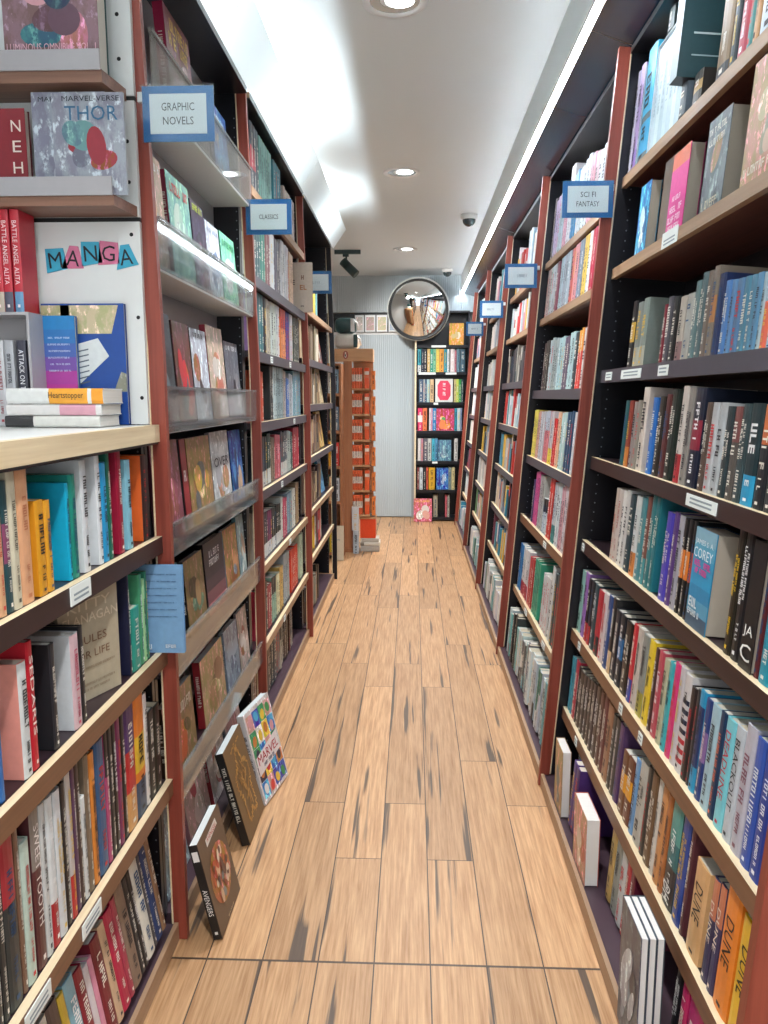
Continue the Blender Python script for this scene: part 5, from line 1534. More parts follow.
0 7.6132 0.0526 0.176 0.037 0.134 12043473 1 12894144
0 7.6670 0.0287 0.214 0.037 0.147 14934758
0 7.7670 0.0406 0.225 0.043 0.152 14871275 2 12894144
0 7.8088 0.0552 0.225 0.042 0.155 13877705 3 12894144
0 7.8652 0.0313 0.226 0.036 0.156 14209489
0 7.8978 0.0408 0.232 0.040 0.127 13882059 3 15129807
0 7.9398 0.0288 0.219 0.040 0.123 15459023 3 13489882
0 7.9698 0.0555 0.223 0.041 0.157 15722193 2 13879753
0 8.0265 0.0368 0.226 0.035 0.152 15720922
0 8.0645 0.0447 0.201 0.036 0.122 14471884
0 8.1590 0.0258 0.210 0.040 0.120 14209231 1 14279392
0 8.1860 0.0313 0.209 0.047 0.151 13418181
0 8.2185 0.0443 0.221 0.038 0.137 13821144
0 8.2639 0.0352 0.213 0.044 0.134 13689568 1 15129807
0 8.3004 0.0426 0.209 0.043 0.156 14213339
@fifth_right sixth 0.661
0 7.0340 0.0329 0.184 0.039 0.142 14857274 1 5933658
0 7.0681 0.0481 0.193 0.035 0.127 14398272 3 8034992
0 7.1174 0.0218 0.191 0.040 0.143 15251519 3 13662794
0 7.1403 0.0351 0.209 0.045 0.136 2237736 1 4165544
0 7.1766 0.0350 0.218 0.043 0.141 1382428
0 7.2129 0.0364 0.222 0.043 0.145 13530439 1 14727232
0 7.2504 0.0484 0.221 0.035 0.154 13728324
0 7.3000 0.0290 0.180 0.042 0.152 1712680 1 8034992
0 7.3302 0.0279 0.216 0.036 0.147 13812897 3 13662794
0 7.3593 0.0289 0.215 0.038 0.154 14469289
0 7.3894 0.0222 0.209 0.045 0.159 9786208 2 8034992
0 7.4128 0.0263 0.217 0.044 0.156 9062231
0 7.4721 0.0430 0.202 0.039 0.154 14660153
0 7.5164 0.0386 0.193 0.038 0.145 14804966
0 7.5562 0.0327 0.185 0.036 0.147 14934489
0 7.5901 0.0444 0.233 0.039 0.125 2306111
0 7.6357 0.0309 0.202 0.040 0.152 11973301
0 7.6678 0.0268 0.201 0.045 0.128 11581621 3 14727232
0 7.6957 0.0492 0.234 0.043 0.125 13660490 1 2906762
0 7.7461 0.0384 0.190 0.041 0.145 13489883
0 7.7857 0.0353 0.221 0.043 0.134 13726789
0 7.8222 0.0494 0.225 0.038 0.148 13598799
0 7.8727 0.0385 0.236 0.042 0.128 14143951
0 7.9125 0.0497 0.236 0.044 0.126 14471120
0 7.9634 0.0366 0.197 0.045 0.139 8933727 1 5933658
0 8.0012 0.0506 0.199 0.036 0.134 8996951
0 8.0529 0.0377 0.193 0.038 0.127 12401209
0 8.0918 0.0274 0.194 0.042 0.125 12662586
0 8.1204 0.0532 0.196 0.045 0.149 13253180
0 8.1748 0.0367 0.210 0.041 0.137 9325658
0 8.2127 0.0367 0.174 0.039 0.155 2634818
0 8.2506 0.0564 0.178 0.038 0.143 2306619 1 12728890
@fifth_right seventh 0.378
0 7.0340 0.0389 0.218 0.047 0.127 13157566
0 7.0741 0.0323 0.212 0.038 0.146 14471636 1 12894144
0 7.1077 0.0366 0.213 0.041 0.151 13815753
0 7.1455 0.0302 0.241 0.037 0.151 12569813 1 13879753
0 7.1769 0.0381 0.235 0.041 0.158 12045269
0 7.2162 0.0284 0.192 0.041 0.128 13029593 1 12894144
0 7.2458 0.0262 0.184 0.039 0.133 13224919
0 7.2732 0.0278 0.190 0.045 0.138 13752282 1 12894144
0 7.3022 0.0252 0.235 0.042 0.154 13030615 2 12175567
0 7.3285 0.0241 0.187 0.039 0.141 14011341 1 12894144
0 7.3538 0.0398 0.186 0.045 0.125 13616583
0 7.3949 0.0396 0.184 0.044 0.129 14207692 2 14279392
0 7.4356 0.0545 0.211 0.047 0.143 14338770 2 12175567
0 7.4913 0.0433 0.231 0.038 0.149 12109260
0 7.5358 0.0313 0.207 0.044 0.155 11649741 2 12894144
0 7.5684 0.0468 0.210 0.036 0.131 12437196 3 13879753
0 7.6164 0.0327 0.216 0.036 0.132 12963803
0 7.7168 0.0422 0.221 0.041 0.150 12898518
0 7.7602 0.0389 0.223 0.045 0.134 12832213 3 13879753
0 7.8003 0.0317 0.180 0.045 0.130 15261909 1 12175567
0 7.8332 0.0469 0.187 0.041 0.130 14998990
0 7.8813 0.0319 0.188 0.042 0.144 14603975
0 7.9144 0.0260 0.188 0.040 0.139 14737629 1 12894144
0 7.9933 0.0503 0.211 0.041 0.154 14275020 2 14279392
0 8.0448 0.0249 0.214 0.038 0.153 13750220
0 8.0709 0.0429 0.190 0.047 0.148 14738660
0 8.1150 0.0562 0.195 0.036 0.144 15068139 1 13489882
0 8.1723 0.0495 0.233 0.035 0.130 11979725 1 15129807
0 8.2230 0.0311 0.221 0.038 0.129 12636121 3 15129807
0 8.2554 0.0360 0.215 0.043 0.130 12110549
0 8.2925 0.0347 0.238 0.042 0.126 12963793 1 13489882
@fifth_right floor 0.062
0 7.0340 0.0412 0.209 0.002 0.137 13949913
0 7.0764 0.0358 0.203 0.003 0.138 14410206
0 7.1977 0.0499 0.234 0.005 0.128 14279655 1 14999250
0 7.2488 0.0507 0.239 0.011 0.157 14014436
0 7.3816 0.0551 0.207 0.007 0.154 14339508
0 7.4379 0.0396 0.212 0.009 0.159 6267814 3 14195368
0 7.4787 0.0310 0.210 0.000 0.145 5806504
0 7.5109 0.0525 0.213 0.010 0.124 5476514 2 12728886
0 7.6069 0.0391 0.194 0.012 0.127 13942459 1 14734004
0 7.6473 0.0386 0.232 0.011 0.135 15459298 3 15119434
0 7.6871 0.0482 0.224 0.009 0.139 6069159 3 10470348
0 7.8201 0.0447 0.199 0.002 0.134 14210779
0 7.8659 0.0472 0.198 0.004 0.155 14342877
0 7.9144 0.0454 0.196 0.009 0.122 10337220 1 14212576
0 7.9610 0.0477 0.195 0.011 0.127 9878722 2 14212576
0 8.0099 0.0524 0.176 0.004 0.123 11715018
0 8.0635 0.0269 0.203 0.001 0.148 3640242 1 15262944
0 8.0915 0.0338 0.180 0.002 0.158 14263469
0 8.1265 0.0461 0.191 0.006 0.129 12174539
0 8.1739 0.0242 0.189 0.005 0.151 12041932 1 12174536
0 8.1992 0.0491 0.183 0.010 0.154 15119699
0 8.2496 0.0518 0.226 0.005 0.159 3509935 2 14734004
@far shelf 1.673
0 0.0506 0.0373 0.252 0.030 0.150 3840680 1 13685972
0 0.0972 0.0176 0.252 0.030 0.150 2240586
0 0.1200 0.0280 0.252 0.030 0.150 2764856
0 0.1573 0.0300 0.252 0.030 0.150 13676656
0 0.1904 0.0300 0.252 0.030 0.150 3842184
0 0.2235 0.0280 0.252 0.030 0.150 9095328
0 0.2555 0.0321 0.252 0.030 0.150 15257696
0 0.2917 0.0476 0.252 0.030 0.150 15245376
0 0.3434 0.0279 0.252 0.030 0.150 2792112
0 0.3765 0.0248 0.252 0.030 0.150 14213344
0 0.4126 0.0455 0.252 0.030 0.150 15260892
0 0.4611 0.0176 0.234 0.030 0.150 13138568
0 0.4818 0.0331 0.252 0.030 0.150 6982296
0 0.5230 0.0485 0.252 0.030 0.150 4876408
@far shelf 1.342
0 0.0662 0.0456 0.252 0.030 0.150 4874360
0 0.1148 0.0166 0.252 0.030 0.150 11055280
0 0.1335 0.0197 0.252 0.030 0.150 3824248
0 0.1552 0.0290 0.252 0.030 0.150 11061448
0 0.1904 0.0404 0.252 0.030 0.150 13676680
0 0.4570 0.0217 0.252 0.030 0.150 14207120
0 0.4818 0.0258 0.252 0.030 0.150 13162592
0 0.5107 0.0248 0.252 0.030 0.150 3840592
0 0.5395 0.0196 0.252 0.030 0.150 3821656
@far shelf 1.024
0 0.0558 0.0508 0.252 0.030 0.150 14170728 3 15261920
0 0.1097 0.0487 0.252 0.030 0.150 14710858
0 0.1821 0.0218 0.252 0.030 0.150 14211292
0 0.2059 0.0145 0.252 0.030 0.150 14192808
0 0.2225 0.0393 0.252 0.030 0.150 2785464
0 0.4673 0.0269 0.252 0.030 0.150 3840688
0 0.4972 0.0330 0.252 0.030 0.150 12900572
0 0.5334 0.0155 0.252 0.030 0.150 9083576
@far shelf 0.685
0 0.0580 0.0317 0.252 0.030 0.150 14473428
0 0.0940 0.0230 0.252 0.030 0.150 13144224
0 0.1234 0.0426 0.252 0.030 0.150 6974068
0 0.1703 0.0393 0.252 0.030 0.150 13159624
0 0.2160 0.0317 0.252 0.030 0.150 4894920
0 0.2509 0.0295 0.252 0.030 0.150 5937856
0 0.4684 0.0381 0.252 0.030 0.150 13684940
@far shelf 0.358
0 0.0526 0.0230 0.252 0.030 0.150 9062986
0 0.0798 0.0350 0.252 0.030 0.150 13688032
0 0.1202 0.0317 0.252 0.030 0.150 2763824 6 1
0 0.1561 0.0208 0.252 0.030 0.150 14180426
0 0.1834 0.0698 0.252 0.030 0.150 14198832 6 1
0 0.4065 0.0316 0.252 0.030 0.150 9083536
0 0.4423 0.0338 0.252 0.030 0.150 14208152
@far shelf 0.045
0 0.2378 0.0480 0.252 0.030 0.150 11577488
0 0.3738 0.0207 0.252 0.030 0.150 14183032
0 0.4010 0.0207 0.252 0.030 0.150 13157560
@near_left first 1.069
1 1.1025 0.0193 0.216 0.020 0.155 14198912
1 1.1242 0.0194 0.205 0.020 0.139 2771536 3 9063018
1 1.1455 0.0247 0.216 0.020 0.141 13617328 5 5919816
1 1.1722 0.0363 0.216 0.020 0.160 14723200 5 12614232
1 1.2271 0.0282 0.161 0.020 0.120 14194728 4 14192672
1 1.2576 0.0224 0.157 0.020 0.120 14721072 4 14192672
1 1.3408 0.0130 0.178 0.020 0.122 1224920 4 1222864
1 1.3555 0.0277 0.191 0.020 0.131 2067066 4 2132608
1 1.4054 0.0268 0.213 0.020 0.135 14212320 5 2105380 4 14212320
1 1.4742 0.0219 0.216 0.020 0.149 14673128 4 13949662
1 1.4982 0.0270 0.201 0.020 0.125 2792144
1 1.5295 0.0178 0.216 0.020 0.156 2058840
1 1.5796 0.0298 0.216 0.020 0.137 10492988 4 10098744
1 1.6291 0.0317 0.195 0.020 0.134 9095388
1 1.7278 0.0326 0.198 0.020 0.129 3811882 4 15231018
@near_left second 0.790
0 1.0646 0.0136 0.111 0.020 0.120 2779824
1 1.1367 0.0277 0.193 0.020 0.130 14212316 4 15243402 5 3815996
1 1.1669 0.0204 0.219 0.020 0.130 12591152 11 3 5 15788256
1 1.3224 0.0344 0.180 0.020 0.130 14203072 4 13685976 5 13126250
1 1.3602 0.0168 0.186 0.020 0.123 2762280 4 2500138
1 1.6069 0.0121 0.228 0.020 0.157 1711160
1 1.6252 0.0491 0.144 0.020 0.120 2792074 4 2792074
1 1.6775 0.0182 0.211 0.020 0.139 4889200
1 1.6990 0.0169 0.194 0.020 0.134 11065504
1 1.7194 0.0121 0.209 0.020 0.145 3836522
@near_left third 0.447
1 1.0162 0.0108 0.283 0.020 0.186 3815996
1 1.0298 0.0160 0.280 0.020 0.184 2107436 6 1
1 1.0479 0.0380 0.285 0.020 0.190 2765880 2 11020344
1 1.0897 0.0130 0.283 0.020 0.185 8018504
1 1.1050 0.0278 0.249 0.020 0.164 12637384 4 12637384
1 1.1393 0.0293 0.289 0.020 0.190 5909552 11 4 5 15261916 2 9076856
1 1.1711 0.0192 0.279 0.020 0.177 13685972
1 1.1930 0.0253 0.277 0.020 0.179 14673126 1 11542576
1 1.2210 0.0264 0.275 0.020 0.181 14212320 6 1 4 13424346
1 1.2503 0.0156 0.275 0.020 0.183 2762280
1 1.2698 0.0201 0.282 0.020 0.179 13156540 1 12595248
1 1.2930 0.0145 0.285 0.020 0.188 5913178
1 1.3095 0.0148 0.286 0.020 0.190 4864568
1 1.3265 0.0173 0.206 0.020 0.141 14212316
1 1.3460 0.0212 0.280 0.020 0.177 8022616
1 1.3705 0.0230 0.273 0.020 0.176 14715450
1 1.3971 0.0410 0.280 0.020 0.190 2775688
1 1.4430 0.0176 0.301 0.020 0.190 12079226 2 2761768
1 1.4628 0.0194 0.297 0.020 0.190 2763310 6 1
1 1.4830 0.0199 0.292 0.020 0.190 1710622 6 1
1 1.5037 0.0233 0.284 0.020 0.190 8006234
1 1.5278 0.0226 0.288 0.020 0.187 1842208 6 1
1 1.5512 0.0566 0.296 0.020 0.190 12590120 2 4860522 1 14196832
1 1.6086 0.0607 0.284 0.020 0.187 15237160 3 15253552 1 2771562
1 1.6701 0.0218 0.273 0.020 0.182 14736600
1 1.6928 0.0403 0.218 0.020 0.150 1975334
1 1.7339 0.0411 0.214 0.020 0.150 1581857
@near_left floor 0.062
0 1.1237 0.0390 0.220 0.015 0.150 2767450 10 9
0 1.1642 0.0390 0.230 0.015 0.150 13157564 10 9
0 1.2047 0.0390 0.230 0.015 0.150 5917256 10 9
0 1.2452 0.0234 0.220 0.015 0.150 14202944 10 9
1 1.2701 0.0390 0.225 0.015 0.150 9091272 10 9
1 1.3106 0.0338 0.215 0.015 0.150 9051184 10 9
0 1.3459 0.0208 0.200 0.015 0.150 14209236 10 9
0 1.3682 0.0182 0.200 0.015 0.150 14192808 10 9
1 1.3879 0.0416 0.220 0.015 0.150 8002604 10 9
1 1.4310 0.0286 0.225 0.015 0.150 13676688 10 9
1 1.4611 0.0390 0.230 0.015 0.150 12066632 10 9
1 1.5016 0.0234 0.235 0.015 0.150 11024976 10 9
1 1.5265 0.0442 0.240 0.015 0.150 9073764 10 9
1 1.5722 0.0208 0.235 0.015 0.150 2763824 10 9
1 1.5945 0.0208 0.235 0.015 0.150 2369066 10 9
1 1.6168 0.0442 0.250 0.015 0.150 14736848 4 14211280 10 9
1 1.6625 0.0156 0.260 0.015 0.150 4868688 10 9
1 1.6796 0.0364 0.270 0.015 0.150 1849962 4 1585242 10 9
1 1.7175 0.0260 0.280 0.015 0.150 9071184 10 9
@classics top 2.175
0 2.9705 0.0378 0.270 0.030 0.190 8038560
0 3.0159 0.0522 0.270 0.030 0.190 13157572 6 1
0 3.1058 0.0508 0.270 0.030 0.190 4872806 3 12601946
0 3.1574 0.0508 0.270 0.030 0.190 4148059 3 12601946
0 3.2090 0.0516 0.270 0.030 0.190 4939368
0 3.2787 0.0366 0.270 0.030 0.190 8040616
0 3.3162 0.0374 0.270 0.030 0.190 8369325
0 3.3600 0.0467 0.270 0.030 0.190 9093304 5 3824218
0 3.4075 0.0467 0.270 0.030 0.190 8631984 5 3824218
0 3.4549 0.0467 0.270 0.030 0.190 8435627 5 3824218
0 3.5024 0.0475 0.270 0.030 0.190 10079175 5 3824218
0 3.5935 0.0477 0.270 0.030 0.182 3836568 6 1
0 3.6420 0.0477 0.270 0.030 0.182 4100002 6 1
0 3.6905 0.0477 0.270 0.030 0.182 3508890 6 1
0 3.7391 0.0485 0.270 0.030 0.182 4296611 6 1
0 3.8714 0.0472 0.230 0.030 0.154 13156536
0 3.9194 0.0472 0.223 0.030 0.154 13946048
0 3.9674 0.0472 0.224 0.030 0.154 12433835
0 4.0154 0.0472 0.226 0.030 0.154 13485758
0 4.0635 0.0472 0.223 0.030 0.154 13684423
0 4.1115 0.0472 0.224 0.030 0.154 12695475
0 4.1595 0.0480 0.223 0.030 0.154 13024703
@classics second 1.857
0 3.0416 0.0334 0.169 0.030 0.120 14737632
0 3.0758 0.0342 0.166 0.030 0.120 14736870
0 3.1176 0.0447 0.201 0.030 0.136 2050640
0 3.1631 0.0447 0.197 0.030 0.136 2707797
0 3.2086 0.0455 0.199 0.030 0.136 2643545
0 3.2623 0.0489 0.216 0.030 0.147 2785392
0 3.3120 0.0497 0.214 0.030 0.147 2588011
0 3.3735 0.0493 0.234 0.030 0.149 9067098
0 3.4236 0.0501 0.232 0.030 0.149 8210767
0 3.4832 0.0477 0.255 0.030 0.171 14212316
0 3.5317 0.0485 0.255 0.030 0.171 14542312
0 3.5969 0.0445 0.250 0.030 0.160 6972528
0 3.6423 0.0445 0.249 0.030 0.160 7433330
0 3.6876 0.0453 0.249 0.030 0.160 6446952
0 3.7548 0.0443 0.276 0.030 0.187 13159632
0 3.7998 0.0443 0.276 0.030 0.187 14080471
0 3.8449 0.0443 0.271 0.030 0.187 12437195
0 3.8900 0.0443 0.276 0.030 0.187 12303552
0 3.9351 0.0451 0.273 0.030 0.187 13421775
0 4.0050 0.0393 0.266 0.030 0.182 13150344
0 4.0452 0.0393 0.263 0.030 0.182 13282961
0 4.0853 0.0401 0.262 0.030 0.182 13676176
@classics third 1.576
0 3.0639 0.0553 0.239 0.030 0.173 10123952
0 3.1266 0.0374 0.239 0.030 0.157 13142682
0 3.1791 0.0545 0.239 0.030 0.168 2058868
0 3.2344 0.0553 0.239 0.030 0.168 2452598
0 3.2979 0.0472 0.239 0.030 0.174 1710634
0 3.3622 0.0400 0.237 0.030 0.160 12103840
0 3.4030 0.0408 0.232 0.030 0.160 11841436
0 3.4618 0.0521 0.239 0.030 0.162 12898508
0 3.5147 0.0529 0.238 0.030 0.162 13424845
0 3.5740 0.0539 0.239 0.030 0.166 13423824
0 3.6287 0.0547 0.239 0.030 0.166 14474462
0 3.7109 0.0485 0.239 0.030 0.176 14715466 2 13121580
0 3.7602 0.0485 0.239 0.030 0.176 15504221 2 13121580
0 3.8095 0.0493 0.239 0.030 0.176 15307605 2 13121580
0 3.8701 0.0515 0.239 0.030 0.178 6961802 2 2767520
0 3.9224 0.0523 0.239 0.030 0.178 6567808 2 2767520
0 3.9867 0.0463 0.239 0.030 0.188 13159632
0 4.0338 0.0471 0.239 0.030 0.188 13553361
0 4.1020 0.0423 0.239 0.030 0.186 3820100
0 4.1451 0.0423 0.239 0.030 0.186 4871504
0 4.1881 0.0423 0.239 0.030 0.186 3688250
0 4.2312 0.0431 0.239 0.030 0.186 3818565
@classics fourth 1.300
0 3.1103 0.0461 0.206 0.030 0.134 13130298
0 3.1572 0.0461 0.199 0.030 0.134 14314308
0 3.2041 0.0469 0.202 0.030 0.134 12208431
0 3.4020 0.0373 0.234 0.030 0.164 2764848
0 3.4400 0.0381 0.234 0.030 0.164 2829616
0 3.4874 0.0392 0.234 0.030 0.173 12111056
0 3.5274 0.0400 0.234 0.030 0.173 11453124
0 3.5773 0.0432 0.234 0.030 0.166 9085092
0 3.6213 0.0432 0.234 0.030 0.166 8624798
0 3.6652 0.0432 0.234 0.030 0.166 9480626
0 3.7092 0.0440 0.234 0.030 0.166 9348005
0 3.7641 0.0325 0.226 0.030 0.157 11577504
0 3.7974 0.0333 0.222 0.030 0.157 12365994
0 3.8497 0.0380 0.193 0.030 0.133 3828400
0 3.8884 0.0388 0.188 0.030 0.133 4224447
0 3.9352 0.0374 0.217 0.030 0.136 11581632
0 3.9733 0.0374 0.215 0.030 0.136 11318969
0 4.0115 0.0382 0.211 0.030 0.136 12371408
0 4.0702 0.0426 0.234 0.030 0.170 8039096
0 4.1137 0.0426 0.234 0.030 0.170 7907259
0 4.1571 0.0426 0.234 0.030 0.170 8892613
0 4.2005 0.0426 0.234 0.030 0.170 7185324
0 4.2439 0.0426 0.234 0.030 0.170 7841461
0 4.2874 0.0426 0.234 0.030 0.170 8037303
@classics fifth 1.026
0 3.1289 0.0579 0.210 0.030 0.141 2765882 1 13159624
0 3.1921 0.0546 0.208 0.030 0.140 3161156 1 13159624
0 3.2523 0.0509 0.206 0.030 0.129 2634812 1 13159624
0 3.3119 0.0361 0.216 0.030 0.149 2376767 1 13159624
0 3.3487 0.0369 0.215 0.030 0.149 2048315 1 13159624
0 3.4099 0.0383 0.195 0.030 0.130 9075304
0 3.4489 0.0391 0.191 0.030 0.130 8351585
0 3.5040 0.0438 0.203 0.030 0.127 13131884
0 3.5486 0.0438 0.200 0.030 0.127 12866664
0 3.5932 0.0446 0.197 0.030 0.127 14182778
0 3.6552 0.0442 0.210 0.030 0.140 4872802 1 13159624
0 3.7002 0.0442 0.203 0.030 0.140 3821907 1 13159624
0 3.7451 0.0442 0.208 0.030 0.140 5397354 1 13159624
0 3.7901 0.0450 0.208 0.030 0.140 5793136 1 13159624
0 3.8466 0.0529 0.206 0.030 0.139 11056304
0 3.9003 0.0537 0.201 0.030 0.139 11320500
0 3.9621 0.0540 0.193 0.030 0.124 3824218
0 4.0415 0.0483 0.212 0.030 0.141 11544640
0 4.0907 0.0483 0.212 0.030 0.141 10886972
0 4.1398 0.0483 0.210 0.030 0.141 10887222
0 4.1889 0.0491 0.211 0.030 0.141 12398154
@classics sixth 0.718
0 3.1072 0.0367 0.206 0.030 0.137 13155496
0 3.1446 0.0375 0.203 0.030 0.137 13351339
0 3.1959 0.0417 0.195 0.030 0.133 2764856 1 14212316
0 3.2383 0.0425 0.193 0.030 0.133 3555398 1 14212316
0 3.2866 0.0456 0.191 0.030 0.123 8006234 1 14212316
0 3.3330 0.0464 0.188 0.030 0.123 8005975 1 14212316
0 3.3856 0.0467 0.188 0.030 0.122 2371631 1 14212316
0 3.4331 0.0475 0.183 0.030 0.122 1977902 1 14212316
0 3.4905 0.0410 0.186 0.030 0.125 2042926 1 14212316
0 3.5323 0.0410 0.184 0.030 0.125 858907 1 14212316
0 3.5740 0.0418 0.182 0.030 0.125 2242612 1 14212316
0 3.6263 0.0536 0.205 0.030 0.128 13685964
0 3.6872 0.0554 0.193 0.030 0.124 13125738
0 3.7434 0.0562 0.188 0.030 0.124 12533607
0 3.8190 0.0463 0.200 0.030 0.127 9087160
0 3.8660 0.0463 0.197 0.030 0.127 7902636
0 3.9131 0.0471 0.199 0.030 0.127 8890286
0 3.9727 0.0487 0.206 0.030 0.131 14212308
0 4.0223 0.0495 0.202 0.030 0.131 15067616
0 4.0940 0.0541 0.225 0.030 0.145 10126440
0 4.1488 0.0549 0.219 0.030 0.145 10784624
@classics seventh 0.390
0 3.0780 0.0343 0.210 0.030 0.135 12597840
0 3.1130 0.0351 0.206 0.030 0.135 13516886
0 3.1564 0.0418 0.226 0.030 0.147 2767428
0 3.1990 0.0426 0.223 0.030 0.147 3163463
0 3.2504 0.0443 0.192 0.030 0.125 11024968
0 3.2954 0.0451 0.191 0.030 0.125 10958403
0 3.3498 0.0535 0.205 0.030 0.140 9091236 2 1844264
0 3.4041 0.0543 0.201 0.030 0.140 9354407 2 1844264
0 3.4684 0.0398 0.193 0.030 0.123 14211248
0 3.5090 0.0406 0.191 0.030 0.123 15264449
0 3.5600 0.0438 0.207 0.030 0.132 14200928
0 3.6046 0.0446 0.202 0.030 0.132 14859371
0 3.6712 0.0416 0.243 0.030 0.156 11056316
0 3.7136 0.0416 0.242 0.030 0.156 11320001
0 3.7560 0.0416 0.239 0.030 0.156 10793395
0 3.7984 0.0424 0.235 0.030 0.156 11058362
0 3.8855 0.0471 0.223 0.030 0.147 14694944
0 3.9335 0.0471 0.221 0.030 0.147 13773592
0 3.9814 0.0471 0.215 0.030 0.147 13840406
0 4.0293 0.0471 0.221 0.030 0.147 14630690
0 4.0773 0.0479 0.218 0.030 0.147 14169113
0 4.2031 0.0418 0.247 0.030 0.157 12111024
0 4.2457 0.0418 0.245 0.030 0.157 13295043
0 4.2882 0.0418 0.241 0.030 0.157 12636598
@classics floor 0.062
0 3.0040 0.0491 0.222 0.057 0.125 5528944
0 3.0543 0.0386 0.235 0.059 0.133 8740943
0 3.0941 0.0273 0.229 0.054 0.132 9072720
0 3.1226 0.0625 0.225 0.061 0.124 8742987
0 3.1863 0.0498 0.219 0.051 0.144 1979203
0 3.2372 0.0420 0.223 0.058 0.133 2571084
0 3.2805 0.0432 0.219 0.057 0.147 2374224 1 6957616
0 3.3248 0.0521 0.204 0.054 0.139 3882307 2 4863024
0 3.3782 0.0382 0.205 0.057 0.135 3882055 2 4863024
0 3.4175 0.0534 0.234 0.055 0.147 1849667
0 3.4721 0.0651 0.240 0.052 0.155 2505545
0 3.5384 0.0628 0.239 0.057 0.124 8551547 1 5267562
0 3.6024 0.0415 0.227 0.056 0.123 9273476
0 3.6451 0.0422 0.240 0.050 0.139 11776164 2 1710620
0 3.6885 0.0396 0.251 0.059 0.155 11447976 2 2763824
0 3.7293 0.0395 0.242 0.059 0.138 11711655
0 3.7700 0.0306 0.228 0.061 0.131 2433835
0 3.8018 0.0392 0.234 0.056 0.137 5984073 2 2373706
0 3.8422 0.0395 0.229 0.053 0.156 5457464
0 3.8829 0.0405 0.225 0.059 0.136 12040625 2 1710620
0 3.9245 0.0314 0.247 0.050 0.125 4664357 1 6957616
0 3.9572 0.0398 0.251 0.061 0.143 4338471
0 3.9981 0.0512 0.228 0.054 0.126 5858930 1 9078400
@third_left second 1.900
0 4.4240 0.0365 0.230 0.041 0.130 13121596 2 3837880
0 4.4617 0.0261 0.226 0.040 0.120 12401199
0 4.4890 0.0324 0.199 0.030 0.137 10797257
0 4.5226 0.0429 0.231 0.040 0.132 15184462
0 4.5667 0.0355 0.182 0.041 0.153 12306638
0 4.6034 0.0484 0.178 0.040 0.148 12766154 2 10470348
0 4.6529 0.0375 0.196 0.032 0.143 13556702
0 4.6917 0.0368 0.189 0.032 0.145 13293011 2 14734004
0 4.7297 0.0350 0.233 0.034 0.141 12533308
0 4.7658 0.0425 0.232 0.038 0.157 12860467
0 4.8095 0.0291 0.233 0.038 0.127 13386552
0 4.8398 0.0289 0.185 0.040 0.128 15589849
0 4.8699 0.0438 0.234 0.032 0.122 12439764
0 4.9149 0.0415 0.229 0.033 0.120 12371667
0 4.9577 0.0397 0.212 0.042 0.159 14671593 2 15119434
0 4.9986 0.0408 0.227 0.035 0.144 15184962
0 5.0406 0.0281 0.235 0.033 0.120 15184710
0 5.0699 0.0596 0.193 0.040 0.126 12569817
0 5.1308 0.0412 0.203 0.033 0.145 6071210
0 5.1732 0.0398 0.219 0.040 0.127 13813436
0 5.2142 0.0406 0.229 0.042 0.155 13549251
@third_left third 1.618
0 4.4240 0.0585 0.208 0.042 0.121 12694159 1 11573368
0 4.4837 0.0379 0.217 0.042 0.122 12891552
0 4.5229 0.0597 0.205 0.035 0.144 8875087
0 4.5838 0.0413 0.194 0.037 0.153 8874056 2 13154458
0 4.6262 0.0311 0.186 0.038 0.126 8872514 3 13154458
0 4.6585 0.0261 0.182 0.035 0.134 8676424 2 13154458
0 4.6858 0.0356 0.185 0.039 0.156 12429957 1 14735560
0 4.7226 0.0589 0.211 0.040 0.157 13153175 3 14209216
0 4.7827 0.0500 0.207 0.035 0.128 5915954
0 4.8340 0.0255 0.218 0.036 0.159 5587509
0 4.8606 0.0401 0.216 0.042 0.155 5785913 1 14735560
0 4.9020 0.0489 0.231 0.041 0.149 8221279
0 4.9521 0.0300 0.223 0.041 0.135 7758168
0 4.9833 0.0534 0.225 0.030 0.148 7892824
0 5.0380 0.0325 0.184 0.039 0.122 14933194
0 5.1101 0.0276 0.184 0.030 0.125 14867406
0 5.1389 0.0530 0.225 0.040 0.143 13221278
0 5.1931 0.0556 0.227 0.040 0.142 12892055
0 5.2499 0.0244 0.217 0.040 0.150 13219228
@third_left fourth 1.356
0 4.4240 0.0378 0.217 0.031 0.153 8872519 3 5915704
0 4.4630 0.0280 0.216 0.040 0.145 13882046
0 4.4922 0.0557 0.206 0.041 0.144 14868428
0 4.5492 0.0346 0.220 0.031 0.133 8808265
0 4.5850 0.0296 0.220 0.033 0.141 14407877
0 4.6158 0.0540 0.220 0.032 0.143 14473158 1 13154458
0 4.6711 0.0389 0.210 0.041 0.123 13018765 1 14735560
0 4.7111 0.0326 0.214 0.038 0.126 13020558 1 10126440
0 4.7450 0.0561 0.220 0.037 0.155 8544840
0 4.8023 0.0438 0.220 0.031 0.139 9464398
0 4.9212 0.0599 0.189 0.033 0.159 13551288 2 8022618
0 4.9823 0.0332 0.220 0.031 0.122 9995109
0 5.0167 0.0588 0.212 0.038 0.159 3288108 1 13154458
0 5.0766 0.0319 0.202 0.036 0.125 3487277
0 5.1097 0.0326 0.202 0.040 0.140 4141107 1 14735560
0 5.1435 0.0362 0.194 0.038 0.151 10391407 3 3814448
0 5.1810 0.0376 0.179 0.037 0.126 9334855 1 9071178
0 5.2197 0.0505 0.198 0.036 0.129 9531985 3 12626056
@third_left fifth 1.047
0 4.4240 0.0579 0.196 0.032 0.144 4273714 1 3814448
0 4.4831 0.0412 0.200 0.031 0.129 4274739
0 4.5255 0.0249 0.224 0.041 0.147 4274234 1 10126440
0 4.5516 0.0543 0.183 0.035 0.156 13283210
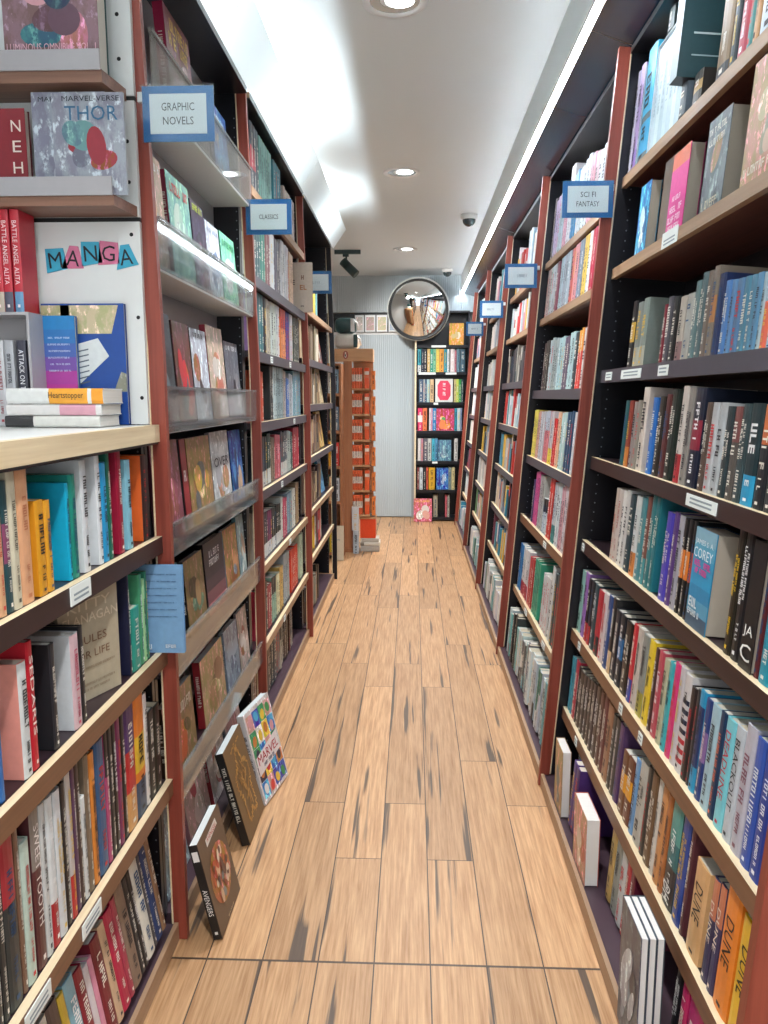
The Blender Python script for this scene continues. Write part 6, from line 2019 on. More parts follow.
0 4.6072 0.0530 0.188 0.030 0.158 12231041 1 9071178
0 4.6614 0.0338 0.187 0.041 0.159 12167037
0 4.6964 0.0277 0.227 0.040 0.138 14930631
0 4.7252 0.0414 0.226 0.034 0.158 15129548 2 8022618
0 4.7678 0.0337 0.226 0.035 0.125 14736592 2 10126440
0 4.8027 0.0473 0.203 0.036 0.135 12165510 1 9071178
0 4.8513 0.0385 0.211 0.031 0.158 13085835 1 5915704
0 4.8910 0.0572 0.234 0.032 0.122 5651256
0 4.9493 0.0439 0.202 0.036 0.121 10191472
0 4.9944 0.0519 0.243 0.032 0.133 9797481
0 5.0475 0.0295 0.233 0.037 0.154 10586483
0 5.0782 0.0388 0.186 0.031 0.124 4275256 1 10126440
0 5.1182 0.0407 0.182 0.034 0.148 3289901 2 11573368
0 5.1601 0.0589 0.182 0.040 0.128 3747631
0 5.2201 0.0366 0.237 0.039 0.144 9595982
@third_left sixth 0.725
0 4.4240 0.0450 0.243 0.033 0.127 10388850
0 4.5204 0.0282 0.190 0.030 0.132 5914941
0 4.5499 0.0517 0.188 0.038 0.152 6310459 2 8022618
0 4.6499 0.0514 0.197 0.032 0.144 10587501
0 4.7026 0.0350 0.200 0.036 0.125 9600353
0 4.7387 0.0461 0.194 0.039 0.137 10586219 3 12626056
0 4.7860 0.0351 0.201 0.035 0.120 9599581
0 4.9072 0.0453 0.198 0.036 0.155 10322541 2 3814448
0 4.9537 0.0377 0.224 0.039 0.148 6309177 1 11573368
0 4.9926 0.0434 0.188 0.033 0.154 12627083 1 8022618
0 5.0372 0.0577 0.186 0.040 0.146 12296582
0 5.0960 0.0375 0.227 0.035 0.155 3746607
0 5.1347 0.0424 0.223 0.035 0.132 3747887
0 5.1783 0.0358 0.223 0.035 0.144 8545864
0 5.2153 0.0331 0.220 0.032 0.125 8349512
@third_left seventh 0.436
0 4.4240 0.0372 0.225 0.039 0.159 2236965
0 4.4624 0.0306 0.226 0.033 0.123 1383706
0 4.4943 0.0295 0.205 0.033 0.124 2909072 1 2906762
0 4.5250 0.0431 0.213 0.034 0.148 3299215
0 4.5693 0.0419 0.211 0.042 0.130 13487817 1 8034992
0 4.6125 0.0313 0.214 0.034 0.129 13685466 2 12728890
0 4.6449 0.0585 0.221 0.035 0.145 13555414
0 4.7047 0.0363 0.202 0.031 0.135 8931674
0 4.7422 0.0524 0.211 0.040 0.141 1972256 2 13947080
0 4.7958 0.0589 0.206 0.038 0.154 14532156
0 4.8559 0.0301 0.218 0.033 0.132 15055172 3 13662794
0 4.8873 0.0309 0.190 0.040 0.132 11514035 2 13947080
0 4.9194 0.0551 0.190 0.039 0.157 11513773 1 14737628
0 4.9757 0.0315 0.186 0.039 0.144 11252662 3 5933658
0 5.0085 0.0312 0.223 0.041 0.159 8931156
0 5.0409 0.0542 0.213 0.035 0.153 8669012 1 1842722
0 5.0963 0.0432 0.209 0.033 0.152 12991555 3 11580596
0 5.1407 0.0563 0.202 0.032 0.152 13056318
0 5.1982 0.0415 0.207 0.036 0.133 13123899 1 8034992
0 5.2410 0.0247 0.223 0.036 0.121 14671313
@third_left floor 0.062
0 4.4240 0.0316 0.208 0.039 0.134 4664873 2 2373706
0 4.4568 0.0517 0.209 0.030 0.142 4930617 2 4863024
0 4.5097 0.0286 0.184 0.038 0.158 2763833 1 2763824
0 4.5395 0.0301 0.194 0.039 0.134 6046782
0 4.5708 0.0289 0.205 0.037 0.152 9333850 2 9078400
0 4.6010 0.0571 0.202 0.041 0.149 3749441 1 9078400
0 4.6593 0.0537 0.178 0.035 0.153 2178892 2 2373706
0 4.7142 0.0495 0.178 0.034 0.148 2307396 1 3816000
0 4.7649 0.0456 0.210 0.040 0.142 2305839 1 9078400
0 4.8116 0.0559 0.190 0.039 0.146 8879992
0 4.8688 0.0350 0.182 0.032 0.146 9277832
0 4.9050 0.0500 0.188 0.033 0.150 9466710 2 2373706
0 4.9562 0.0252 0.190 0.034 0.121 9530190
0 4.9825 0.0294 0.237 0.037 0.141 1842714
0 5.0131 0.0429 0.227 0.031 0.140 1186077
@near_right floor 0.062
0 1.2509 0.0430 0.206 0.030 0.153 2767450
1 1.2989 0.0620 0.200 0.030 0.140 12069488 3 3807802
1 1.3663 0.0332 0.200 0.030 0.138 12593256
1 1.4023 0.0318 0.206 0.030 0.144 1841696 6 1
1 1.7355 0.0296 0.206 0.030 0.145 6955064
1 1.7693 0.0306 0.206 0.030 0.147 12070976
1 1.8044 0.0433 0.206 0.030 0.163 12897488
1 1.8501 0.0478 0.206 0.030 0.159 9082000
1 1.9028 0.0452 0.206 0.030 0.147 12098138
1 2.2292 0.0393 0.206 0.000 0.142 4862064
1 2.2693 0.0401 0.206 0.000 0.142 5389696
1 2.3358 0.0416 0.200 0.050 0.137 3116200
1 2.3782 0.0416 0.196 0.050 0.137 3378861
0 2.4205 0.0424 0.195 0.050 0.137 3709616
"""
COVER_OUT = {('near_right', 'fifth'): (1.59, 1.34), ('near_right', 'floor'): (2.46, 2.14, 1.53), ('near_left', 'second'): (1.76, 1.5, 1.255)}
mass = MB(); case = shelf = None; h = 0; rowbuf = []
nbook = 0
def flush():
    global nbook
    if not rowbuf: return
    order = sorted(range(len(rowbuf)), key=lambda i: rowbuf[i][0], reverse=(case != 'far'))
    rank = {i: k + 1 for k, i in enumerate(order)}
    side = 'F' if case == 'far' else ('R' if 'right' in case else 'L')
    for i, (y, w, hh, dp, d, col, op, ind) in enumerate(rowbuf):
        rng = random.Random(int(y * 1e4) + int(h * 100) * 7)
        bands = []
        if 'b' in op: bands.append((0, .3, op['b']))
        if 't' in op: bands.append((.62, 1, op['t']))
        if 'm' in op: bands.append((.38, .68, op['m']))
        if op.get('v'): bands = [(.10 + .1 * j, .15 + .1 * j, 'c02838' if j < 3 else '1c2a44') for j in range(7)]
        if op.get('i'): bands = [(.25, .85, '243a6a')]
        if 'd' in op: bands = [(0, .38, '16202c'), (.38, .62, '1d6a70'), (.62, 1, '4a9a94')]
        title = op.get('T'); tcol = op.get('r')
        if 'd' in op: tcol = 'f0f4f4'
        hard = rng.random() < .35 or d > .17
        pg = rng.choice(PAGES)
        k = op.get('k')
        if side == 'F': M = Matrix(((-1, 0, 0, 0), (0, 1, 0, 0), (0, 0, 1, 0), (0, 0, 0, 1))) if False else side_matrix('F', y + w, 8.68 + dp, h + .0012)
        else: M = side_matrix(side, dp, y if side == 'R' else y + w, h + .0012)
        if 'tb' in op: M = M @ Matrix.Translation((0, 0, d * math.sin(R(9)))) @ Matrix.Rotation(R(9), 4, 'Y')
        if ind:
            rk = rank[i] + sum(1 for q in COVER_OUT.get((case, shelf), ()) if q > y)
            size = 'thin' if w < .021 else ('thick' if w > .042 else '')
            what = (size + ' ' + cname(col)).strip()
            extra = ''
            if 'T' in op: extra = ' lettered'
            elif bands: extra = ' banded'
            nm = 'book'
            lab = '%s%s book, %s from the far post, %s, %s' % (what, extra, ORD(rk), shelfname(case, shelf), CASENAME[case])
            root = empty('book', M, lab, 'book', '%s, %s' % (shelfname(case, shelf), CASENAME[case]))
            cv = cover_mesh(w, hh, d, col, k, bands, rng, title, tcol, True, 'two' if op.get('s') and w > .025 else '')
            if 'd' in op: text(cv, 'DH', (-.0045, w * .5, hh * .13), (0, 0, -1), (0, -1, 0), hh * .16, w * .7, M_INK, 'f2f4f4')
            cv.build('cover', root); page_mesh(w, hh, d, pg, hard).build('page_block', root); nbook += 1
        else:
            near_ = case in ('near_right', 'second_right', 'classics', 'far')
            cv = cover_mesh(w, hh, d, col, k, bands, rng, title, tcol, near_)
            mass.add(cv, M); mass.add(page_mesh(w, hh, d, pg, hard), M)
for ln in BOOKS.strip().split('\n'):
    if ln[0] == '@':
        flush(); rowbuf = []; case, shelf, h = ln[1:].split(); h = float(h); continue
    f = ln.split(); ind = f[0] == '1'
    y, w, hh, dp, d = (float(x) for x in f[1:6])
    op = {}
    for kk, vv in zip(f[7::2], f[8::2]):
        kk = int(kk)
        if kk <= 5: op['btmkr'[kk - 1]] = '%06x' % int(vv)
        elif kk == 11: op['T'] = TITLES[int(vv)]
        elif kk == 10: op['tb'] = vv
        else: op['svid'[kk - 6]] = vv
    rowbuf.append((y, w, hh, dp, d, '%06x' % int(f[6]), op, ind))
flush()
o = mass.build('book_mass'); o['kind'] = 'stuff'; o['label'] = 'smaller books filling the remaining shelves of the aisle'; o['category'] = 'books'

# ------------------------------------------------------------------ books shown cover-out
def ellipse(mb, x, cy, cz, ry, rz, m, col, n=18, rot=0.0):
    mb.face([(x, cy + ry * math.cos(a) * math.cos(rot) - rz * math.sin(a) * math.sin(rot), cz + ry * math.cos(a) * math.sin(rot) + rz * math.sin(a) * math.cos(rot)) for a in [2 * math.pi * i / n for i in range(n)]], m, col)
def face_book(M, Wd, Ht, t, col, spine, label, kind='art', pal=(), titles=(), seed=1, back=None, name='book', cat='book', pages='d8d2c6', lean=0.0, group=None, spinetitle=None, spine_side=1):
    """front cover on x=0, width along y 0..Wd, spine on the side y=Wd (spine_side 1) or y=0"""
    rng = random.Random(seed)
    if lean: M = M @ Matrix.Translation((0, 0, t * math.sin(R(lean)) + .0005)) @ Matrix.Rotation(R(lean), 4, 'Y')
    root = empty(name, M, label, cat, group)
    c = .0014 if t > .008 else t * .25
    b = MB(); mir = (lambda y: y) if spine_side == 1 else (lambda y: Wd - y)
    def bx(x0, x1, y0, y1, m, cc):
        a, bb = sorted((mir(y0), mir(y1))); b.box(x0, x1, a, bb, 0, Ht, m, cc)
    fm = M_ART if kind in ('art', 'mosaic', 'blob') else M_COVER
    bx(0, c, 0, Wd, fm, col); bx(t - c, t, 0, Wd, M_COVER, back or spine); bx(c, t - c, Wd - c, Wd, M_COVER, spine)
    x = -.0006
    pal = list(pal) or [col]
    if kind == 'mosaic':
        nx, nz = 4, 5
        for i in range(nx):
            for j in range(nz):
                if rng.random() < 1.1:
                    b.face([(x, Wd * (.04 + .92 * (i + u) / nx), Ht * (.04 + .92 * (j + v) / nz)) for u, v in ((-.02, -.02), (1.0, .04), (1.02, 1.0), (0.0, .96))], M_ART, rng.choice(pal))
                    ellipse(b, x - .0004, Wd * (.04 + .92 * (i + .5) / nx), Ht * (.04 + .92 * (j + rng.uniform(.3, .6)) / nz), Wd * .07, Ht * .06, M_COVER, rng.choice(pal), rot=rng.uniform(-.8, .8))
        b.face([(x - .0008, Wd * .05, Ht * .36), (x - .0008, Wd * .95, Ht * .30), (x - .0008, Wd * .95, Ht * .50), (x - .0008, Wd * .05, Ht * .58)], M_COVER, 'e4dcdc')
    elif kind in ('art', 'blob'):
        for i in range(7 if kind == 'art' else 3):
            ellipse(b, x - .0001 * i, Wd * rng.uniform(.25, .75), Ht * rng.uniform(.2, .62), Wd * rng.uniform(.1, .22), Ht * rng.uniform(.08, .22), M_ART if rng.random() < .6 else M_COVER, rng.choice(pal), rot=rng.uniform(-.6, .6))
    elif kind == 'bands':
        n = len(pal)
        for i, cc in enumerate(pal): b.face([(x, 0, Ht * i / n), (x, Wd, Ht * i / n), (x, Wd, Ht * (i + 1) / n), (x, 0, Ht * (i + 1) / n)], M_COVER, cc)
    elif kind == 'frame':
        e = .05 * Wd
        for k_, cc in enumerate(pal):
            b.face([(x - .0001 * k_, e * (k_ + 1), e * (k_ + 1)), (x - .0001 * k_, Wd - e * (k_ + 1), e * (k_ + 1)), (x - .0001 * k_, Wd - e * (k_ + 1), Ht - e * (k_ + 1)), (x - .0001 * k_, e * (k_ + 1), Ht - e * (k_ + 1))], M_COVER if k_ else M_ART, cc)
    for s, fx, fz, fw, fh, tc in titles:
        cpos = (x - .0016, Wd * (1 - fx), Ht * fz)
        if s: text(b, s, cpos, (0, -1, 0), (0, 0, 1), Wd * fw, Ht * fh, M_INK, tc)
        else: marks(b, cpos, (0, -1, 0), (0, 0, 1), Wd * fw, Ht * fh, M_INK, tc, rng)
    sc = 'e4ddcf' if lum(spine) < 120 else '30303a'
    ys = mir(Wd) + (.0008 if spine_side == 1 else -.0008)
    if spinetitle: text(b, spinetitle, (t * .5, ys, Ht * .5), (0, 0, -1), (-1, 0, 0) if spine_side == 1 else (1, 0, 0), Ht * .6, t * .55, M_INK, sc)
    elif t > .012 and spinetitle is None: marks(b, (t * .5, ys, Ht * .55), (0, 0, -1), (1, 0, 0), Ht * .5, t * .4, M_INK, sc, rng)
    b.build('cover', root)
    p = MB(); a, bb = sorted((mir(.003), mir(Wd - c - .0002))); p.box(c + .0001, t - c - .0001, a, bb, .002, Ht - .002, M_PAGE, pages); p.build('page_block', root)
    return root
def FR(Y, h, dep): return side_matrix('R', dep, Y, h + .0012)
def FL(Ymin, Wd, h, dep): return side_matrix('L', dep, Ymin + Wd, h + .0012)
def FF(Xright, Y, h): return side_matrix('F', Xright, Y, h + .0012)

# --- nearest right bookcase, second shelf: covers facing the aisle
s2 = 1.82
face_book(FR(2.329, s2, .03), .10, .20, .03, '3aa0c8', '3a7a9a', 'narrow blue cover-out paperback by the far post, second shelf of nearest right bookcase', 'art', ('8ad0e8', '2a6a9a', 'd8f0f4'), pages='b0a696')
face_book(FR(2.19, s2, .055), .11, .235, .02, '7a6a5e', '5a4a40', 'brown hardback behind the pink cover-out paperback, second shelf of nearest right bookcase', 'plain', pages='a89a88')
face_book(FR(2.016, s2, .03), .125, .205, .036, 'e83a98', 'a82868', 'bright pink paperback with orange top, second shelf of nearest right bookcase', 'bands', ('e83a98', 'e83a98', 'e83a98', 'e83a98', 'e8785a'), ((None, .5, .3, .8, .08, 'f4dce8'), (None, .5, .18, .8, .08, 'f4dce8'), (None, .5, .07, .7, .08, 'f4dce8'), (None, .5, .43, .5, .06, 'f4dce8')), pages='a39a8c')
face_book(FR(1.77, s2, .03), .128, .205, .045, '6a787c', '4a5054', 'grey paperback with pale title and orange streak, second shelf of nearest right bookcase', 'blob', ('8a9a9c', 'a8785a', '5a686c'), ((None, .5, .86, .8, .07, 'd8d4c8'), (None, .5, .74, .7, .07, 'd8d4c8'), (None, .5, .08, .8, .09, 'd8d0b8')), seed=5, pages='9a9082')
face_book(FR(1.46, s2, .025), .20, .236, .03, 'c8907c', '6a5a50', 'large peach-coloured hardback, nearest on the second shelf of nearest right bookcase', 'art', ('d8b8a0', '9aa89a', 'c87a6a', 'b0a090'), ((None, .5, .1, .85, .07, 'e8e0d0'),), seed=9)
# --- top shelf
s1 = 2.105
def spine_book(M, w, h, d, col, label, bands=(), k=None, title=None, tcol=None, seed=3, pg=None, group=None, name='book', cat='book'):
    rng = random.Random(seed); root = empty(name, M, label, cat, group)
    cover_mesh(w, h, d, col, k, list(bands), rng, title, tcol, True).build('cover', root)
    page_mesh(w, h, d, pg or rng.choice(PAGES), False).build('page_block', root); return root
top = 'top shelf of nearest right bookcase'
for y, w, hh, dd, c, bd, lab in [
    (2.675, .0, .3, .03, 'b8a0c8', (), ''),
    (2.555, .045, .315, .16, 'a890c0', ((.0, .2, '8a6ab0'), (.8, 1, 'c8b0d8')), 'lilac wrapped book beside the far post, ' + top),
    (2.602, .03, .31, .15, 'b8b4c8', (), 'pale grey lilac book squeezed against the far post, ' + top),
    (2.537, .014, .30, .16, '8a98a4', (), 'thin grey book between lilac book and cyan box set, ' + top),
    (2.44, .09, .33, .15, '40b8e0', ((.0, .42, '5a6a70'), (.08, .36, '2aa0d0')), 'cyan box set with grey lower half, ' + top),
    (1.838, .07, .345, .15, '8a7050', ((.0, .1, '2a2a2c'),), 'brown and gold spine right of the dark box, ' + top),
    (1.796, .036, .36, .15, '2a3438', (), 'dark slate spine right of the brown and gold one, ' + top),
    (1.745, .044, .36, .15, 'b8384a', (), 'crimson spine between dark slate and teal spines, ' + top),
    (1.717, .025, .36, .15, '4a8a88', (), 'teal spine between crimson and tan spines, ' + top),
    (1.688, .026, .36, .15, 'c8986a', (), 'tan spine right of the teal one, ' + top),
    (1.61, .072, .36, .16, 'a8b8c4', (), 'wide pale grey-blue book nearest on the ' + top)]:
    if lab: spine_book(side_matrix('R', .032, y, s1 + .0012), w, hh, dd, c, lab, bd, seed=int(y * 1000))
t = empty('box_set', side_matrix('R', .03, 2.13, s1 + .0012), 'large white slipcase box set of pale spines, ' + top, 'box set')
b = MB(); b.box(0, .19, 0, .003, 0, .30, M_COVER, 'd4e4ec'); b.box(0, .19, .292, .295, 0, .30, M_COVER, 'd4e4ec'); b.box(0, .19, .003, .292, .297, .30, M_COVER, 'e4f0f4'); b.box(0, .19, .003, .292, 0, .003, M_COVER, 'd4e4ec'); b.box(.187, .19, .003, .292, .003, .297, M_COVER, 'd4e4ec'); b.build('slipcase', t)
for i in range(8):
    b = MB(); b.box(.004, .17, .005 + i * .0358, .005 + i * .0358 + .034, .004, .29, M_COVER, 'c4dce4', dict(x0=(M_COVER, ['cfe4ea', 'bcd4de', 'd8eaee', 'c4dce6'][i % 4])))
    marks(b, (.003, .022 + i * .0358, .17), (0, 0, -1), (0, -1, 0), .14, .014, M_INK, '8aa4b4', rnd); b.build('volume', t)
spine_book(side_matrix('R', .02, 2.072, s1 + .0012), .045, .078, .15, '5a6670', 'small grey book under the dark teal slipcase, ' + top, seed=8)
spine_book(side_matrix('R', .028, 1.985, s1 + .0012), .06, .075, .15, '2a2420', 'small black and gold book by the dark teal slipcase, ' + top, ((.4, .7, 'b08a50'),), seed=9)
t = empty('box_set', side_matrix('R', -.012, 2.066, s1 + .0835), 'dark teal slipcase raised on a small book, ' + top, 'box set')
b = MB(); b.box(0, .21, 0, .056, 0, .27, M_COVER, '2a4a50', dict(x0=(M_COVER, '9ab0b8'), z0=(M_COVER, '2a2a30'))); b.build('slipcase', t)
b = MB(); b.box(.03, .15, -.0012, -.0002, .10, .104, M_COVER, 'c8d8d8'); b.box(.03, .10, -.0012, -.0002, .05, .053, M_COVER, '9ab0b4'); b.build('front_label', t)
spine_book(side_matrix('R', .03, 2.30, s1 + .3035), .05, .06, .16, '3a4a4c', 'dark grey-green book lying on the white box set, ' + top, seed=4)

# --- fifth shelf: cover-out paperbacks
face_book(FR(1.5372, .919, .03), .113, .212, .058, '2a9ac8', '1a3a5a', 'thick blue and pink paperback with white lettering, fifth shelf of nearest right bookcase', 'bands', ('3a5a74', '58a0c0', '2a8ab8', '2a9ac8', '3aa0c8', '5ab0d0', '8ab8cc'),
    (('JAMES S. A.', .5, .86, .86, .065, 'f0f4f4'), ('COREY', .5, .755, .9, .1, 'f0f4f4'), (None, .5, .655, .85, .06, 'e83a98'), (None, .5, .58, .6, .06, 'e83a98'), (None, .35, .25, .5, .1, 'e0e8ea'), (None, .4, .15, .6, .06, 'e0e8ea')), pages='b0a698')
face_book(FR(1.322, .919, .03), .052, .235, .04, '17181c', '101014', 'black paperback with big white JA lettering, fifth shelf of nearest right bookcase', 'plain', (), (('JA', .5, .3, .7, .1, 'e8e8e4'), ('C', .5, .14, .8, .13, 'e8e8e4')), pages='a89e90')
# --- floor shelf: big cover-out books standing on the plinth
def upright(X, Y, z): return Matrix(((1, 0, 0, X), (0, 1, 0, Y), (0, 0, 1, z), (0, 0, 0, 1)))
face_book(upright(.486, 2.345, .0475), .115, .225, .028, 'b08a64', '8a6a4a', 'tan cover-out book beside the far post, floor shelf of nearest right bookcase', 'art', ('8a6a50', 'c8a078', '6a7a80'), pages='e6e4e0')
face_book(upright(.4845, 1.99, .0475), .155, .20, .038, 'c8847a', 'b0483a', 'thick reddish cover-out book with white pages, floor shelf of nearest right bookcase', 'art', ('e0b090', 'b85a4a', 'd8c8b8'), pages='eae8e4')
for i in range(3):
    face_book(upright(.457 + i * .0158, 1.397, .0512), .137, .29, .0152, '4a5a68', '3a4650', ['front copy of the big dark blue cover-out book, floor shelf of nearest right bookcase', 'middle copy of the big dark blue cover-out book, floor shelf of nearest right bookcase', 'back copy of the big dark blue cover-out book, floor shelf of nearest right bookcase'][i], 'art', ('8aa0b0', '6a4a4a', '2a3a4a', 'b8c4cc'), pages='e8e6e2', seed=3 + i)

# --- nearest left bookcase
face_book(Matrix(((-.94, -.339, 0, -.622), (.339, -.94, 0, 1.558), (0, 0, 1, .7912), (0, 0, 0, 1))), .165, .225, .022, 'b8ac94', 'a89a80', 'beige cover-out book reading RULES FOR LIFE, second shelf under counter of nearest left bookcase', 'plain', (), (('KITTY', .5, .88, .72, .09, 'd8ccb4'), ('FLANAGAN', .52, .76, .92, .085, 'd8ccb4'), ('RULES', .52, .56, .5, .075, '7a5a44'), ('FOR LIFE', .5, .42, .62, .07, '7a5a44'), (None, .5, .3, .8, .022, '8a7a64'), (None, .5, .15, .8, .022, '8a7a64'), (None, .5, .1, .6, .022, '8a7a64')))
face_book(FF(-.545, 1.762, .79), .125, .215, .012, '7aa4cc', '6a94c0', 'light blue back cover jutting past the post, second shelf under counter of nearest left bookcase', 'plain', (), tuple((None, .5, .9 - .08 * i, .8, .013, '4a6488') for i in range(7)) + ((None, .28, .07, .2, .06, 'd8e4ec'), (None, .75, .08, .22, .04, 'd8e4ec')))
spine_book(side_matrix('L', .02, 1.262, .7912), .02, .19, .13, '2a2a30', 'black film-wrapped book with barcode sticker, second shelf under counter of nearest left bookcase', k='232428')

# --- graphic novels: covers facing the aisle behind the clear lips
GN = {
 2.10: [(2.17, .235, .325, .028, '7a3448', '9a1f44', 'large maroon hardback with gold title, top shelf of the graphic novels', 'art', ('a8687a', '8a98b0', 'b89a9a'), ((None, .5, .88, .8, .1, 'd8b45a'), (None, .5, .76, .8, .1, 'd8b45a'))),
        (2.62, .20, .245, .016, '2f78ac', '1a3a5a', 'blue graphic novel at the far end, top shelf of the graphic novels', 'art', ('5aa8d0', '1f5a8a', 'c8a878'), ((None, .5, .85, .7, .06, 'd8ecf4'),))],
 1.71: [(1.885, .195, .29, .012, 'c8a898', '8a8a90', 'grey and orange comic nearest on the second shelf of the graphic novels', 'art', ('d8784a', '8aa0a8', 'e0b890'), ((None, .5, .9, .8, .07, 'e8e8e8'),)),
        (2.125, .205, .285, .02, '8cc8b4', '8a2a44', 'aqua green comic with red title, second shelf of the graphic novels', 'art', ('b4dcc8', '6ab0a0', 'd0e8d8'), ((None, .5, .87, .8, .09, 'c84a4a'),)),
        (2.345, .14, .265, .012, '40304e', '2a2030', 'dark purple comic with yellow-green top, second shelf of the graphic novels', 'art', ('6a4a7a', 'a87a98', '2a2438'), ((None, .5, .93, .8, .07, 'c8d850'),)),
        (2.50, .165, .24, .012, 'd4e0ea', 'b0a0c0', 'white comic with a blue shape, second shelf of the graphic novels', 'blob', ('5a7aa8', '3a5a88', '4a6a98'), ((None, .5, .9, .8, .05, '7a8aa8'),)),
        (2.685, .21, .245, .012, '8adcae', '3a9a6a', 'bright green and white comic at the far end, second shelf of the graphic novels', 'art', ('f0f0ec', '5ac890', 'e08a6a', 'f4f4f0'), ((None, .5, .86, .8, .09, '1f7a50'),))],
 1.326: [(1.90, .205, .29, .012, '39444a', '22282c', 'dark comic with a yellow streak, nearest on the third shelf of the graphic novels', 'art', ('c8b838', '6a7a80', '20282c', '8a9498')),
        (2.125, .155, .28, .012, '6a3036', '30181c', 'dark red comic with red ribbons, third shelf of the graphic novels', 'art', ('d8283a', '5a7078', 'c83038')),
        (2.295, .17, .275, .014, 'c4ced8', '2c2c30', 'silver white comic with a dark shape, third shelf of the graphic novels', 'blob', ('2c2c34', '4a4048', 'a85a4a'), ((None, .5, .93, .7, .05, '404850'),)),
        (2.48, .205, .30, .02, 'c8b0a2', '9a3040', 'pale cream and pink comic, third shelf of the graphic novels', 'art', ('e8c8b8', 'c87a6a', 'd8d0c8')),
        (2.70, .205, .265, .012, '666c74', '3a3c44', 'dark grey comic with white title at the far end, third shelf of the graphic novels', 'blob', ('8a8c94', '3a3a44', 'a8a8ac'), ((None, .5, .92, .8, .06, 'e8ecee'),))],
 1.018: [(1.90, .225, .265, .012, '8a4a5c', '4a2030', 'purple-red comic nearest on the fourth shelf of the graphic novels', 'art', ('c87a84', '5a2a3a', 'a8586a')),
        (2.15, .05, .26, .03, '9a2c30', '1c1c20', 'narrow red and black book, fourth shelf of the graphic novels', 'plain', (), ((None, .5, .6, .8, .12, 'e0d0d0'),)),
        (2.21, .25, .26, .016, 'a87c54', '5a3a28', 'brown orange comic, fourth shelf of the graphic novels', 'art', ('d89a58', '6a6a6a', 'e0c090')),
        (2.475, .235, .265, .016, 'd0d2d2', '8a8a90', 'white comic with black OVER lettering, fourth shelf of the graphic novels', 'art', ('e8e8e8', 'b0b0b4', 'c08a70'), (('OVER', .5, .62, .8, .12, '2a2a30'),)),
        (2.73, .18, .26, .012, '2a72b4', '1a3a6a', 'blue comic at the far end, fourth shelf of the graphic novels', 'art', ('5a9ad0', '1a4a80', 'd8b898'))],
 .704: [(1.90, .18, .24, .012, '3c9ca4', '2a6a70', 'teal comic nearest on the fifth shelf of the graphic novels', 'art', ('8ad0d0', '2a7a84')),
        (2.135, .19, .225, .02, '8e6e4e', '1c1a1a', 'brown comic with black spine, fifth shelf of the graphic novels', 'art', ('b08a60', '5a4430', '6a8a6a')),
        (2.345, .235, .235, .024, '4c3a3e', '141214', 'black and pink comic with white two-line title, fifth shelf of the graphic novels', 'bands', ('c87a80', '8a5a5e', '5c4448', '4c3a3e', '443438', '3c3034'), ((None, .5, .82, .55, .09, 'ece8e6'), (None, .5, .7, .6, .09, 'ece8e6'))),
        (2.60, .19, .235, .016, 'c0875e', '8a94a0', 'orange grey comic, fifth shelf of the graphic novels', 'art', ('e0a070', '9aa8b4', 'a86a48')),
        (2.805, .11, .25, .016, 'a8c4c4', '5a8a94', 'pale teal comic at the far end, fifth shelf of the graphic novels', 'art', ('d8e4e0', '6a9aa8', 'c8a890'))],
 .37: [(1.90, .26, .215, .02, '8e6c4c', '3a2a20', 'brown comic with white title nearest on the sixth shelf of the graphic novels', 'art', ('a8845c', '6a4c34', 'c8643c'), ((None, .5, .75, .8, .13, 'e0d8cc'),)),
        (2.26, .27, .215, .024, 'bc9474', '8a2028', 'tan brown comic with red and black spine, sixth shelf of the graphic novels', 'art', ('d8b090', '8a6a50', 'a87c5c')),
        (2.56, .19, .215, .02, '8e9ca8', '6a7884', 'grey-blue comic, sixth shelf of the graphic novels', 'art', ('b0bcc8', '6a7a88')),
        (2.765, .155, .225, .012, 'ccb4ac', '8a7a7a', 'pale pink comic at the far end, sixth shelf of the graphic novels', 'art', ('e8dcd4', 'b86a60'))],
 .05: [(1.875, .20, .26, .02, '9ab4bc', '6a8088', 'pale blue comic nearest on the floor shelf of the graphic novels', 'art', ('c8d8dc', '7a94a0')),
        (2.11, .22, .26, .02, 'cca8a8', 'b08088', 'pink and white comic, floor shelf of the graphic novels', 'art', ('e8d8d4', 'b84a58')),
        (2.37, .21, .26, .02, 'd0c6c6', '98343c', 'white and red comic behind the gold book, floor shelf of the graphic novels', 'art', ('e8e4e4', 'b85a6a')),
        (2.62, .22, .26, .02, 'cab8c2', '8a98a8', 'pale pink-grey comic at the far end, floor shelf of the graphic novels', 'art', ('e8d8e0', 'a87a90'))]}
sd = 20
for hh, rows in GN.items():
    for y, w, ht, tk, c, sp, lab, kd, pal, *ti in rows:
        sd += 1
        face_book(FL(y, w, hh, .04 if hh > .06 else .05), w, ht, tk, c, sp, lab, kd, pal, ti[0] if ti else (), seed=sd, name='graphic_novel', cat='graphic novel', lean=4 if hh > .06 else 9, pages='e2e0dc', group='cover-out graphic novels')
face_book(FL(2.33, .20, .37, .15), .20, .27, .02, '9a8284', '7a1a2c', 'grey-pink comic with crimson spine behind the tan one, sixth shelf of the graphic novels', 'art', ('c0a8a8', '6a5a60'), seed=71, name='graphic_novel', cat='graphic novel', lean=6, pages='e2e0dc')
face_book(FL(2.70, .19, .37, .15), .19, .275, .022, 'b89c7c', '16181a', 'tan comic with black spine in the back row, sixth shelf of the graphic novels', 'art', ('d8c0a0', '8a7a60'), seed=72, name='graphic_novel', cat='graphic novel', lean=6, pages='e2e0dc')
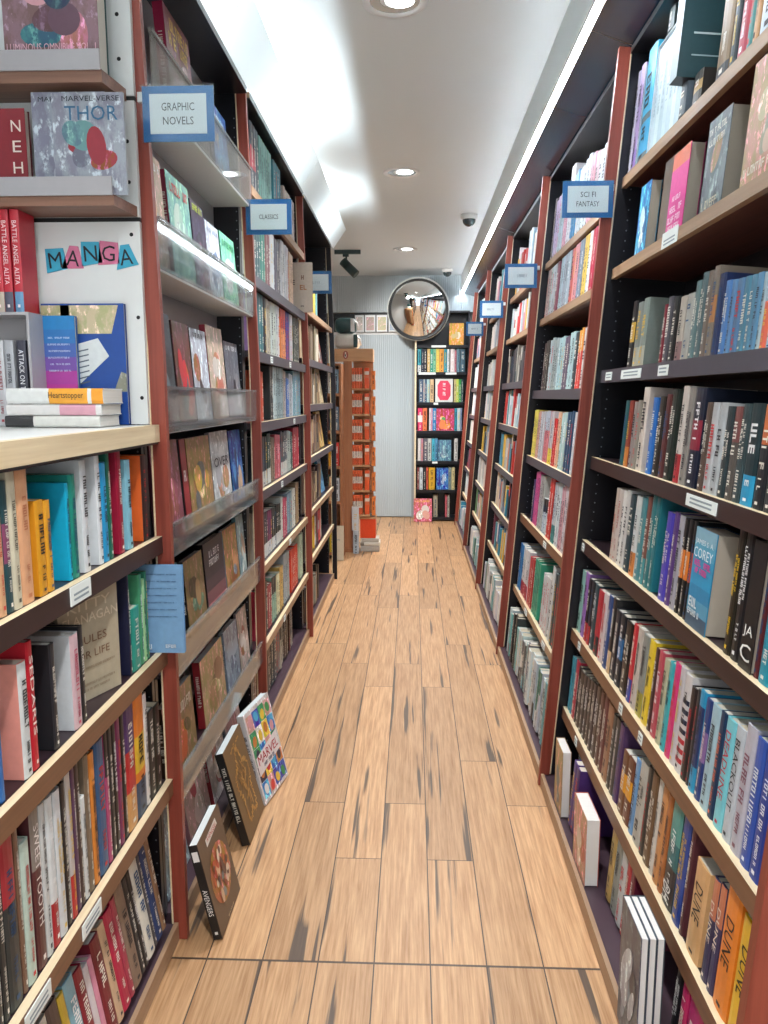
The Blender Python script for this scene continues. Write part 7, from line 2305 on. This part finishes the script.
# three large books leaning on the floor in front of it
def leaner(X, Y, W_, ang, yaw=0): return Matrix.Translation((X, Y + W_, .001)) @ Matrix.Rotation(R(yaw), 4, 'Z') @ Matrix(((-1, 0, 0, 0), (0, -1, 0, 0), (0, 0, 1, 0), (0, 0, 0, 1)))
av = face_book(leaner(-.487, 1.80, .207, 12), .207, .268, .024, '5e4a3a', '141416', 'brown hardback with black spine lettered AVENGERS, leaning on the floor nearest the viewer', 'plain', (), ((None, .5, .045, .3, .02, 'c8b8a0'),), seed=81, spinetitle='', lean=12.5, name='graphic_novel', cat='graphic novel', pages='e4eaea')
rr = random.Random(5); m_ = MB(); x = -.0008
m_.face([(x, .15, .225), (x, .045, .232), (x, .05, .252), (x, .152, .246)], M_COVER, 'e4e0d8'); text(m_, 'AVENGERS', (x - .0006, .099, .239), (0, -1, -.05), (0, 0, 1), .09, .013, M_INK, 'b83a30')
ellipse(m_, x, .1035, .125, .082, .078, M_ART, 'a8583e')
for i in range(34):
    t_ = rr.uniform(0, 6.28); q = rr.uniform(.1, .9); ellipse(m_, x - .0001 * (i + 1), .1035 + .078 * q * math.cos(t_), .125 + .072 * q * math.sin(t_), rr.uniform(.004, .014), rr.uniform(.006, .02), M_COVER, rr.choice(['c8663c', '8a4030', 'd8b090', '6a4a40', 'b84a34', 'e0c8b0', '7a8080']), rot=rr.uniform(-1, 1))
ys = .2078
m_.face([(.004, ys, .222), (.020, ys, .222), (.020, ys, .25), (.004, ys, .25)], M_INK, 'e8e4e0')
text(m_, 'AVENGERS', (.012, ys + .0006, .105), (0, 0, -1), (-1, 0, 0), .075, .013, M_INK, 'e8e4e0')
m_.face([(.008, ys, .014), (.016, ys, .014), (.016, ys, .022), (.008, ys, .022)], M_INK, 'd8d8d4'); m_.build('printed_pattern', av)
ze = face_book(leaner(-.503, 2.222, .228, 14), .228, .312, .027, '6c5232', '121214', 'brown hardback with ornate gold emblem and black spine, second of three leaning on the floor', 'plain', (), (), seed=83, spinetitle='', lean=14.5, name='graphic_novel', cat='graphic novel', pages='dfe8ea')
m_ = MB()
for i in range(70):
    t_ = i / 70 * 6.28318; w_ = 1 + .18 * math.sin(5 * t_)
    ellipse(m_, x - .00001 * i, .114 + .066 * w_ * math.cos(t_), .15 + .105 * w_ * math.sin(t_), .012, .0035, M_COVER, rr.choice(['b8863e', 'c89a54', 'a4763a']), n=8, rot=t_ + rr.uniform(-.9, .9))
for i in range(26): ellipse(m_, x - .0008 - .00001 * i, .114 + rr.uniform(-.035, .035), .15 + rr.uniform(-.07, .07), .004, rr.uniform(.012, .03), M_COVER, rr.choice(['a8783a', '8a6432', 'c09050']), n=8, rot=rr.uniform(-1.2, 1.2))
for i in range(14): ellipse(m_, x - .0012, .06 + .108 * i / 13, .285 + rr.uniform(-.008, .008), .006, .003, M_COVER, 'b08444', n=8, rot=rr.uniform(-1, 1))
m_.build('printed_pattern', ze)
m_ = MB(); marks(m_, (.0135, .2288, .17), (0, 0, -1), (-1, 0, 0), .19, .011, M_INK, 'd8d4c8', rr); m_.build('lettering', ze)
face_book(leaner(-.457, 2.683 - .228, .228, 13, -10.5), .228, .325, .026, 'd8d0d0', 'c8c4c4', 'colourful hardback of picture panels with white title band, farthest of three leaning on the floor', 'mosaic', ('d83a3a', '3a68b8', 'e8c040', '3a9a58', 'e8e4e0', 'c8783a', '2a2a48', 'd89aa0', '4ab0d8'), (('MARVEL', .5, .455, .8, .1, 'b02838'), (None, .5, .37, .5, .04, '5a5a70')), seed=85, lean=13.5, name='graphic_novel', cat='graphic novel', pages='dfe8ea')
# classics: cover turned to the viewer at the end of the second shelf; tilted frame on the fourth
face_book(FF(-.55, 4.30, 1.857), .135, .262, .02, 'd8ccbe', 'c8b8a8', 'beige book with small photographs jutting out before the far post, second shelf of the classics', 'plain', ('b08a70',), ((None, .62, .7, .3, .09, '8a6a5a'), (None, .3, .6, .25, .1, '5a4a48'), (None, .65, .5, .3, .1, 'b07850'), (None, .35, .4, .3, .1, '8a6a60'), (None, .6, .12, .15, .03, '3a3a40')))

for i, (z, y, w_, hh_, cc, pp, lab) in enumerate(((1.618, 5.34, .19, .2, '8a3a3e', ('4a4a50', 'c8c0b8'), 'dark red'), (1.356, 5.36, .2, .235, 'c8b494', ('8a7458', 'e0d4bc'), 'beige'), (1.047, 5.36, .21, .25, 'd0a860', ('8a6438', 'e8d0a0', 'b88848'), 'golden tan'), (.725, 5.36, .21, .24, '4a9cc4', ('8ac4dc', '2a6a94'), 'blue'))):
    face_book(FL(y, w_, z, .04), w_, hh_, .02, cc, cc, lab + ' cover-out book near the far end of the last left bookcase', 'art', pp, ((None, .5, .85, .7, .06, 'f0e8d8'),), seed=120 + i, lean=8)

# ------------------------------------------------------------------ display on the white end panel of the nearest left bookcase
for i, (z0, z1, lip, xr) in enumerate(((2.043, 2.068, 2.106, -.645), (1.80, 1.822, 1.858, -.632))):
    t = thing('display_ledge', (xr - .2, 1.69, z0), ['upper wooden display ledge with a pale lip on the white end panel', 'lower wooden display ledge with a pale lip on the white end panel'][i], 'display ledge')
    b = MB(); b.hexa([(-1.12, 1.68, z0), (xr, 1.68, z0), (-1.12, 1.785, z0), (xr + .012, 1.785, z0), (-1.12, 1.68, z1), (xr, 1.68, z1), (-1.12, 1.785, z1), (xr + .012, 1.785, z1)], wood('ledge wood', '6a4838', '8a6450', .45, (3, 60, 60)), 'ffffff', dict(z1=M_WHITEB)); part(b, 'shelf_board', t)
    b = MB(); b.box(-1.12, xr - .002, 1.676, 1.6795, z1 - .002, lip, M_GREYB); part(b, 'lip', t)
face_book(FF(-.655, 1.70, 2.0685), .20, .285, .05, '8a6a74', '3a5a5a', 'thick colourful omnibus with pink lettering and a yellow disc on the upper ledge', 'art', ('c87a90', '3a7a80', 'd0a850', '6a4a5a', '2a4a5a', 'd8a0a8'), (('LUMINOUS OMNIBUS VOL. 1', .5, .175, .94, .05, 'e8b8c4'),), seed=31, name='graphic_novel', cat='graphic novel')
face_book(FF(-.608, 1.694, 1.8225), .152, .205, .008, '9aa0aa', 'c8ccd0', 'grey comic lettered MARVEL-VERSE, front copy on the lower ledge', 'art', ('9a2434', '1f3a44', 'b4b8c0', '6a9a9a', 'a02c3c', '7a808c'), (('MARVEL-VERSE', .55, .94, .8, .05, '1c2430'), ('THOR', .55, .8, .74, .14, '3a6a8c')), seed=39, name='graphic_novel', cat='graphic novel')
face_book(FF(-.652, 1.708, 1.8225), .158, .212, .008, '8f95a2', 'b8bcc4', 'grey comic lettered MARVEL-VERSE, back copy on the lower ledge', 'art', ('4a3a7a', 'a8acb8', '5a606c'), (('MARVEL', .3, .93, .4, .045, '1c2430'),), seed=34, name='graphic_novel', cat='graphic novel')
# red plaid book
t = face_book(FF(-.822, 1.70, 1.8225), .13, .178, .022, '8a1f2c', '5a1420', 'red plaid book with white capital letters at the left of the lower ledge', 'plain', (), (('N', .85, .8, .16, .13, 'e8dcd0'), ('E', .85, .57, .14, .13, 'e8dcd0'), ('H', .85, .33, .16, .13, 'e8dcd0')))
# Manga letters stuck on the panel
t = thing('manga_sign', (-.73, 1.784, 1.69), 'cut-out MANGA letters in blue and pink stuck on the white end panel', 'sign')
for ch, x, z, c, r in (('M', -.813, 1.708, '3aa8c8', .1), ('A', -.772, 1.712, 'd8789a', -.1), ('N', -.731, 1.722, '3aa8c8', .05), ('G', -.690, 1.722, 'd8789a', -.05), ('A', -.650, 1.714, '3aa8c8', .12)):
    b = MB(); w, hh = .0235, .026
    P = [(-w, -hh * 1.05), (w * 1.1, -hh * .85), (w * .9, hh * .9), (-w * .85, hh)] if ch != 'A' else [(-w * 1.1, -hh), (w * 1.1, -hh * .8), (w * .45, hh), (-w * .4, hh)]
    P = [(x + a * math.cos(r) - bb * math.sin(r), z + a * math.sin(r) + bb * math.cos(r)) for a, bb in P]
    b.hexa([(P[i][0], y, P[i][1]) for i, y in ((0, 1.7835), (1, 1.7835), (0, 1.7855), (1, 1.7855), (3, 1.7835), (2, 1.7835), (3, 1.7855), (2, 1.7855))], M_COVER, c)
    text(b, ch, (x, 1.783, z - .001), (math.cos(r), 0, math.sin(r)), (-math.sin(r), 0, math.cos(r)), .030, .034, M_INK, '16161c')
    part(b, 'letter', t)
# counter: riser, manga, blue books, stack
CT = 1.336
t = thing('display_riser', (-.95, 1.72, CT), 'grey open-fronted riser on the counter holding manga', 'display riser')
b = MB(); b.box(-1.10, -.832, 1.68, 1.782, CT + .24, CT + .246, M_GREYB); part(b, 'top_board', t)
b = MB(); b.box(-.838, -.832, 1.68, 1.782, CT, CT + .24, M_GREYB); part(b, 'side_board', t)
b = MB(); b.box(-1.10, -.838, 1.776, 1.782, CT, CT + .24, M_GREYB); part(b, 'back_board', t)
SP = lambda X, Y, z: side_matrix('F', X, Y, z + .0012)
for i, (x, c, ti, tc, lab) in enumerate(((-.845, '3a3a48', 'ATTACK ON TITAN', 'e8e8ec', 'dark manga spine lettered ATTACK ON TITAN inside the grey riser'), (-.873, 'b4b6bc', None, '3a3a40', 'pale grey manga beside the dark one inside the grey riser'), (-.895, 'c8c8cc', None, 'a04048', 'white manga at the left inside the grey riser'))):
    spine_book(SP(x, 1.684, CT), .02, .185, .085, c, lab, title=ti, tcol=tc, seed=40 + i)
for i, x in enumerate((-.850, -.873, -.893)):
    spine_book(SP(x, 1.70, CT + .2465), .019, .215, .07, 'c42a3a', ['rightmost red manga volume on top of the grey riser', 'middle red manga volume on top of the grey riser', 'left red manga volume on top of the grey riser'][i], ((0, .2, ['6a9ac0', '5a5a6a', 'c8b8a8'][i]),), title='BATTLE ANGEL ALITA', tcol='f0e0e0', seed=50 + i)
face_book(FF(-.655, 1.766, CT), .19, .272, .014, '1f4c9c', '1a3a7a', 'blue book with white note and collage strip leaning on the white end panel', 'plain', (), ((None, .45, .42, .0, .0, 'e8ecec'),), seed=61)
o = [x for x in bpy.data.objects if x.get('label', '').startswith('blue book with white note')][0]
b = MB(); x = -.0012
b.face([(x, .19, .205), (x, .03, .205), (x, .012, .268), (x, .19, .268)], M_ART, 'c8b898'); b.face([(x, .145, .205), (x, .125, .205), (x, .125, .268), (x, .145, .268)], M_COVER, 'b8303c')
b.face([(x - .0002, .155, .17), (x - .0002, .062, .195), (x - .0002, .038, .155), (x - .0002, .150, .055)], M_COVER, 'dfe4e4')
for i in range(8): b.face([(x - .0005, .150 - .002 * i, .158 - .012 * i), (x - .0005, .085 - .0 * i, .172 - .012 * i), (x - .0005, .085, .169 - .012 * i), (x - .0005, .150 - .002 * i, .155 - .012 * i)], M_INK, '5a6470')
b.face([(x, .0, .075), (x, .03, .075), (x, .012, .12), (x, 0, .115)], M_ART, '8a8a7a'); b.build('printed_collage', o)
face_book(FF(-.76, 1.744, CT), .075, .243, .014, '3a7ac0', '2a5a9a', 'small book fading from blue to pink standing before the blue one', 'bands', ('c83a94', 'c83a94', 'c03a98', 'b0409c', '7a54a8', '4a68b4', '3478bc', '2a84c4'), tuple((None, .5, .8 - .06 * i, .7, .016, 'd0dcf0') for i in range(6)))
def flat_book(X, Y, z, L, w, d, col, label, bands=(), title=None, tcol=None, seed=1):
    M = Matrix(((0, 0, 1, X), (1, 0, 0, Y), (0, 1, 0, z), (0, 0, 0, 1)))
    root = empty('book', M, label, 'book'); rng = random.Random(seed)
    mb = cover_mesh(w, L, d, col, None, list(bands), rng, None, tcol, False)
    if title: text(mb, title, (-.0045, w * .5, L * .62), (0, 0, 1), (0, 1, 0), L * .36, w * .5, M_INK, tcol)
    mb.build('cover', root); page_mesh(w, L, d, 'e4e0d8', False).build('page_block', root)
flat_book(-.87, 1.625, CT + .001, .205, .023, .11, 'dcdcd6', 'white book at the bottom of the flat stack on the counter', ((.0, .3, '3a3a3c'),), seed=1)
flat_book(-.865, 1.625, CT + .0255, .205, .023, .11, 'e0dedc', 'white and pink book in the middle of the flat stack on the counter', ((.56, .94, 'd8a0b0'),), seed=2)
flat_book(-.862, 1.622, CT + .050, .208, .032, .11, 'e4e6e4', 'orange-spined book on top of the flat stack on the counter', ((.44, .84, 'f0a838'), (.88, 1, 'f0a030')), 'Heartstopper', '2a2a2c', seed=3)
# ------------------------------------------------------------------ section signs
def sign(x0, x1, z0, z1, Y, lines, label, faint=False, postx=None):
    t = thing('section_sign', ((x0 + x1) / 2, Y, z0), label, 'sign')
    b = MB(); b.box(x0, x1, Y, Y + .003, z0, z1, M_BLUE); part(b, 'blue_frame', t)
    m = .14 * (z1 - z0)
    b = MB(); b.box(x0 + m, x1 - m, Y - .0012, Y - .0001, z0 + m, z1 - m, M_PAPER)
    n = len(lines)
    for i, (s, fw) in enumerate(lines):
        zc = (z0 + z1) / 2 + (n - 1) * .0145 - i * .029; w = (x1 - x0) * fw
        if s: text(b, s, ((x0 + x1) / 2, Y - .0018, zc), (1, 0, 0), (0, 0, 1), w, .0165, M_FAINT if faint else M_GREYINK)
        else: marks(b, ((x0 + x1) / 2, Y - .0018, zc), (1, 0, 0), (0, 0, 1), w, .014, M_FAINT, 'ffffff', rnd)
    part(b, 'paper_insert', t)
    b = MB(); b.box(x0 - .003, x1 + .003, Y - .004, Y - .003, z0 - .003, z1 + .003, M_ACRYLT); part(b, 'acrylic_cover', t)
    b = MB(); xa, xb = postx; b.box(xa, xb, Y + .0032, Y + .014, z1 - .03, z1 - .01, M_WPLASTIC); part(b, 'clip', t)
sign(-.598, -.44, 1.958, 2.073, 1.785, [('GRAPHIC', .46), ('NOVELS', .43)], 'blue framed GRAPHIC NOVELS sign on the nearest left post', postx=(-.61, -.582))
sign(-.612, -.445, 1.987, 2.11, 2.913, [('CLASSICS', .42)], 'blue framed CLASSICS sign on the second left post', postx=(-.612, -.584))
sign(-.61, -.449, 1.961, 2.081, 4.343, [(None, .3)], 'blue framed sign on the third left post, beside the beige book', True, postx=(-.612, -.584))
sign(.478, .64, 1.973, 2.086, 2.622, [('SCI FI', .3), ('FANTASY', .45)], 'blue framed SCI FI FANTASY sign on the nearest far post at right', postx=(.61, .642))
sign(.462, .625, 1.948, 2.067, 4.062, [(None, .42)], 'blue framed sign with faint lettering on the second right post', True, postx=(.606, .638))
sign(.460, .620, 1.942, 2.058, 5.502, [(None, .4)], 'blue framed sign with faint lettering on the third right post', True, postx=(.606, .636))
sign(.464, .615, 1.933, 2.053, 6.962, [(None, .4)], 'small blue framed sign farthest down the right bookcases', True, postx=(.606, .636))

# ------------------------------------------------------------------ far bookcase facing the viewer
t = thing('bookcase', (.30, 8.68, 0), 'narrow dark bookcase facing the viewer beside the grey door', 'bookcase')
x0, x1, ya, yb = .036, .600, 8.68, 8.93
b = MB(); b.box(x0, x1, yb - .012, yb, .01, 2.335, M_DARK); part(b, 'back_panel', t)
for xx in (x0 - .018, x1): b = MB(); b.box(xx, xx + .018, ya, yb, .001, 2.335, M_DARK, 'ffffff', dict(y0=M_EDGE if xx < .3 else M_DARK)); part(b, 'side_panel', t)
for z in (1.967, 1.673, 1.342, 1.024, .685, .358, .045):
    b = MB(); b.box(x0, x1, ya, yb - .012, z - .03, z, M_DARK); s_ = part(b, 'shelf', t)
    if z in (1.673, 1.342, 1.967, .685):
        for xa, xb in {1.673: ((.06, .25), (.36, .48)), 1.342: ((.23, .28),), 1.967: ((.2, .36),), .685: ((.22, .28),)}[z]:
            b = MB(); b.box(xa, xb, ya - .002, ya - .0005, z - .027, z - .004, M_LABEL); part(b, 'price_label', t, s_)
b = MB(); b.box(x0, x1, ya, yb, 2.315, 2.335, M_DARK); part(b, 'top_board', t)
def farface(x0, w, z, h, col, pal, lab, kind='art', titles=(), dep=.02, t=.02, sp=None, seed=1, lean=4):
    face_book(FF(x0 + w, 8.68 + dep, z), w, h, t, col, sp or col, lab, kind, pal, titles, seed=seed, lean=lean)
fs = 'far bookcase facing the viewer'
farface(.395, .16, 1.967, .235, 'd88a3a', ('e8dcc0', '7a8a5a', 'c8b078'), 'orange square book with pale star shape, top of the ' + fs, 'blob', seed=3)
farface(.248, .195, 1.342, .255, 'd4d8d4', (), 'pale cover with a large red oval, third shelf of the ' + fs, 'plain', seed=4)
o = [x for x in bpy.data.objects if x.get('label', '').startswith('pale cover with a large red oval')][0]
b = MB(); q = [(.055, .02), (.14, .02), (.17, .07), (.17, .185), (.14, .235), (.055, .235), (.025, .185), (.025, .07)]
b.face([(-.0015, y, z) for y, z in q], M_COVER, 'd83a5a'); marks(b, (-.0022, .0975, .128), (0, 0, -1), (0, -1, 0), .16, .03, M_INK, 'f0e4e4', rnd); b.build('printed_oval', o)
farface(.262, .20, 1.024, .245, 'b83a6a', ('e8824a', 'd84a5a', '5aa05a', 'e89a70'), 'magenta cover with orange and green shapes, fourth shelf of the ' + fs, 'art', seed=6)
farface(.288, .145, .685, .235, '5a8a9a', ('a8c0c0', 'd8d0b0', '3a6a7a', '7aa0a8'), 'teal-grey seascape cover, fifth shelf of the ' + fs, 'art', seed=7)
farface(.270, .135, .358, .25, '3a7ab8', ('8ab0d0', '2a5a9a', 'b0c8d8'), 'blue map-like cover, sixth shelf of the ' + fs, 'art', seed=8)
farface(.015, .205, .002, .262, 'd86a8a', ('e8b0a0', 'f0d8d8', 'c83a5a', 'e8e0d8', 'b85a7a'), 'pink picture book standing on the floor before the ' + fs, 'art', ((None, .5, .88, .8, .08, 'f0c860'),), dep=-.07, t=.012, seed=9, lean=6)

# ------------------------------------------------------------------ pine book stand
px = 6.885
t = thing('book_stand', (-.52, px, 0), 'pine display stand with tiers of orange paperbacks near the grey door', 'display stand')
b = MB(); b.box(-.71, -.355, px, px + .24, 1.712, 1.82, M_PINE); hd = part(b, 'header', t)
b = MB(); n = 20
b.face([(-.595 + .024 * math.cos(2 * math.pi * i / n), px - .0012, 1.766 + .036 * math.sin(2 * math.pi * i / n)) for i in range(n)], M_COVER, 'a8584a')
for cx, cz, rx, rz, cc in ((0, -.006, .009, .018, 'e8dccc'), (0, .017, .006, .008, 'e8dccc'), (-.002, -.004, .005, .012, '2a2020')):
    b.face([(-.595 + cx + rx * math.cos(2 * math.pi * i / n), px - .0017 - (.0004 if cc == '2a2020' else 0), 1.766 + cz + rz * math.sin(2 * math.pi * i / n)) for i in range(n)], M_COVER, cc)
part(b, 'emblem', t, hd)
b = MB(); b.box(-.614, -.541, px, px + .055, .0005, 1.712, M_PINEV); part(b, 'post', t)
b = MB(); b.box(-.645, -.505, px - .02, px + .24, .0004, .03, M_PINEV); part(b, 'foot', t)
b = MB(); b.box(-.541, -.36, px + .185, px + .20, .33, 1.712, M_PINE); part(b, 'back_board', t)
tiers = (1.475, 1.25, 1.022, .796, .568, .345)
tn = ('top', 'second', 'third', 'fourth', 'fifth', 'lowest')
for i, z in enumerate(tiers):
    b = MB(); b.box(-.541, -.385, px, px + .184, z - .016, z, M_PINE); part(b, 'tray', t)
    b = MB(); b.box(-.3845, -.38, px + .03, px + .15, z - .016, z + .03, M_ACRYL); b.box(-.38, -.335, px + .03, px + .15, z - .016, z - .012, M_ACRYL); part(b, 'side_holder', t)
    for k in range(4):
        spine_book(SP(-.519 + k * .0225, px + .012, z), .021, .178, .12, 'e86a3c', 'orange spine with white middle band, %s tier of the pine stand' % tn[i], ((.34, .68, 'efe8dc'),), tcol='7a4a3a', seed=k + 1, group='orange spines on the %s tier' % tn[i])
    face_book(FF(-.389, px + .012, z), .040, .178, .11, 'e8501e', 'e0562c', 'orange front cover with a pale patch, %s tier of the pine stand' % tn[i], 'bands', ('f0602a', 'f0602a', 'f0602a', 'e8784a', 'f0e0d0', 'f0602a'))
    fc = face_book(Matrix(((-1, 0, 0, -.338), (0, -1, 0, px + .14), (0, 0, 1, z - .0105), (0, 0, 0, 1))), .105, .165, .03, 'f68a3c', 'f68a3c', 'orange paperback in the clear side holder, %s tier of the pine stand' % tn[i], 'bands', ('f68a3c', 'f68a3c', 'f4dcc0', 'f68a3c'), pages='ee8a48')
# bundles on its header
for i, (xa, xb, z0, z1) in enumerate(((-.70, -.475, 1.8205, 1.955), (-.695, -.50, 1.957, 2.09))):
    b_ = thing('folded_tote_bag', ((xa + xb) / 2, px + .1, z0), ['pale folded bag with dark green side, lower one on the pine stand', 'dark green folded bag with white handle, upper one on the pine stand'][i], 'bag')
    b = MB(); zc = (z0 + z1) / 2
    prof = []
    for k in range(13):
        a = math.pi * k / 12 - math.pi / 2
        prof.append((math.copysign(abs(math.cos(a)) ** .45, 1), math.copysign(abs(math.sin(a)) ** .7, math.sin(a))))
    xm = (xa + xb) / 2; hw = (xb - xa) / 2; hd_ = .09; n = 24
    V0 = len(b.v)
    for r_, zz in prof:
        for q in range(n):
            a = 2 * math.pi * q / n; cx, cy = math.cos(a), math.sin(a)
            sxp = math.copysign(abs(cx) ** .4, cx); syp = math.copysign(abs(cy) ** .4, cy)
            b.v.append((xm + hw * r_ * sxp, px + .1 + hd_ * r_ * syp, zc + (z1 - z0) / 2 * zz))
    mcol = M_COVER; cc = ['d8d4cc', '1a3c3c'][i]
    for k in range(12):
        for q in range(n):
            b.f.append((V0 + k * n + q, V0 + k * n + (q + 1) % n, V0 + (k + 1) * n + (q + 1) % n, V0 + (k + 1) * n + q)); b.c.append(lin(cc)); b.m.append(b.mi(mcol)); b.sm.append(True)
    part(b, 'bag_body', b_)
    b = MB(); cc = ['1f4440', 'e0dedA'.lower()][i]
    xs = xb - .05
    b.box(xs, xs + .035, px + .004, px + .0085, z0 + .01, z1 - .012, M_COVER, cc); b.tube([(xb - .03, px + .02, z1 - .02), (xb + .005, px + .01, z1 - .05), (xb + .012, px + .03, z0 + .03)], .009, M_COVER, 'e4e2de'); part(b, 'handle', b_)
# orange box, white books and a flat stack at the foot of the stand
t = thing('orange_box', (-.42, px + .1, .13), 'bright orange box under the lowest tray of the pine stand', 'box')
b = MB(); b.box(-.475, -.335, px + .03, px + .20, .1245, .30, M_COVER, 'ea4a1c'); part(b, 'carton', t)
b = MB(); b.box(-.479, -.331, px + .026, px + .204, .3005, .318, M_PINE); part(b, 'lid', t)
flat_book(-.47, px + .02, .001, .17, .055, .16, 'b8b4ac', 'grey thick book at the bottom of the stack by the pine stand', seed=11)
flat_book(-.475, px + .015, .0575, .18, .03, .17, 'dcd8cc', 'cream book in the middle of the stack by the pine stand', ((0, .2, '8a8478'),), seed=12)
flat_book(-.465, px + .02, .0890, .16, .034, .16, 'c8c4b8', 'pale book directly under the orange box by the pine stand', seed=13)
spine_book(SP(-.482, px - .075, 0), .05, .21, .05, 'b4c4d0', 'pale blue book standing on the floor against the pine stand', seed=14)
spine_book(SP(-.482, px - .075, .2115), .06, .215, .05, 'd4dade', 'white book balanced upright on the pale blue one by the pine stand', seed=15)
# small brown bookcase left of it
t = thing('bookcase', (-.8, 6.6, 0), 'brown open bookcase half hidden behind the last left bookcase', 'bookcase')
xa, xb, ya, yb = -1.06, -.605, 6.56, 6.80
b = MB(); b.box(xa, xb, yb - .012, yb, .001, 1.66, M_PINEV); part(b, 'back_panel', t)
for xx in (xa, xb - .018): b = MB(); b.box(xx, xx + .018, ya, yb - .012, .001, 1.66, M_PINEV); part(b, 'side_panel', t)
zs = (.06, .51, .815, 1.117, 1.43)
for z in zs: b = MB(); b.box(xa + .018, xb - .018, ya, yb - .012, z - .024, z, M_PINEV); part(b, 'shelf', t)
b = MB(); b.box(xa, xb, ya, yb, 1.66, 1.68, M_PINEV); part(b, 'top_board', t)
cl = [['2f9a52', 'e0c040', '3a7a5a', 'c8b898'], ['c4c8cc', 'dcb088', '5a9a7a', 'c8d0d0'], ['c83a30', 'e8a030', 'e8b848', 'd87a3a'], ['6a7a88', '3a3a40', 'c8a8a8', '8a6a5a'], ['8aa0b0', 'd8d0c8', '4a4a50', 'b8a898']]
nm = ('floor', 'second', 'third', 'fourth', 'top')
for z, cs, n_ in zip(zs, cl, nm):
    for k, c in enumerate(cs):
        spine_book(SP(-.629 - k * .047, ya + .012, z), .042, .2 + .01 * (k % 3), .14, c, '%s book, %s from the right edge, %s shelf of the brown open bookcase' % (cname(c), ORD(k + 1), n_), seed=k + int(z * 50))
face_book(FF(-.59, 6.5, 0), .075, .30, .02, 'd8ccb4', 'c8b898', 'cream book standing on the floor before the brown open bookcase', 'plain', (), ((None, .5, .6, .6, .03, '6a7a88'),), lean=3)

# ------------------------------------------------------------------ light and camera
w = bpy.data.worlds.new('shop'); scene.world = w; w.use_nodes = True
bg = w.node_tree.nodes['Background']; bg.inputs['Color'].default_value = (.90, .96, 1, 1); bg.inputs['Strength'].default_value = 1.7
def area(name, loc, size, e, col=(1, 1, 1), rot=(0, 0, 0), sy=None):
    l = bpy.data.lights.new(name, 'AREA'); l.energy = e; l.color = col; l.shape = 'RECTANGLE'; l.size = size; l.size_y = sy or size
    o = bpy.data.objects.new(name, l); COL.objects.link(o); o.location = loc; o.rotation_euler = rot; return o
def spot(name, loc, e, ang=130, col=(1, .985, .97)):
    l = bpy.data.lights.new(name, 'SPOT'); l.energy = e; l.color = col; l.spot_size = R(ang); l.spot_blend = .8; l.shadow_soft_size = .06
    o = bpy.data.objects.new(name, l); COL.objects.link(o); o.location = loc; return o
for i, (x, y, e) in enumerate(((-.07, .4, 130), (-.07, 2.86, 110), (-.075, 4.89, 150), (-.08, 7.33, 195))): spot('downlight beam', (x, y, ZC - .02), e)

l = spot('track beam', (-.528, 7.33, ZC - .228), 120, 100); l.rotation_euler = Vector((.55, .75, -.55)).to_track_quat('-Z', 'Y').to_euler()

cam = bpy.data.cameras.new('camera'); co = bpy.data.objects.new('camera', cam); COL.objects.link(co)
F, HC = 770.0, 1.4
pitch = math.atan(115 / F); yaw = math.atan(29 / math.hypot(F, 115))
fw = Vector((-math.sin(yaw) * math.cos(pitch), math.cos(yaw) * math.cos(pitch), -math.sin(pitch)))
rt = Vector((math.cos(yaw), math.sin(yaw), 0)); up = rt.cross(fw)
co.matrix_world = Matrix(((rt.x, up.x, -fw.x, 0), (rt.y, up.y, -fw.y, 0), (rt.z, up.z, -fw.z, HC), (0, 0, 0, 1)))
cam.sensor_fit = 'AUTO'; cam.sensor_width = 36; cam.lens = 36 * F / 1024; cam.clip_start = .05; cam.clip_end = 60
scene.camera = co
vs = scene.view_settings
scene.display_settings.display_device = 'sRGB'; vs.view_transform = 'Standard'; vs.look = 'None'; vs.gamma = 1; vs.use_curve_mapping = False
vs.exposure = 0.35
scene.cycles.use_denoising = True
scene.cycles.max_bounces = 8; scene.cycles.transparent_max_bounces = 16
